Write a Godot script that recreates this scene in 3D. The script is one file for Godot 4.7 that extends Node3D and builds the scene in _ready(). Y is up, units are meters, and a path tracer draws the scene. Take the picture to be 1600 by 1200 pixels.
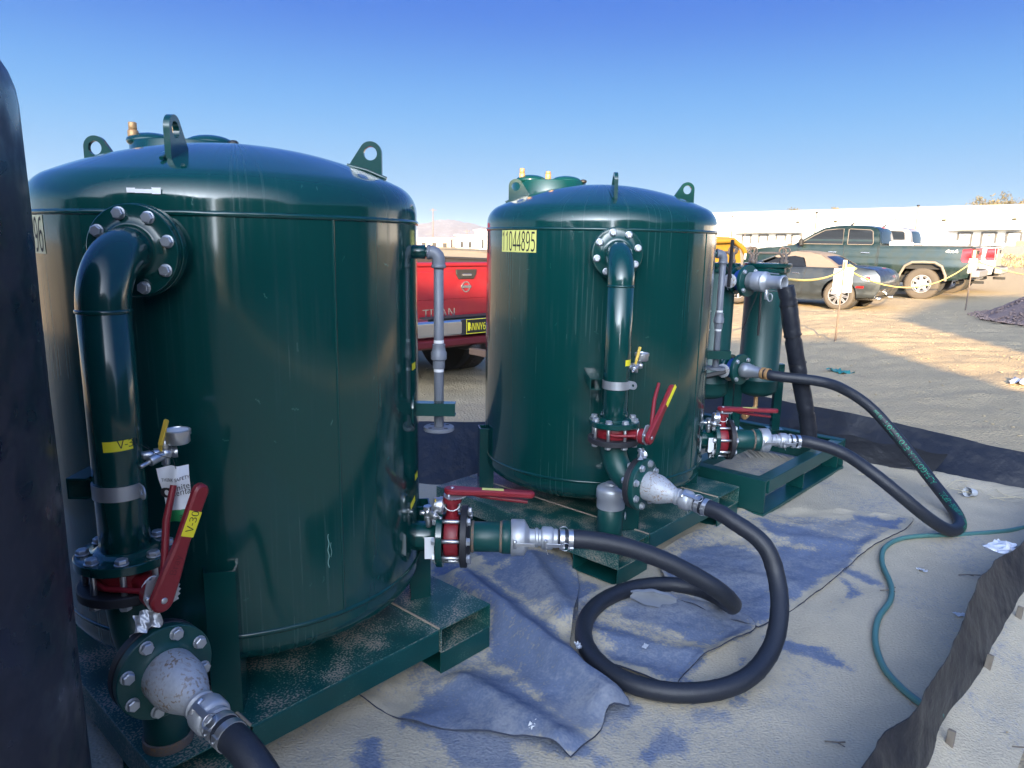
extends Node3D
# A yard of green filter tanks on a sand covered liner, cars and a warehouse behind. Units are metres, y up.

const T1 := Vector3(-0.951, 0, -2.506)
const T2 := Vector3(0.46, 0, -3.945)
var M := {}
var hose_at := {}
var bolt_mesh: ArrayMesh
var small_bolt: ArrayMesh
var rod_mesh: ArrayMesh
var font: Font
var noise := FastNoiseLite.new()
var relief := FastNoiseLite.new()
var rng := RandomNumberGenerator.new()


class MB:
	var v := PackedVector3Array()
	var n := PackedVector3Array()
	var uv := PackedVector2Array()
	var c := PackedColorArray()
	var ix := PackedInt32Array()
	var t := Transform3D()
	var col := Color(1, 1, 1)
	var colored := false

	func add(p: Vector3, nn: Vector3, q := Vector2.ZERO) -> int:
		v.append(t * p)
		n.append((t.basis * nn).normalized())
		uv.append(q)
		c.append(col)
		return v.size() - 1

	func tri(a: int, b: int, d: int) -> void:
		var g := (v[b] - v[a]).cross(v[d] - v[a])
		if g.dot(n[a] + n[b] + n[d]) > 0.0:
			ix.append_array([a, d, b])
		else:
			ix.append_array([a, b, d])

	func quad(a: int, b: int, d: int, e: int) -> void:
		tri(a, b, d)
		tri(a, d, e)

	func face(p: Array, nn := Vector3.ZERO) -> void:
		var m := nn
		if m == Vector3.ZERO:
			m = (p[1] - p[0]).cross(p[2] - p[0]).normalized()
		var k := []
		for q in p:
			k.append(add(q, m, Vector2(q.x + q.z, q.y)))
		for i in range(1, p.size() - 1):
			tri(k[0], k[i], k[i + 1])

	func box(o: Vector3, s: Vector3, bev := 0.0) -> void:
		var h := s * 0.5
		bev = minf(bev, minf(h.x, minf(h.y, h.z)) * 0.9)
		var at := {}
		for sx in [-1, 1]:
			for sy in [-1, 1]:
				for sz in [-1, 1]:
					var cn := Vector3(sx, sy, sz)
					for ax in 3:
						var p := h * cn
						for k in 3:
							if k != ax:
								p[k] -= bev * cn[k]
						var nn := Vector3.ZERO
						nn[ax] = cn[ax]
						at[[sx, sy, sz, ax]] = add(o + p, nn, Vector2(p[(ax + 1) % 3], p[(ax + 2) % 3]))
		for ax in 3:
			var b: int = (ax + 1) % 3
			var d: int = (ax + 2) % 3
			for s1 in [-1, 1]:
				var k := []
				for w in [[-1, -1], [1, -1], [1, 1], [-1, 1]]:
					var e := [0, 0, 0]
					e[ax] = s1
					e[b] = w[0]
					e[d] = w[1]
					k.append(at[[e[0], e[1], e[2], ax]])
				quad(k[0], k[1], k[2], k[3])
			if bev > 0.0:
				for s1 in [-1, 1]:
					for s2 in [-1, 1]:
						var k := []
						for w in [[b, -1], [d, -1], [d, 1], [b, 1]]:
							var e := [0, 0, 0]
							e[b] = s1
							e[d] = s2
							e[ax] = w[1]
							k.append(at[[e[0], e[1], e[2], w[0]]])
						quad(k[0], k[1], k[2], k[3])
		if bev > 0.0:
			for sx in [-1, 1]:
				for sy in [-1, 1]:
					for sz in [-1, 1]:
						tri(at[[sx, sy, sz, 0]], at[[sx, sy, sz, 1]], at[[sx, sy, sz, 2]])

	func beam(a: Vector3, b: Vector3, w: float, h: float, bev := 0.003, up := Vector3.UP) -> void:
		var keep := t
		var z := (b - a).normalized()
		var x := up.cross(z).normalized()
		if x.length() < 0.5:
			x = Vector3.RIGHT
		t = keep * Transform3D(Basis(x, z.cross(x), z), (a + b) * 0.5)
		box(Vector3.ZERO, Vector3(w, h, a.distance_to(b)), bev)
		t = keep

	static func frame(axis: Vector3) -> Basis:
		var y := axis.normalized()
		var x := y.cross(Vector3(0.13, 0.97, 0.2) if absf(y.y) < 0.9 else Vector3(0, 0, 1)).normalized()
		return Basis(x, y, x.cross(y))

	# profile of (radius, height along the axis), turned round the axis
	func lathe(prof: Array, o := Vector3.ZERO, axis := Vector3.UP, seg := 32, soft := 0.8) -> void:
		var keep := t
		if axis == Vector3.UP:
			t = keep * Transform3D(Basis(), o)
		else:
			t = keep * Transform3D(frame(axis), o)
		var m := prof.size()
		var ns := []
		for i in m - 1:
			var d: Vector2 = prof[i + 1] - prof[i]
			ns.append(Vector2(d.y, -d.x).normalized())
		var run := 0.0
		for i in m - 1:
			var na: Vector2 = ns[i]
			var nb: Vector2 = ns[i]
			if i > 0 and ns[i - 1].dot(ns[i]) > soft:
				na = (ns[i - 1] + ns[i]).normalized()
			if i < m - 2 and ns[i + 1].dot(ns[i]) > soft:
				nb = (ns[i + 1] + ns[i]).normalized()
			var first := v.size()
			var a: Vector2 = prof[i]
			var b: Vector2 = prof[i + 1]
			for k in seg + 1:
				var an := TAU * k / seg
				var q := Vector3(sin(an), 0, cos(an))
				add(q * a.x + Vector3(0, a.y, 0), q * na.x + Vector3(0, na.y, 0), Vector2(float(k) / seg, run))
				add(q * b.x + Vector3(0, b.y, 0), q * nb.x + Vector3(0, nb.y, 0), Vector2(float(k) / seg, run + a.distance_to(b)))
			run += a.distance_to(b)
			for k in seg:
				var s := first + k * 2
				quad(s, s + 1, s + 3, s + 2)
		t = keep

	func cyl(a: Vector3, b: Vector3, r0: float, r1 := -1.0, seg := 20, bev := 0.002) -> void:
		if r1 < 0.0:
			r1 = r0
		var l := a.distance_to(b)
		bev = minf(bev, minf(l * 0.3, minf(r0, r1) * 0.5))
		lathe([Vector2(0, 0), Vector2(r0 - bev, 0), Vector2(r0, bev), Vector2(r1, l - bev), Vector2(r1 - bev, l), Vector2(0, l)], a, b - a, seg, 0.6)

	func pipe_shell(a: Vector3, b: Vector3, r: float, ri: float, seg := 24) -> void:
		var l := a.distance_to(b)
		lathe([Vector2(ri, l), Vector2(ri, 0), Vector2(r - 0.001, 0), Vector2(r, 0.001), Vector2(r, l - 0.001), Vector2(r - 0.001, l), Vector2(ri, l)], a, b - a, seg, 0.6)

	func ball(o: Vector3, s: Vector3, seg := 16) -> void:
		var first := v.size()
		var rows := seg / 2
		for i in rows + 1:
			var th := PI * i / rows
			for k in seg + 1:
				var q := Vector3(sin(th) * cos(TAU * k / seg), cos(th), sin(th) * sin(TAU * k / seg))
				add(o + q * s, q / s, Vector2(float(k) / seg, float(i) / rows))
		for i in rows:
			for k in seg:
				var a := first + i * (seg + 1) + k
				quad(a, a + 1, a + seg + 2, a + seg + 1)

	# sweeps a circle along a path; r may be one radius or one per point. Returns the frames.
	func tube(path: PackedVector3Array, r, seg := 16, caps := true, ring = null) -> Array:
		var fr := []
		var m := path.size()
		var up := Vector3.ZERO
		var run := 0.0
		var first := v.size()
		for i in m:
			var d := (path[mini(i + 1, m - 1)] - path[maxi(i - 1, 0)]).normalized()
			if i == 0:
				up = Vector3.UP if absf(d.y) < 0.9 else Vector3.RIGHT
			up = (up - d * up.dot(d)).normalized()
			var side := d.cross(up)
			if i > 0:
				run += path[i].distance_to(path[i - 1])
			fr.append([path[i], d, up, side, run])
			var ri: float = r if r is float else r[i]
			for k in seg + 1:
				var an := TAU * k / seg
				var q := up * cos(an) + side * sin(an)
				var rr := ri
				if ring != null:
					rr = ring.call(ri, run, an)
				add(path[i] + q * rr, q, Vector2(run, float(k) / seg))
		for i in m - 1:
			for k in seg:
				var a := first + i * (seg + 1) + k
				quad(a, a + 1, a + seg + 2, a + seg + 1)
		if caps:
			for e in [0, m - 1]:
				var d: Vector3 = fr[e][1] * (-1.0 if e == 0 else 1.0)
				var mid := add(path[e], d)
				var prev := -1
				var ri: float = r if r is float else r[e]
				for k in seg + 1:
					var an := TAU * k / seg
					var b := add(path[e] + (fr[e][2] * cos(an) + fr[e][3] * sin(an)) * ri, d)
					if k > 0:
						tri(mid, prev, b)
					prev = b
		return fr

	# a flat outline (x, y) with thickness along z, centred on z = 0
	func plate(poly: PackedVector2Array, th: float, bev := 0.0) -> void:
		var inner := poly
		if bev > 0.0:
			var off := Geometry2D.offset_polygon(poly, -bev, Geometry2D.JOIN_MITER)
			if off.size() == 1 and off[0].size() == poly.size():
				var best := 0
				for s in poly.size():
					if off[0][s].distance_to(poly[0]) < off[0][best].distance_to(poly[0]):
						best = s
				inner = PackedVector2Array()
				for s in poly.size():
					inner.append(off[0][(best + s) % poly.size()])
				if Geometry2D.is_polygon_clockwise(inner) != Geometry2D.is_polygon_clockwise(poly):
					inner = poly
					bev = 0.0
			else:
				bev = 0.0
		var ids := Geometry2D.triangulate_polygon(inner)
		for s in [-1.0, 1.0]:
			var k := []
			for p in inner:
				k.append(add(Vector3(p.x, p.y, s * th * 0.5), Vector3(0, 0, s), p))
			for i in range(0, ids.size(), 3):
				tri(k[ids[i]], k[ids[i + 1]], k[ids[i + 2]])
		var m := poly.size()
		var sg := 1.0 if Geometry2D.is_polygon_clockwise(poly) else -1.0
		for i in m:
			var a := poly[i]
			var b := poly[(i + 1) % m]
			var e := b - a
			if e.length() < 1e-6:
				continue
			var nn := Vector3(-e.y, e.x, 0).normalized() * sg
			var z := th * 0.5 - bev
			var k0 := add(Vector3(a.x, a.y, -z), nn)
			var k1 := add(Vector3(b.x, b.y, -z), nn)
			var k2 := add(Vector3(b.x, b.y, z), nn)
			var k3 := add(Vector3(a.x, a.y, z), nn)
			quad(k0, k1, k2, k3)
			if bev > 0.0:
				var ia := inner[i]
				var ib := inner[(i + 1) % m]
				for s in [-1.0, 1.0]:
					var q := (nn + Vector3(0, 0, s)).normalized()
					var w0 := add(Vector3(a.x, a.y, s * z), q)
					var w1 := add(Vector3(b.x, b.y, s * z), q)
					var w2 := add(Vector3(ib.x, ib.y, s * th * 0.5), q)
					var w3 := add(Vector3(ia.x, ia.y, s * th * 0.5), q)
					quad(w0, w1, w2, w3)

	# outline seen from the hole's middle, with a round hole cut through
	func holed(poly: PackedVector2Array, o: Vector2, r: float, th: float, seg := 48) -> void:
		var ring := PackedVector2Array()
		var far := PackedVector2Array()
		for k in seg:
			var d := Vector2.from_angle(TAU * k / seg)
			ring.append(o + d * r)
			var hit := o + d * r * 1.2
			for i in poly.size():
				var x = Geometry2D.segment_intersects_segment(o, o + d * 9.0, poly[i], poly[(i + 1) % poly.size()])
				if x != null:
					hit = x
					break
			far.append(hit)
		for s in [-1.0, 1.0]:
			for k in seg:
				var j := (k + 1) % seg
				face([Vector3(ring[k].x, ring[k].y, s * th / 2), Vector3(far[k].x, far[k].y, s * th / 2), Vector3(far[j].x, far[j].y, s * th / 2), Vector3(ring[j].x, ring[j].y, s * th / 2)], Vector3(0, 0, s))
		for k in seg:
			var j := (k + 1) % seg
			var e := far[j] - far[k]
			face([Vector3(far[k].x, far[k].y, -th / 2), Vector3(far[j].x, far[j].y, -th / 2), Vector3(far[j].x, far[j].y, th / 2), Vector3(far[k].x, far[k].y, th / 2)], Vector3(e.y, -e.x, 0).normalized())
			var m := -Vector2.from_angle(TAU * (k + 0.5) / seg)
			face([Vector3(ring[k].x, ring[k].y, -th / 2), Vector3(ring[j].x, ring[j].y, -th / 2), Vector3(ring[j].x, ring[j].y, th / 2), Vector3(ring[k].x, ring[k].y, th / 2)], Vector3(m.x, m.y, 0))

	# rows of points, smooth
	func grid(rows: Array, uvs = null) -> void:
		var h := rows.size()
		var w: int = rows[0].size()
		var first := v.size()
		for i in h:
			for j in w:
				var dx: Vector3 = rows[i][mini(j + 1, w - 1)] - rows[i][maxi(j - 1, 0)]
				var dy: Vector3 = rows[mini(i + 1, h - 1)][j] - rows[maxi(i - 1, 0)][j]
				var nn := dy.cross(dx)
				add(rows[i][j], nn.normalized() if nn.length() > 1e-12 else Vector3.UP, uvs[i][j] if uvs != null else Vector2(float(j) / w, float(i) / h))
		for i in h - 1:
			for j in w - 1:
				var a := first + i * w + j
				quad(a, a + 1, a + w + 1, a + w)

	func mesh() -> ArrayMesh:
		var a := []
		a.resize(Mesh.ARRAY_MAX)
		a[Mesh.ARRAY_VERTEX] = v
		a[Mesh.ARRAY_NORMAL] = n
		a[Mesh.ARRAY_TEX_UV] = uv
		if colored:
			a[Mesh.ARRAY_COLOR] = c
		a[Mesh.ARRAY_INDEX] = ix
		var m := ArrayMesh.new()
		m.add_surface_from_arrays(Mesh.PRIMITIVE_TRIANGLES, a)
		return m


# ---------------------------------------------------------------- naming and materials
func thing(called: String, label: String, category: String, at := Vector3.ZERO, turn := 0.0, group := "") -> Node3D:
	var o := Node3D.new()
	o.name = called
	add_child(o, true)
	o.position = at
	o.rotation.y = turn
	tag(o, label, category, group)
	return o


func tag(o: Node, label: String, category: String, group := "") -> void:
	o.set_meta("label", label)
	o.set_meta("category", category)
	if group:
		o.set_meta("group", group)


func part(called: String, b: MB, m: Material, parent: Node) -> MeshInstance3D:
	return inst(called, b.mesh(), m, parent)


func inst(called: String, mesh: Mesh, m: Material, parent: Node, xf := Transform3D()) -> MeshInstance3D:
	var o := MeshInstance3D.new()
	o.name = called
	o.mesh = mesh
	o.material_override = m
	o.transform = xf
	parent.add_child(o, true)
	return o


func single(called: String, b: MB, m: Material, label: String, category: String, group := "") -> MeshInstance3D:
	var o := part(called, b, m, self)
	tag(o, label, category, group)
	return o


func struct(called: String, b: MB, m: Material) -> MeshInstance3D:
	var o := part(called, b, m, self)
	o.set_meta("kind", "structure")
	return o


func mat(c: Color, rough := 0.6, metal := 0.0, spec := 0.5) -> StandardMaterial3D:
	var m := StandardMaterial3D.new()
	m.albedo_color = c.linear_to_srgb()
	m.roughness = rough
	m.metallic = metal
	m.metallic_specular = spec
	return m


func fbm(sd: int, freq: float, oct := 4) -> FastNoiseLite:
	var f := FastNoiseLite.new()
	f.noise_type = FastNoiseLite.TYPE_SIMPLEX_SMOOTH
	f.seed = sd
	f.frequency = freq
	f.fractal_octaves = oct
	return f


func nbytes(sd: int, freq: float, w: int, h: int, oct := 4) -> PackedByteArray:
	var im := fbm(sd, freq, oct).get_seamless_image(w, h)
	im.convert(Image.FORMAT_L8)
	return im.get_data()


func gray_tex(data: PackedByteArray, w: int, h: int) -> ImageTexture:
	var im := Image.create_from_data(w, h, false, Image.FORMAT_L8, data)
	return ImageTexture.create_from_image(im)


func s8(x: float) -> int:
	return int(clampf(Color(x, x, x).linear_to_srgb().r, 0.0, 1.0) * 255.0)


# a palette of 256 steps from one linear colour to another, as sRGB bytes
func ramp(a: Color, b: Color) -> Array:
	var out := []
	for i in 256:
		var q := a.lerp(b, i / 255.0)
		out.append([s8(q.r), s8(q.g), s8(q.b)])
	return out


# mottled texture: base colour a to b over noise, with specks of c where a finer noise passes a coarse mask
func mottle(w: int, a: Color, b: Color, c: Color, cut: float, sd: int, f1: float, f2: float, soft := 40.0) -> ImageTexture:
	var n1 := nbytes(sd, f1, w, w, 4)
	var n2 := nbytes(sd + 7, f2, w, w, 5)
	var pal := ramp(a, b)
	var cc := [s8(c.r), s8(c.g), s8(c.b)]
	var out := PackedByteArray()
	out.resize(w * w * 3)
	for i in w * w:
		var k: int = n2[i]
		var g: float = clampf((n2[i] * 0.6 + n1[i] * 0.4 - cut) / soft, 0.0, 1.0)
		var p: Array = pal[(n1[i] + k) >> 1]
		out[i * 3] = int(lerpf(p[0], cc[0], g))
		out[i * 3 + 1] = int(lerpf(p[1], cc[1], g))
		out[i * 3 + 2] = int(lerpf(p[2], cc[2], g))
	return ImageTexture.create_from_image(Image.create_from_data(w, w, false, Image.FORMAT_RGB8, out))


func bump(sd: int, freq: float, w: int, strength: float, oct := 5) -> ImageTexture:
	var im := fbm(sd, freq, oct).get_seamless_image(w, w)
	im.convert(Image.FORMAT_RGBA8)
	im.bump_map_to_normal_map(strength)
	return ImageTexture.create_from_image(im)


func tri_map(m: StandardMaterial3D, scale: float, world := true) -> StandardMaterial3D:
	m.uv1_triplanar = true
	m.uv1_world_triplanar = world
	m.uv1_scale = Vector3.ONE * scale
	return m


func ss(a: float, b: float, x: float) -> float:
	return smoothstep(a, b, x)


# ---------------------------------------------------------------- lettering
# str as filled letters; where(x, y) gives [point, normal] with x, y in metres from the middle of the text
func letters(b: MB, txt: String, height: float, where: Callable, squeeze := 1.0) -> void:
	var tm := TextMesh.new()
	tm.font = font
	tm.text = txt
	tm.font_size = 64
	tm.pixel_size = height / 46.0
	tm.depth = 0.0
	tm.curve_step = 1.0
	var a := tm.surface_get_arrays(0)
	var vs: PackedVector3Array = a[Mesh.ARRAY_VERTEX]
	var ids: PackedInt32Array = a[Mesh.ARRAY_INDEX]
	var box := tm.get_aabb()
	var mid := box.get_center()
	var first := b.v.size()
	for p in vs:
		var w: Array = where.call((p.x - mid.x) * squeeze, p.y - mid.y)
		b.add(w[0], w[1])
	if ids.size():
		for i in range(0, ids.size(), 3):
			b.tri(first + ids[i], first + ids[i + 1], first + ids[i + 2])
	else:
		for i in range(0, vs.size(), 3):
			b.tri(first + i, first + i + 1, first + i + 2)


func flat_at(o: Vector3, right: Vector3, up: Vector3) -> Callable:
	var nn := right.cross(up).normalized()
	return func(x: float, y: float) -> Array: return [o + right * x + up * y, nn]


# on a cylinder round a vertical axis through o, at angle an (from +z towards +x)
func round_at(o: Vector3, r: float, an: float, y0: float, slant := 0.0) -> Callable:
	return func(x: float, y: float) -> Array:
		var q := an + (x * cos(slant) - y * sin(slant)) / r
		var d := Vector3(sin(q), 0, cos(q))
		return [o + d * r + Vector3(0, y0 + y * cos(slant) + x * sin(slant), 0), d]


# a decal strip bent on a vertical cylinder
func bent_strip(b: MB, o: Vector3, r: float, an: float, y0: float, w: float, h: float, slant := 0.0) -> void:
	var at := round_at(o, r, an, y0, slant)
	var k := []
	for i in 2:
		for j in 13:
			var q: Array = at.call(w * (j / 12.0 - 0.5), h * (i - 0.5))
			k.append(b.add(q[0], q[1], Vector2(j / 12.0, i)))
	for j in 12:
		b.quad(k[j], k[j + 1], k[j + 14], k[j + 13])


func curve_path(pts: Array, step := 0.02) -> PackedVector3Array:
	var cv := Curve3D.new()
	cv.bake_interval = step
	for i in pts.size():
		var d: Vector3 = (pts[mini(i + 1, pts.size() - 1)] - pts[maxi(i - 1, 0)])
		var lin: float = pts[i].distance_to(pts[maxi(i - 1, 0)])
		var lout: float = pts[i].distance_to(pts[mini(i + 1, pts.size() - 1)])
		var q := d.normalized()
		cv.add_point(pts[i], -q * lin * 0.34, q * lout * 0.34)
	return cv.get_baked_points()


func arc(o: Vector3, from: Vector3, to: Vector3, r: float, steps := 10) -> PackedVector3Array:
	# a quarter bend: leaves o along -to... runs from o + from * r to o + to * r round the centre o
	var out := PackedVector3Array()
	for i in steps + 1:
		var a := PI * 0.5 * i / steps
		out.append(o + (from * cos(a) + to * sin(a)) * r)
	return out


func ground_y(x: float, z: float) -> float:
	var y := 0.26 * ss(2.6, 6.5, x) * ss(-3.5, -7.0, z) + 0.0185 * maxf(0.0, x - 7.0)
	if x < 0.0:
		y -= 0.012 * maxf(0.0, -z - 40.0) * 0.0
	return y


func _ready() -> void:
	font = SystemFont.new()
	font.font_names = PackedStringArray(["Droid Sans"])
	rng.seed = 11
	noise = fbm(3, 1.0, 4)
	relief = fbm(9, 0.9, 5)
	# ---- camera
	var cam := Camera3D.new()
	cam.name = "camera"
	cam.fov = 56.58
	cam.near = 0.05
	cam.far = 16000.0
	cam.transform = Transform3D(Basis(Vector3(0.99983033, 0.01807252, -0.00356165), Vector3(-0.01842013, 0.98096215, -0.19332347), Vector3(0.0, 0.19335627, 0.98112861)), Vector3(0, 1.555, 0))
	add_child(cam)
	cam.current = true
	# ---- sky, sun, exposure
	var towards := Vector3(-0.13, 0.231, 0.99).normalized()
	var sky_m := PanoramaSkyMaterial.new()
	sky_m.panorama = clear_sky(towards)
	sky_m.energy_multiplier = 1.0
	var env := Environment.new()
	env.background_mode = Environment.BG_SKY
	env.sky = Sky.new()
	env.sky.sky_material = sky_m
	env.tonemap_mode = Environment.TONE_MAPPER_LINEAR
	env.tonemap_exposure = 4.1
	env.sdfgi_enabled = true
	env.ssao_enabled = true
	env.ssil_enabled = true
	env.fog_enabled = true
	env.fog_density = 0.00005
	env.fog_light_color = Color(0.72, 0.78, 0.86)
	var we := WorldEnvironment.new()
	we.name = "world"
	we.environment = env
	add_child(we)
	var sun := DirectionalLight3D.new()
	sun.name = "sun"
	sun.light_color = Color(1.0, 0.70, 0.35).linear_to_srgb()
	sun.light_energy = 1.45
	sun.light_angular_distance = 0.5
	sun.shadow_enabled = true
	sun.basis = Basis.looking_at(-towards, Vector3.UP)
	add_child(sun)
	materials()
	setting()
	yard_floor()
	make_tank(1)
	make_tank(2)
	filter_skid()
	hoses()
	vehicles()
	fence_line()
	background()
	litter()


# a clear evening sky: blue gradient, brighter round the sun (the CIE clear sky's indicatrix)
func clear_sky(sun: Vector3) -> ImageTexture:
	var w := 512
	var h := 256
	var im := Image.create(w, h, false, Image.FORMAT_RGBF)
	var air := Gradient.new()
	air.offsets = PackedFloat32Array([0.0, 0.05, 0.109, 0.185, 0.32, 1.0])
	air.colors = PackedColorArray([Color(0.118, 0.168, 0.206), Color(0.078, 0.140, 0.212), Color(0.042, 0.108, 0.214), Color(0.016, 0.054, 0.188), Color(0.016, 0.054, 0.187), Color(0.020, 0.062, 0.200)])
	air.interpolation_mode = Gradient.GRADIENT_INTERPOLATE_CUBIC
	for y in h:
		var th := PI * (y + 0.5) / h
		for x in w:
			var ph := TAU * (x + 0.5) / w
			var d := Vector3(sin(ph) * sin(th), cos(th), -cos(ph) * sin(th))
			var e := maxf(0.0, asin(d.y) / (PI / 2))
			var c := air.sample(e)
			var g := acos(clampf(d.dot(sun), -1.0, 1.0))
			var f := 10.0 * (exp(-3.0 * g) - exp(-1.5 * PI)) + 0.45 * pow(cos(g), 2.0)
			var grad := 1.0 - exp(-0.32 / maxf(0.02, d.y))
			var add := 1.45 * grad * maxf(0.0, f - 0.35) if d.y > -0.05 else 0.0
			c += Color(0.82, 0.90, 1.0) * add
			if d.y < 0.0:
				c = c.lerp(Color(0.2, 0.17, 0.14), ss(0.0, -0.06, d.y))
			im.set_pixel(x, y, c)
	return ImageTexture.create_from_image(im)


func materials() -> void:
	var green := Color(0.0025, 0.041, 0.038)
	M.green = mat(green, 0.2)
	M.green_dull = mat(green * 1.25, 0.42)
	M.shell1 = shell_material(21, green)
	M.shell2 = shell_material(22, green)
	for g in [M.green, M.shell1, M.shell2]:
		g.clearcoat_enabled = true
		g.clearcoat = 0.55
		g.clearcoat_roughness = 0.09
		g.metallic_specular = 0.42
	M.deck = mat(Color.WHITE, 0.42)
	M.deck.albedo_texture = mottle(1024, green * 1.2, green * 2.4, Color(0.32, 0.27, 0.21), 133.0, 31, 0.006, 0.11, 34.0)
	tri_map(M.deck, 0.9)
	M.lip = mat(Color.WHITE, 0.3)
	M.lip.albedo_texture = mottle(512, green, green * 1.7, Color(0.22, 0.2, 0.16), 176.0, 33, 0.012, 0.2, 60.0)
	tri_map(M.lip, 1.3)
	M.steel = mat(Color(0.55, 0.56, 0.58), 0.34, 0.9)
	M.zinc = mat(Color(0.48, 0.50, 0.53), 0.42, 0.75)
	M.galv = mat(Color.WHITE, 0.55, 0.25)
	M.galv.albedo_texture = mottle(512, Color(0.30, 0.32, 0.35), Color(0.56, 0.58, 0.61), Color(0.20, 0.12, 0.06), 150.0, 41, 0.012, 0.05, 30.0)
	tri_map(M.galv, 3.0)
	M.alu = mat(Color(0.42, 0.44, 0.47), 0.46, 0.55)
	M.rust = mat(Color.WHITE, 0.8)
	M.rust.albedo_texture = mottle(256, Color(0.10, 0.085, 0.075), Color(0.2, 0.16, 0.13), Color(0.25, 0.13, 0.06), 150.0, 47, 0.02, 0.08)
	tri_map(M.rust, 4.0)
	M.dust = mat(Color(0.3, 0.255, 0.2), 0.95)
	M.gasket = mat(Color(0.018, 0.019, 0.024), 0.55)
	M.red = mat(Color(0.20, 0.012, 0.02), 0.42)
	M.red_dark = mat(Color(0.12, 0.010, 0.015), 0.5)
	M.yellow = mat(Color(0.78, 0.68, 0.03), 0.45)
	M.label_pale = mat(Color(0.66, 0.64, 0.18), 0.4)
	M.yellow_grip = mat(Color(0.62, 0.42, 0.05), 0.5)
	M.black = mat(Color(0.012, 0.012, 0.013), 0.5)
	M.ink = mat(Color(0.01, 0.01, 0.012), 0.6)
	M.white = mat(Color(0.78, 0.78, 0.77), 0.6)
	M.paper = mat(Color(0.72, 0.73, 0.75), 0.7)
	M.tag_green = mat(Color(0.02, 0.25, 0.08), 0.6)
	M.tape = mat(Color(0.7, 0.7, 0.72), 0.5)
	M.pvc = mat(Color(0.15, 0.165, 0.195), 0.42)
	M.brass = mat(Color(0.52, 0.30, 0.13), 0.5, 0.4)
	M.blue_valve = mat(Color(0.02, 0.06, 0.26), 0.4)
	M.hose = mat(Color(0.014, 0.017, 0.026), 0.5)
	M.hose.albedo_color = Color.WHITE
	M.hose.albedo_texture = mottle(256, Color(0.011, 0.014, 0.022), Color(0.019, 0.023, 0.033), Color(0.075, 0.075, 0.08), 172.0, 53, 0.02, 0.1, 70.0)
	M.hose.normal_enabled = true
	M.hose.normal_texture = bump(51, 0.08, 256, 3.0)
	M.hose.normal_scale = 0.4
	tri_map(M.hose, 9.0)
	M.hose_print = mat(Color(0.02, 0.30, 0.17), 0.6)
	M.hose_dust = mat(Color(0.16, 0.17, 0.19), 0.85)
	M.poly = mat(Color(0.008, 0.012, 0.028), 0.34)
	M.poly.roughness_texture = gray_tex(rough_bytes(nbytes(6, 0.02, 256, 256, 5), 0.25, 0.55), 256, 256)
	M.poly.roughness = 1.0
	tri_map(M.poly, 1.5)
	M.liner = mat(Color.WHITE, 0.42)
	M.liner.albedo_texture = mottle(512, Color(0.008, 0.010, 0.016), Color(0.018, 0.021, 0.030), Color(0.12, 0.115, 0.11), 196.0, 61, 0.01, 0.09, 70.0)
	M.liner.normal_enabled = true
	M.liner.normal_texture = bump(62, 0.012, 512, 7.0)
	M.liner.normal_scale = 0.8
	tri_map(M.liner, 1.1)
	M.glass = mat(Color(0.015, 0.018, 0.02), 0.04)
	M.tire = mat(Color(0.022, 0.021, 0.020), 0.85)
	M.tire_dusty = mat(Color(0.085, 0.072, 0.058), 0.9)
	M.rim = mat(Color(0.52, 0.52, 0.53), 0.32, 0.7)
	M.chrome = mat(Color(0.62, 0.62, 0.63), 0.16, 0.95)
	M.dark = mat(Color(0.02, 0.02, 0.021), 0.7)
	M.lens = mat(Color(0.35, 0.008, 0.01), 0.12)
	M.clear_lens = mat(Color(0.6, 0.58, 0.56), 0.12)


func rough_bytes(src: PackedByteArray, a: float, b: float) -> PackedByteArray:
	var out := PackedByteArray()
	out.resize(src.size())
	for i in src.size():
		out[i] = int(lerpf(a, b, ss(70, 190, src[i])) * 255.0)
	return out


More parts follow.
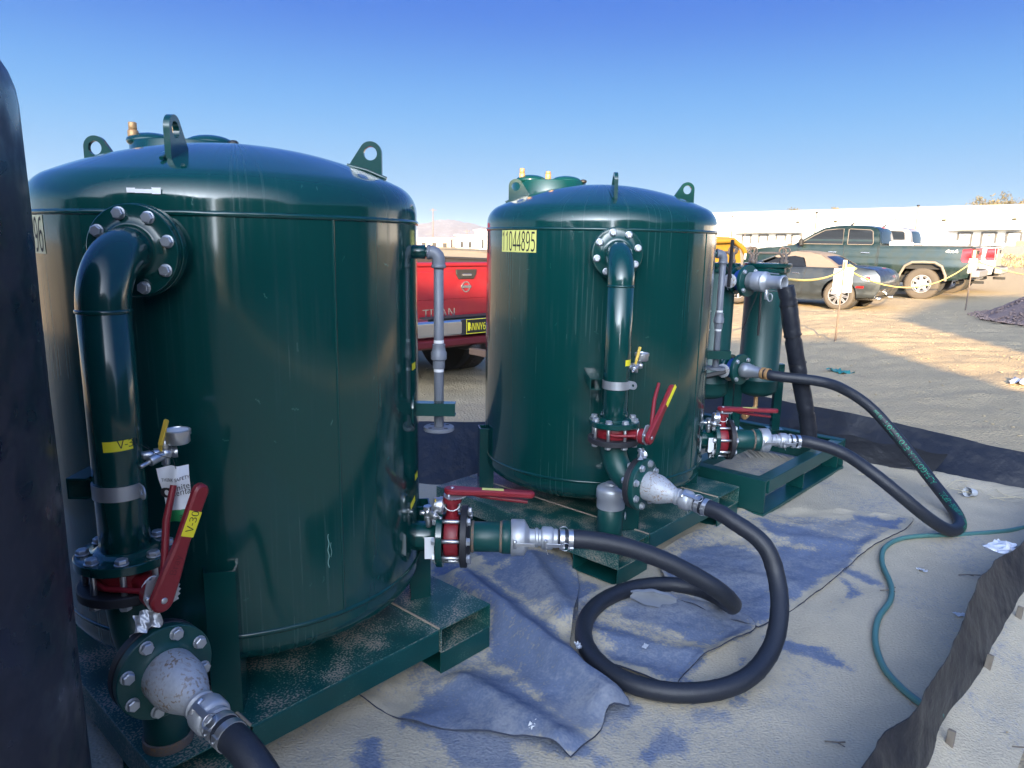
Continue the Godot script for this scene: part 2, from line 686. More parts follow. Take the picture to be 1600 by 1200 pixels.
# paint of a tank shell: u once round (3.83 m), v up the profile; rain streaks, dust, scratches
func shell_material(sd: int, green: Color) -> StandardMaterial3D:
	var w := 2048
	var h := 512
	var coarse := nbytes(sd, 0.004, w, h, 4)
	var fine := fbm(sd + 1, 0.11, 3).get_seamless_image(w, 16)
	fine.convert(Image.FORMAT_L8)
	fine.resize(w, h, Image.INTERPOLATE_CUBIC)
	var st := fine.get_data()
	var grain := nbytes(sd + 2, 0.2, w, h, 2)
	var alb := PackedByteArray()
	alb.resize(w * h * 3)
	var rg := PackedByteArray()
	rg.resize(w * h)
	var pal := ramp(green, Color(0.055, 0.105, 0.092))
	for y in h:
		for x in w:
			var i := y * w + x
			var d: float = ss(120, 235, st[i]) * ss(70, 180, coarse[i]) * 0.17 + ss(205, 250, grain[i]) * 0.08
			var p: Array = pal[int(clampf(d, 0.0, 1.0) * 255.0)]
			alb[i * 3] = p[0]
			alb[i * 3 + 1] = p[1]
			alb[i * 3 + 2] = p[2]
			rg[i] = int(255.0 * clampf(0.10 + 0.14 * ss(90, 220, st[i]) + 0.07 * ss(90, 200, coarse[i]), 0.0, 1.0))
	var im := Image.create_from_data(w, h, false, Image.FORMAT_RGB8, alb)
	var r := RandomNumberGenerator.new()
	r.seed = sd
	for k in 130:
		var x := r.randf() * w
		var y := r.randf() * h
		var a := r.randf() * TAU
		var pale := Color(0.30, 0.40, 0.38).lerp(Color(0.08, 0.3, 0.27), r.randf())
		for s in r.randi_range(2, 12):
			x += cos(a)
			y += sin(a) * 0.6
			a += r.randf_range(-0.35, 0.35)
			im.set_pixel(posmod(int(x), w), clampi(int(y), 0, h - 1), pale)
	var m := mat(Color.WHITE, 1.0)
	m.albedo_texture = ImageTexture.create_from_image(im)
	m.roughness_texture = gray_tex(rg, w, h)
	m.normal_enabled = true
	m.normal_texture = bump(sd + 3, 0.012, 512, 2.0, 3)
	m.normal_scale = 0.12
	return m


# ---------------------------------------------------------------- small fittings
func make_bolts() -> void:
	var b := MB.new()
	var hex := PackedVector2Array()
	for k in 6:
		hex.append(Vector2.from_angle(TAU * k / 6.0) * 0.0145)
	b.t = Transform3D(Basis(Vector3.RIGHT, -PI / 2), Vector3(0, 0.0085, 0))
	b.plate(hex, 0.011, 0.002)
	b.t = Transform3D()
	b.cyl(Vector3.ZERO, Vector3(0, 0.003, 0), 0.0165, -1, 14, 0.0008)
	bolt_mesh = b.mesh()
	b = MB.new()
	b.cyl(Vector3(0, -0.075, 0), Vector3(0, 0.0, 0), 0.0075, -1, 10)
	rod_mesh = b.mesh()


func axis_xf(o: Vector3, axis: Vector3, spin := 0.0) -> Transform3D:
	return Transform3D(MB.frame(axis) * Basis(Vector3.UP, spin), o)


func flange(called: String, o: Vector3, axis: Vector3, th: float, m: Material, parent: Node, heads := 0, r := 0.1145, hub := true, bolts := 8) -> MeshInstance3D:
	# a disc from o along axis; heads: +1 bolt heads on the far face, -1 on the near face
	var b := MB.new()
	axis = axis.normalized()
	var pr := [Vector2(0, 0), Vector2(r - 0.002, 0), Vector2(r, 0.002), Vector2(r, th - 0.002), Vector2(r - 0.002, th)]
	if hub:
		pr.append_array([Vector2(r * 0.68, th), Vector2(r * 0.60, th + 0.008), Vector2(r * 0.54, th + 0.011), Vector2(0, th + 0.011)])
	else:
		pr.append(Vector2(0, th))
	b.lathe(pr, o, axis, 44, 0.75)
	var f := part(called, b, m, parent)
	if heads:
		var fr := MB.frame(axis)
		for k in bolts:
			var an := TAU * (k + 0.5) / bolts
			var q := fr.x * sin(an) + fr.z * cos(an)
			inst("bolt", bolt_mesh, M.zinc, f, axis_xf(o + q * r * 0.82 + axis * (th if heads > 0 else 0.0), axis * heads, rng.randf() * TAU))
	return f


# camlock with two arms, then a hose barb with two band clamps; from o along d, returns where the hose starts
func hose_end(o: Vector3, d: Vector3, parent: Node, turn := 0.0) -> Vector3:
	var b := MB.new()
	b.lathe([Vector2(0, 0), Vector2(0.030, 0), Vector2(0.036, 0.004), Vector2(0.036, 0.012), Vector2(0.031, 0.016), Vector2(0.031, 0.024), Vector2(0.041, 0.028), Vector2(0.043, 0.034), Vector2(0.043, 0.062), Vector2(0.040, 0.068), Vector2(0.035, 0.071), Vector2(0.036, 0.078), Vector2(0.036, 0.084), Vector2(0.030, 0.088), Vector2(0.030, 0.13), Vector2(0, 0.13)], o, d, 28, 0.7)
	var c := part("camlock_coupling", b, M.alu, parent)
	var fr := MB.frame(d)
	for s in [0.0, PI]:
		var q := fr.x * sin(s + turn) + fr.z * cos(s + turn)
		var side := d.cross(q)
		var e := MB.new()
		e.cyl(o + q * 0.041 + d * 0.04 - side * 0.02, o + q * 0.041 + d * 0.04 + side * 0.02, 0.007, -1, 10)
		e.beam(o + q * 0.045 + d * 0.036, o + q * 0.048 + d * 0.108, 0.015, 0.005, 0.0015, q)
		part("cam_arm", e, M.steel, c)
		var g := MB.new()
		var loop := PackedVector3Array()
		for k in 19:
			var an := TAU * k / 18.0
			loop.append(o + q * 0.053 + d * (0.112 + 0.017 * cos(an)) + side * 0.017 * sin(an))
		g.tube(loop, 0.0016, 6, false)
		part("pull_ring", g, M.steel, c)
		g = MB.new()
		g.tube(PackedVector3Array([o + q * 0.046 + d * 0.046 + side * 0.004, o + q * 0.052 + d * 0.044 - Vector3(0, 0.018, 0), o + q * 0.05 + d * 0.05 - Vector3(0, 0.034, 0)]), 0.0016, 5)
		part("cotter_pin", g, M.steel, c)
	for k in 2:
		var e := MB.new()
		var at := o + d * (0.094 + 0.032 * k)
		e.lathe([Vector2(0.0345, 0), Vector2(0.0365, 0.001), Vector2(0.0365, 0.018), Vector2(0.0345, 0.019)], at, d, 28, 0.5)
		var q := fr.x * sin(0.7 + turn) + fr.z * cos(0.7 + turn)
		var side := d.cross(q)
		e.beam(at + q * 0.037 + d * 0.01 - side * 0.011, at + q * 0.037 + d * 0.01 + side * 0.011, 0.020, 0.006, 0.001, q)
		e.cyl(at + q * 0.040 + d * 0.01 + side * 0.003, at + q * 0.043 + d * 0.01 + side * 0.003, 0.003, -1, 8)
		part("band_clamp", e, M.steel, parent)
	var h := MB.new()
	h.cyl(o + d * 0.088, o + d * 0.15, 0.034, -1, 24, 0.003)
	part("hose_cuff", h, M.hose, parent)
	return o + d * 0.145


# lever of a butterfly valve: pivot p, stem axis s (unit), lever direction l (unit, across s)
func valve_lever(p: Vector3, s: Vector3, l: Vector3, length: float, parent: Node, label := false) -> void:
	var w := s.cross(l).normalized()
	var b := MB.new()
	# toothed quadrant
	var poly := PackedVector2Array()
	for k in 25:
		var an := lerpf(-1.75, 1.0, k / 24.0)
		poly.append(Vector2.from_angle(an) * (0.054 if k % 2 else 0.048))
	poly.append(Vector2(-0.012, 0.034))
	poly.append(Vector2(-0.034, 0.012))
	poly.append(Vector2(-0.026, -0.026))
	b.t = Transform3D(Basis(l, w, s), p)
	b.plate(poly, 0.004)
	var q := part("notch_plate", b, M.zinc, parent)
	for k in 2:
		var g := MB.new()
		g.cyl(p + w * (0.026 if k else -0.026) - l * 0.008, p + w * (0.026 if k else -0.026) - l * 0.008 + s * 0.010, 0.0065, -1, 10)
		part("plate_bolt", g, M.steel, q)
	# main handle: tapered bar with rounded ends
	var h := MB.new()
	var out := PackedVector2Array()
	for k in 9:
		out.append(Vector2(-0.004, 0) + Vector2.from_angle(PI / 2 + PI * k / 8.0) * 0.027)
	out.append_array([Vector2(0.06, -0.024), Vector2(length * 0.5, -0.0165)])
	for k in 7:
		out.append(Vector2(length - 0.014, 0) + Vector2.from_angle(-PI / 2 + PI * k / 6.0) * 0.019)
	out.append_array([Vector2(length * 0.5, 0.0175), Vector2(0.06, 0.024)])
	h.t = Transform3D(Basis(l, w, s), p + s * 0.017)
	h.plate(out, 0.022, 0.005)
	var hd := part("lever_handle", h, M.red, parent)
	var g2 := MB.new()
	g2.cyl(p + s * 0.02, p + s * 0.031, 0.008, -1, 12)
	part("pivot_screw", g2, M.steel, hd)
	# squeeze trigger
	var tr := MB.new()
	tr.tube(PackedVector3Array([p + l * 0.055 + w * 0.012 + s * 0.006, p + l * 0.11 + w * 0.022 - s * 0.006, p + l * length * 0.62 + w * 0.036 - s * 0.018, p + l * length * 0.92 + w * 0.043 - s * 0.028]), [0.007, 0.009, 0.009, 0.0075], 10)
	part("trigger", tr, M.red, parent)
	if label:
		var lb := MB.new()
		var c := p + l * length * 0.67 + s * 0.0286
		lb.t = Transform3D(Basis(l, w, s), c)
		lb.box(Vector3.ZERO, Vector3(0.062, 0.0325, 0.0008))
		var y := part("valve_label", lb, M.yellow, hd)
		var tx := MB.new()
		letters(tx, "V-30", 0.019, flat_at(c + s * 0.0008 + l * 0.006, l, w))
		part("label_text", tx, M.ink, y)
		tx = MB.new()
		letters(tx, "Bray", 0.017, flat_at(p + l * 0.085 + s * 0.0285, l, w))
		part("raised_lettering", tx, M.red_dark, hd)


func butterfly(o: Vector3, axis: Vector3, stem: Vector3, lever: Vector3, length: float, parent: Node, label := false) -> void:
	# body between o and o + axis * 0.05, neck along stem
	var b := MB.new()
	b.lathe([Vector2(0.05, 0.001), Vector2(0.078, 0.001), Vector2(0.080, 0.004), Vector2(0.080, 0.05), Vector2(0.078, 0.053), Vector2(0.05, 0.053)], o, axis, 40, 0.7)
	var mid := o + axis * 0.027
	b.tube(PackedVector3Array([mid + stem * 0.07, mid + stem * 0.10, mid + stem * 0.125, mid + stem * 0.138]), [0.026, 0.021, 0.021, 0.025], 18)
	b.tube(PackedVector3Array([mid + stem * 0.136, mid + stem * 0.158]), [0.034, 0.034], 18)
	var body := part("valve_body", b, M.red, parent)
	var side := stem.cross(axis)
	var g := MB.new()
	g.tube(PackedVector3Array([mid + stem * 0.12 + side * 0.02, mid + stem * 0.06 + side * 0.075 , mid + side * 0.083]), 0.007, 8)
	part("body_rib", g, M.red, body)
	g = MB.new()
	var loop := PackedVector3Array()
	for k in 15:
		var an := TAU * k / 14.0
		loop.append(mid + stem * (0.122 + 0.012 * sin(an)) + (axis * cos(an) + side * sin(an)) * 0.028)
	g.tube(loop, 0.0022, 6, false)
	part("tie_wire", g, M.white, body)
	for k in 8:
		var fr := MB.frame(axis)
		var an := TAU * (k + 0.5) / 8
		var q := fr.x * sin(an) + fr.z * cos(an)
		inst("stud", rod_mesh, M.steel, body, axis_xf(o + q * 0.094 + axis * 0.064, axis))
	valve_lever(mid + stem * 0.162, stem, lever, length, parent, label)


func gauge_set(o: Vector3, d: Vector3, face: Vector3, parent: Node, grip := true, spout := Vector3.ZERO) -> void:
	# small ball valve on a nipple from o along d, with a pressure gauge
	var b := MB.new()
	b.cyl(o, o + d * 0.035, 0.011, -1, 12)
	b.lathe([Vector2(0.0, 0), Vector2(0.017, 0), Vector2(0.017, 0.012), Vector2(0.013, 0.014), Vector2(0.016, 0.022), Vector2(0.016, 0.034), Vector2(0.012, 0.038), Vector2(0.016, 0.042), Vector2(0.016, 0.052), Vector2(0, 0.052)], o + d * 0.03, d, 6, 0.6)
	var side := d.cross(Vector3.UP).normalized()
	if side.length() < 0.5:
		side = Vector3.RIGHT
	if spout != Vector3.ZERO:
		side = -spout
	b.cyl(o + d * 0.055 - side * 0.05, o + d * 0.055 + side * 0.02, 0.0125, -1, 8)
	b.cyl(o + d * 0.055 - side * 0.078, o + d * 0.055 - side * 0.045, 0.0055, -1, 8)
	b.cyl(o + d * 0.055, o + d * 0.055 + face * 0.035, 0.009, -1, 8)
	b.cyl(o + d * 0.055 - face * 0.03, o + d * 0.055, 0.010, -1, 6)
	part("ball_valve", b, M.steel, parent)
	var gp := o + d * 0.085 + face * 0.022
	var g := MB.new()
	g.lathe([Vector2(0, 0), Vector2(0.026, 0), Vector2(0.0295, 0.004), Vector2(0.0295, 0.022), Vector2(0.0325, 0.023), Vector2(0.0325, 0.034), Vector2(0.029, 0.036), Vector2(0.028, 0.033), Vector2(0, 0.033)], gp, face, 30, 0.7)
	var ga := part("pressure_gauge", g, M.steel, parent)
	g = MB.new()
	g.cyl(gp + face * 0.0332, gp + face * 0.0338, 0.0275, -1, 24, 0.0)
	part("dial", g, M.white, ga)
	if grip:
		var h := MB.new()
		var l := (Vector3.UP * 0.95 + d * 0.28).normalized()
		h.beam(o + d * 0.05 + side * -0.012 + l * 0.012, o + d * 0.05 + side * -0.018 + l * 0.03, 0.011, 0.004, 0.001, side)
		h.beam(o + d * 0.05 + side * -0.018 + l * 0.028, o + d * 0.05 + side * -0.018 + l * 0.095, 0.014, 0.008, 0.003, side)
		part("valve_grip", h, M.yellow_grip, parent)


# ---------------------------------------------------------------- the two filter tanks
func make_tank(which: int) -> void:
	if bolt_mesh == null:
		make_bolts()
	var at := T1 if which == 1 else T2
	var o := thing("filter_tank", "nearest big dark green filter tank with the white paper tag hanging by its inlet pipe" if which == 1 else "middle green filter tank with a yellow 11044895 label beside the white-walled lot", "tank", at, 0.0, "pair of green filter tanks")
	var shell_m: StandardMaterial3D = M.shell1 if which == 1 else M.shell2
	var yt := 1.617 if which == 1 else 1.626
	var yb := 0.402 if which == 1 else 0.412
	var R := 0.61
	# shell: dished bottom, straight wall, dished top
	var pr := []
	var dome := []
	var k := 0.10
	var D := 0.212
	var L := ((R - k) * (R - k) + D * D - k * k) / (2.0 * (D - k))
	var c := D - L
	var a0 := atan2(R - k, -c)
	for i in 21:
		dome.append(Vector2(L * sin(a0 * i / 20.0), c + L * cos(a0 * i / 20.0)))
	for i in range(1, 11):
		var b0 := (PI / 2 - a0) * (1.0 - i / 10.0)
		dome.append(Vector2(R - k + k * cos(b0), k * sin(b0)))
	for p in dome:
		pr.append(Vector2(p.x, yb - 0.03 - p.y * 0.83))
	for i in range(1, 8):
		pr.append(Vector2(R, lerpf(yb - 0.03, yt + 0.03, i / 8.0)))
	dome.reverse()
	for p in dome:
		pr.append(Vector2(p.x, yt + 0.03 + p.y))
	var b := MB.new()
	b.lathe(pr, Vector3.ZERO, Vector3.UP, 128, 0.5)
	for i in b.v.size():
		b.uv[i].y = clampf((b.v[i].y - 0.18) / 1.70, 0.0, 1.0)
	part("shell", b, shell_m, o)
	for y in [yb, yt]:
		b = MB.new()
		var seam := []
		for i in 7:
			var an := PI * i / 6.0
			seam.append(Vector2(R + 0.006 * sin(an) - 0.001, -0.008 * cos(an)))
		b.lathe(seam, Vector3(0, y, 0), Vector3.UP, 160, 0.3)
		for i in b.v.size():
			b.v[i] += Vector3(0, 0.0016 * noise.get_noise_2d(i * 7.7, y * 90.0), 0)
		part("weld_seam", b, M.green, o)
	var sa := 0.79 if which == 1 else 0.90
	b = MB.new()
	var vs := PackedVector3Array()
	for i in 60:
		var q := sa + 0.0015 * noise.get_noise_1d(i * 3.0)
		vs.append(Vector3(sin(q) * (R - 0.001), lerpf(yb, yt, i / 59.0), cos(q) * (R - 0.001)))
	b.tube(vs, 0.0045, 8)
	part("weld_seam", b, M.green, o)
	# lifting lugs
	for q in 4:
		b = MB.new()
		var poly := PackedVector2Array([Vector2(-0.074, 0.010), Vector2(-0.068, -0.02), Vector2(0.058, -0.05), Vector2(0.058, 0.06)])
		for i in 13:
			poly.append(Vector2(0.014, 0.062) + Vector2.from_angle(PI * (0.02 + 0.74 * i / 12.0)) * 0.044)
		b.holed(poly, Vector2(0.014, 0.060), 0.026, 0.02)
		var an := PI / 2 * q + 0.02
		var rad := Vector3(sin(an), 0, cos(an))
		var l := inst("lifting_lug", b.mesh(), M.green, o, Transform3D(Basis(rad, Vector3.UP, rad.cross(Vector3.UP)).scaled(Vector3.ONE * 0.86), rad * 0.447 + Vector3(0, yt + 0.175, 0)))
		b = MB.new()
		b.t = Transform3D(Basis(rad, Vector3.UP, rad.cross(Vector3.UP)))
		b.tube(PackedVector3Array([Vector3(-0.066, 0.012, 0.012), Vector3(0.0, -0.004, 0.012), Vector3(0.066, -0.03, 0.012)]), 0.006, 6)
		b.t = Transform3D()
		inst("weld_bead", b.mesh(), M.green, l, Transform3D(l.transform.basis.inverse() * Basis(), Vector3.ZERO))
	# manway on the back of the top head
	var hp := Vector3(-0.27, yt + 0.165, -0.30)
	b = MB.new()
	b.lathe([Vector2(0.0, 0), Vector2(0.212, 0), Vector2(0.212, 0.108), Vector2(0.209, 0.112), Vector2(0.1, 0.112), Vector2(0, 0.112)], hp, Vector3.UP, 56, 0.7)
	var mw := part("manway_collar", b, M.green, o)
	for s in 2:
		b = MB.new()
		b.ball(hp + Vector3(-0.105 + 0.2 * s, 0.112, 0.10 - 0.03 * s), Vector3(0.085, 0.03, 0.07), 24)
		part("domed_clamp", b, M.green, mw)
		b = MB.new()
		var np := hp + Vector3(-0.155 + 0.145 * s, 0.112, 0.125)
		b.cyl(np, np + Vector3(0, 0.035, 0), 0.018, -1, 6)
		b.cyl(np + Vector3(0, 0.035, 0), np + Vector3(0, 0.062 - 0.014 * s, 0), 0.014, -1, 12)
		part("brass_nut", b, M.brass, mw)
	b = MB.new()
	b.ball(hp + Vector3(0.19, 0.112, 0.09), Vector3(0.02, 0.012, 0.015), 10)
	part("knob", b, M.black, mw)
	# inlet nozzle, flanges, bend and down pipe
	var zn := 0.85
	var yn := 1.52
	b = MB.new()
	b.cyl(Vector3(0, yn, 0.55), Vector3(0, yn, 0.665), 0.059, -1, 32)
	b.lathe([Vector2(0.06, 0.0), Vector2(0.105, 0.0), Vector2(0.107, 0.004), Vector2(0.06, 0.016)], Vector3(0, yn, 0.602), Vector3(0, 0, 1), 36)
	part("inlet_nozzle", b, M.green, o)
	flange("back_flange", Vector3(0, yn, 0.655), Vector3(0, 0, 1), 0.024, M.green, o, 0, 0.117, false)
	b = MB.new()
	b.cyl(Vector3(0, yn, 0.679), Vector3(0, yn, 0.683), 0.10, -1, 32, 0.0)
	part("gasket", b, M.gasket, o)
	flange("front_flange", Vector3(0, yn, 0.683), Vector3(0, 0, 1), 0.022, M.green, o, 1)
	var path := PackedVector3Array([Vector3(0, yn, 0.70)])
	path.append_array(arc(Vector3(0, yn - 0.135, zn - 0.135), Vector3.UP, Vector3(0, 0, 1), 0.135, 14))
	b = MB.new()
	b.tube(path, 0.0585, 36)
	part("pipe_bend", b, M.green, o)
	b = MB.new()
	b.cyl(Vector3(0, 0.79, zn), Vector3(0, yn - 0.135, zn), 0.0575, -1, 40)
	var pipe := part("down_pipe", b, M.green, o)
	b = MB.new()
	b.lathe([Vector2(0.057, -0.006), Vector2(0.061, -0.003), Vector2(0.061, 0.003), Vector2(0.057, 0.006)], Vector3(0, yn - 0.136, zn), Vector3.UP, 36, 0.3)
	part("weld_ring", b, M.green, pipe)
	# scuffs of chalk on the pipe of the near tank, label, bracket
	if which == 1:
		b = MB.new()
		bent_strip(b, Vector3(0, 0, zn), 0.0583, 0.58, 1.072, 0.066, 0.025, 0.03)
		var lb := part("pipe_label", b, M.yellow, pipe)
		b = MB.new()
		letters(b, "V-30", 0.019, round_at(Vector3(0, 0, zn), 0.0588, 0.98, 1.076, 0.03))
		part("label_text", b, M.ink, lb)
	else:
		b = MB.new()
		bent_strip(b, Vector3(0, 0, zn), 0.0583, 0.95, 1.055, 0.05, 0.026)
		part("pipe_label", b, M.yellow, pipe)
	b = MB.new()
	b.t = Transform3D(Basis(), Vector3(-0.094, 0.955, 0.0))
	var ch := [Vector2(-0.024, 0.026), Vector2(0.024, 0.026), Vector2(0.024, 0.021), Vector2(-0.019, 0.021), Vector2(-0.019, -0.021), Vector2(0.024, -0.021), Vector2(0.024, -0.026), Vector2(-0.024, -0.026)]
	b.t = Transform3D(Basis(Vector3(1, 0, 0), Vector3.UP, Vector3(0, 0, 1)), Vector3(-0.094, 0.955, 0.735))
	b.plate(PackedVector2Array(ch), 0.27)
	b.t = Transform3D()
	b.lathe([Vector2(0, 0), Vector2(0.055, 0), Vector2(0.055, 0.006), Vector2(0, 0.008)], Vector3(-0.094, 0.955, 0.60), Vector3(-0.15, 0, 1), 28, 0.6)
	part("pipe_bracket", b, M.green, o)
	b = MB.new()
	var rows := []
	for r in [0.0586, 0.0616]:
		var lo := []
		var hi := []
		for i in 25:
			var an := lerpf(-1.75, 1.25, i / 24.0)
			lo.append(Vector3(sin(an) * r, 0.936, zn + cos(an) * r))
			hi.append(Vector3(sin(an) * r, 0.972, zn + cos(an) * r))
		rows.append([lo, hi])
	b.grid([rows[1][0], rows[1][1]])
	b.grid([rows[1][1], rows[0][1]])
	b.grid([rows[1][0], rows[0][0]])
	var e1 := Vector3(sin(1.25) * 0.060, 0.954, zn + cos(1.25) * 0.060)
	b.t = Transform3D(Basis(Vector3(0.72, 0, 0.69), Vector3.UP, Vector3(0.72, 0, 0.69).cross(Vector3.UP)), e1)
	var tab := PackedVector2Array([Vector2(-0.006, -0.018), Vector2(0.02, -0.018)])
	for i in 9:
		tab.append(Vector2(0.02, 0) + Vector2.from_angle(-PI / 2 + PI * i / 8.0) * 0.018)
	tab.append(Vector2(-0.006, 0.018))
	b.holed(tab, Vector2(0.018, 0), 0.0065, 0.003, 28)
	b.t = Transform3D()
	part("pipe_clamp", b, M.zinc, o)
	# butterfly valve under the pipe
	var beta := 0.89
	var sd := Vector3(sin(beta), 0, cos(beta))
	var across := Vector3(cos(beta), 0, -sin(beta))
	var vy := 0.715
	flange("top_flange", Vector3(0, vy + 0.054, zn), Vector3.UP, 0.024, M.green, o, 1)
	flange("valve_flange", Vector3(0, vy, zn), Vector3.DOWN, 0.024, M.gasket, o, 1)
	var lv := (across * 0.46 + Vector3.UP).normalized() if which == 1 else (across * 0.95 + Vector3.UP).normalized()
	butterfly(Vector3(0, vy, zn), Vector3.UP, (sd + Vector3(0, -0.12 if which == 1 else 0.0, 0)).normalized(), lv, 0.275, o, which == 1)
	if which == 2:
		b = MB.new()
		var ps := Vector3(0, vy + 0.027, zn) + sd * 0.192 + lv * 0.225
		b.t = Transform3D(Basis(lv, sd.cross(lv).normalized(), sd), ps)
		b.box(Vector3.ZERO, Vector3(0.11, 0.02, 0.002))
		part("valve_label", b, M.yellow, o)
	# foil tag under the quadrant
	b = MB.new()
	var fo := Vector3(0, vy - 0.02, zn) + sd * 0.155 - across * 0.03
	var rws := []
	for i in 5:
		var row := []
		for j in 7:
			row.append(fo + across * (j - 3) * 0.010 + Vector3(0, -0.045 * i / 4.0, 0) + sd * (0.012 * sin(j * 1.9 + i) + 0.01 * i / 4.0))
		rws.append(row)
	b.grid(rws)
	part("foil_tag", b, M.zinc, o)
	# bend to the hose
	path.clear()
	path.append(Vector3(0, vy - 0.022, zn))
	for i in 15:
		var an := PI / 2 * i / 14.0
		path.append(Vector3(0, vy - 0.03 - 0.158 * sin(an), zn) + sd * 0.118 * (1.0 - cos(an)))
	var ec: Vector3 = path[path.size() - 1]
	path.append(ec + sd * 0.01)
	b = MB.new()
	b.tube(path, 0.0575, 32)
	part("lower_bend", b, M.green_dull, o)
	flange("rear_flange", ec + sd * 0.002, sd, 0.024, M.gasket, o, 0, 0.1145, false)
	b = MB.new()
	b.cyl(ec + sd * 0.026, ec + sd * 0.030, 0.112, -1, 40, 0.0)
	part("gasket", b, M.gasket, o)
	flange("hose_flange", ec + sd * 0.030, sd, 0.022, M.green_dull, o, 1)
	for i in 8:
		var fr := MB.frame(sd)
		var an := TAU * (i + 0.5) / 8
		inst("nut", bolt_mesh, M.zinc, o, axis_xf(ec + (fr.x * sin(an) + fr.z * cos(an)) * 0.094 + sd * 0.002, -sd, 0.3 * i))
	var rd := (sd + Vector3(0, -0.11, 0)).normalized()
	var rc := ec + sd * 0.05
	b = MB.new()
	b.lathe([Vector2(0.05, 0), Vector2(0.062, 0.003), Vector2(0.0645, 0.012), Vector2(0.0645, 0.058), Vector2(0.062, 0.074), Vector2(0.055, 0.095), Vector2(0.045, 0.118), Vector2(0.037, 0.136), Vector2(0.033, 0.150), Vector2(0.031, 0.17), Vector2(0, 0.17)], rc, rd, 36, 0.6)
	part("reducer", b, M.galv, o)
	hose_at["in%d" % which] = [at + hose_end(rc + rd * 0.152, rd, o, 0.6), rd]
	# capped stub standing on the deck
	b = MB.new()
	var sp := Vector3(0.015, 0.18, 0.755)
	b.cyl(sp + Vector3(0, 0.012, 0), sp + Vector3(0, 0.17, 0), 0.060, -1, 32)
	var stub := part("stub_pipe", b, M.green_dull, o)
	b = MB.new()
	b.lathe([Vector2(0.058, 0), Vector2(0.064, 0), Vector2(0.065, 0.004), Vector2(0.065, 0.028), Vector2(0.058, 0.03)], sp, Vector3.UP, 32, 0.6)
	part("thread_ring", b, M.rust, stub)
	b = MB.new()
	b.lathe([Vector2(0.06, 0.165), Vector2(0.066, 0.165), Vector2(0.066, 0.21), Vector2(0.070, 0.215), Vector2(0.070, 0.25), Vector2(0.066, 0.262), Vector2(0.05, 0.272), Vector2(0.03, 0.275), Vector2(0.028, 0.285), Vector2(0, 0.287)], sp, Vector3.UP, 32, 0.7)
	part("dust_cap", b, M.alu, stub)
	b = MB.new()
	var loop := PackedVector3Array()
	for i in 15:
		var an := TAU * i / 14.0
		loop.append(sp + Vector3(0.068, 0.13 + 0.018 * sin(an), 0.02 + 0.014 * cos(an)))
	b.tube(loop, 0.0015, 6, false)
	part("pull_ring", b, M.steel, stub)
	# gauge on the pipe
	gauge_set(Vector3(0.045, 1.028, zn - 0.02), Vector3(0.86, 0, -0.5).normalized(), Vector3.UP, o, true, Vector3(-0.35, -0.18, 0.92).normalized())
	if which == 1:
		paper_tag(Vector3(0.138, 1.005, zn + 0.02))
	# skid
	skid(o, which)
	# outlet at the foot of the wall: pipe, butterfly valve, reducers, hose tail
	var oy := 0.478
	var X := Vector3.RIGHT
	b = MB.new()
	b.cyl(Vector3(0.55, oy, 0), Vector3(0.69, oy, 0), 0.056, -1, 32)
	part("outlet_nozzle", b, M.green, o)
	flange("outlet_flange", Vector3(0.708, oy, 0), -X, 0.024, M.green, o, 1, 0.1145, false)
	flange("valve_flange", Vector3(0.772, oy, 0), X, 0.024, M.gasket, o, 1)
	butterfly(Vector3(0.711, oy, 0), X, Vector3.UP, Vector3(0.98, 0, 0.10).normalized(), 0.30, o)
	b = MB.new()
	b.t = Transform3D(Basis(Vector3(0.98, 0, 0.1).normalized(), Vector3.UP, Vector3(0, 0, 1)), Vector3(0.738 + 0.15, oy + 0.162 + 0.0285, 0.012))
	b.box(Vector3.ZERO, Vector3(0.08, 0.001, 0.02))
	part("valve_label", b, M.label_pale, o)
	b = MB.new()
	b.cyl(Vector3(0.80, oy, 0), Vector3(0.925, oy, 0), 0.056, -1, 32)
	var op := part("outlet_pipe", b, M.green_dull, o)
	b = MB.new()
	b.lathe([Vector2(0.055, -0.006), Vector2(0.0595, -0.003), Vector2(0.0595, 0.003), Vector2(0.055, 0.006)], Vector3(0.815, oy, 0), X, 32, 0.3)
	b.lathe([Vector2(0.055, -0.006), Vector2(0.0595, -0.003), Vector2(0.0595, 0.003), Vector2(0.055, 0.006)], Vector3(0.921, oy, 0), X, 32, 0.3)
	part("rusty_weld", b, M.rust, op)
	b = MB.new()
	b.lathe([Vector2(0, 0), Vector2(0.060, 0), Vector2(0.062, 0.003), Vector2(0.062, 0.03), Vector2(0.058, 0.034), Vector2(0.0, 0.034)], Vector3(0.925, oy, 0), X, 32, 0.7)
	part("threaded_collar", b, M.green_dull, op)
	b = MB.new()
	b.lathe([Vector2(0, 0), Vector2(0.064, 0), Vector2(0.067, 0.003), Vector2(0.067, 0.048), Vector2(0.064, 0.052), Vector2(0.054, 0.058), Vector2(0.040, 0.066), Vector2(0.033, 0.070), Vector2(0.031, 0.09), Vector2(0, 0.09)], Vector3(0.957, oy, 0), X, 36, 0.7)
	var cam := part("coupling_reducer", b, M.alu, o)
	b = MB.new()
	b.beam(Vector3(0.972, oy, 0.069), Vector3(1.045, oy - 0.004, 0.062), 0.014, 0.005, 0.0015, Vector3(0, 0, 1))
	b.cyl(Vector3(0.972, oy - 0.016, 0.066), Vector3(0.972, oy + 0.016, 0.066), 0.007, -1, 10)
	part("cam_arm", b, M.steel, cam)
	hose_at["out%d" % which] = [at + hose_end(Vector3(1.045, oy, 0), Vector3(1, -0.02, 0).normalized(), o, 1.57), Vector3.RIGHT]
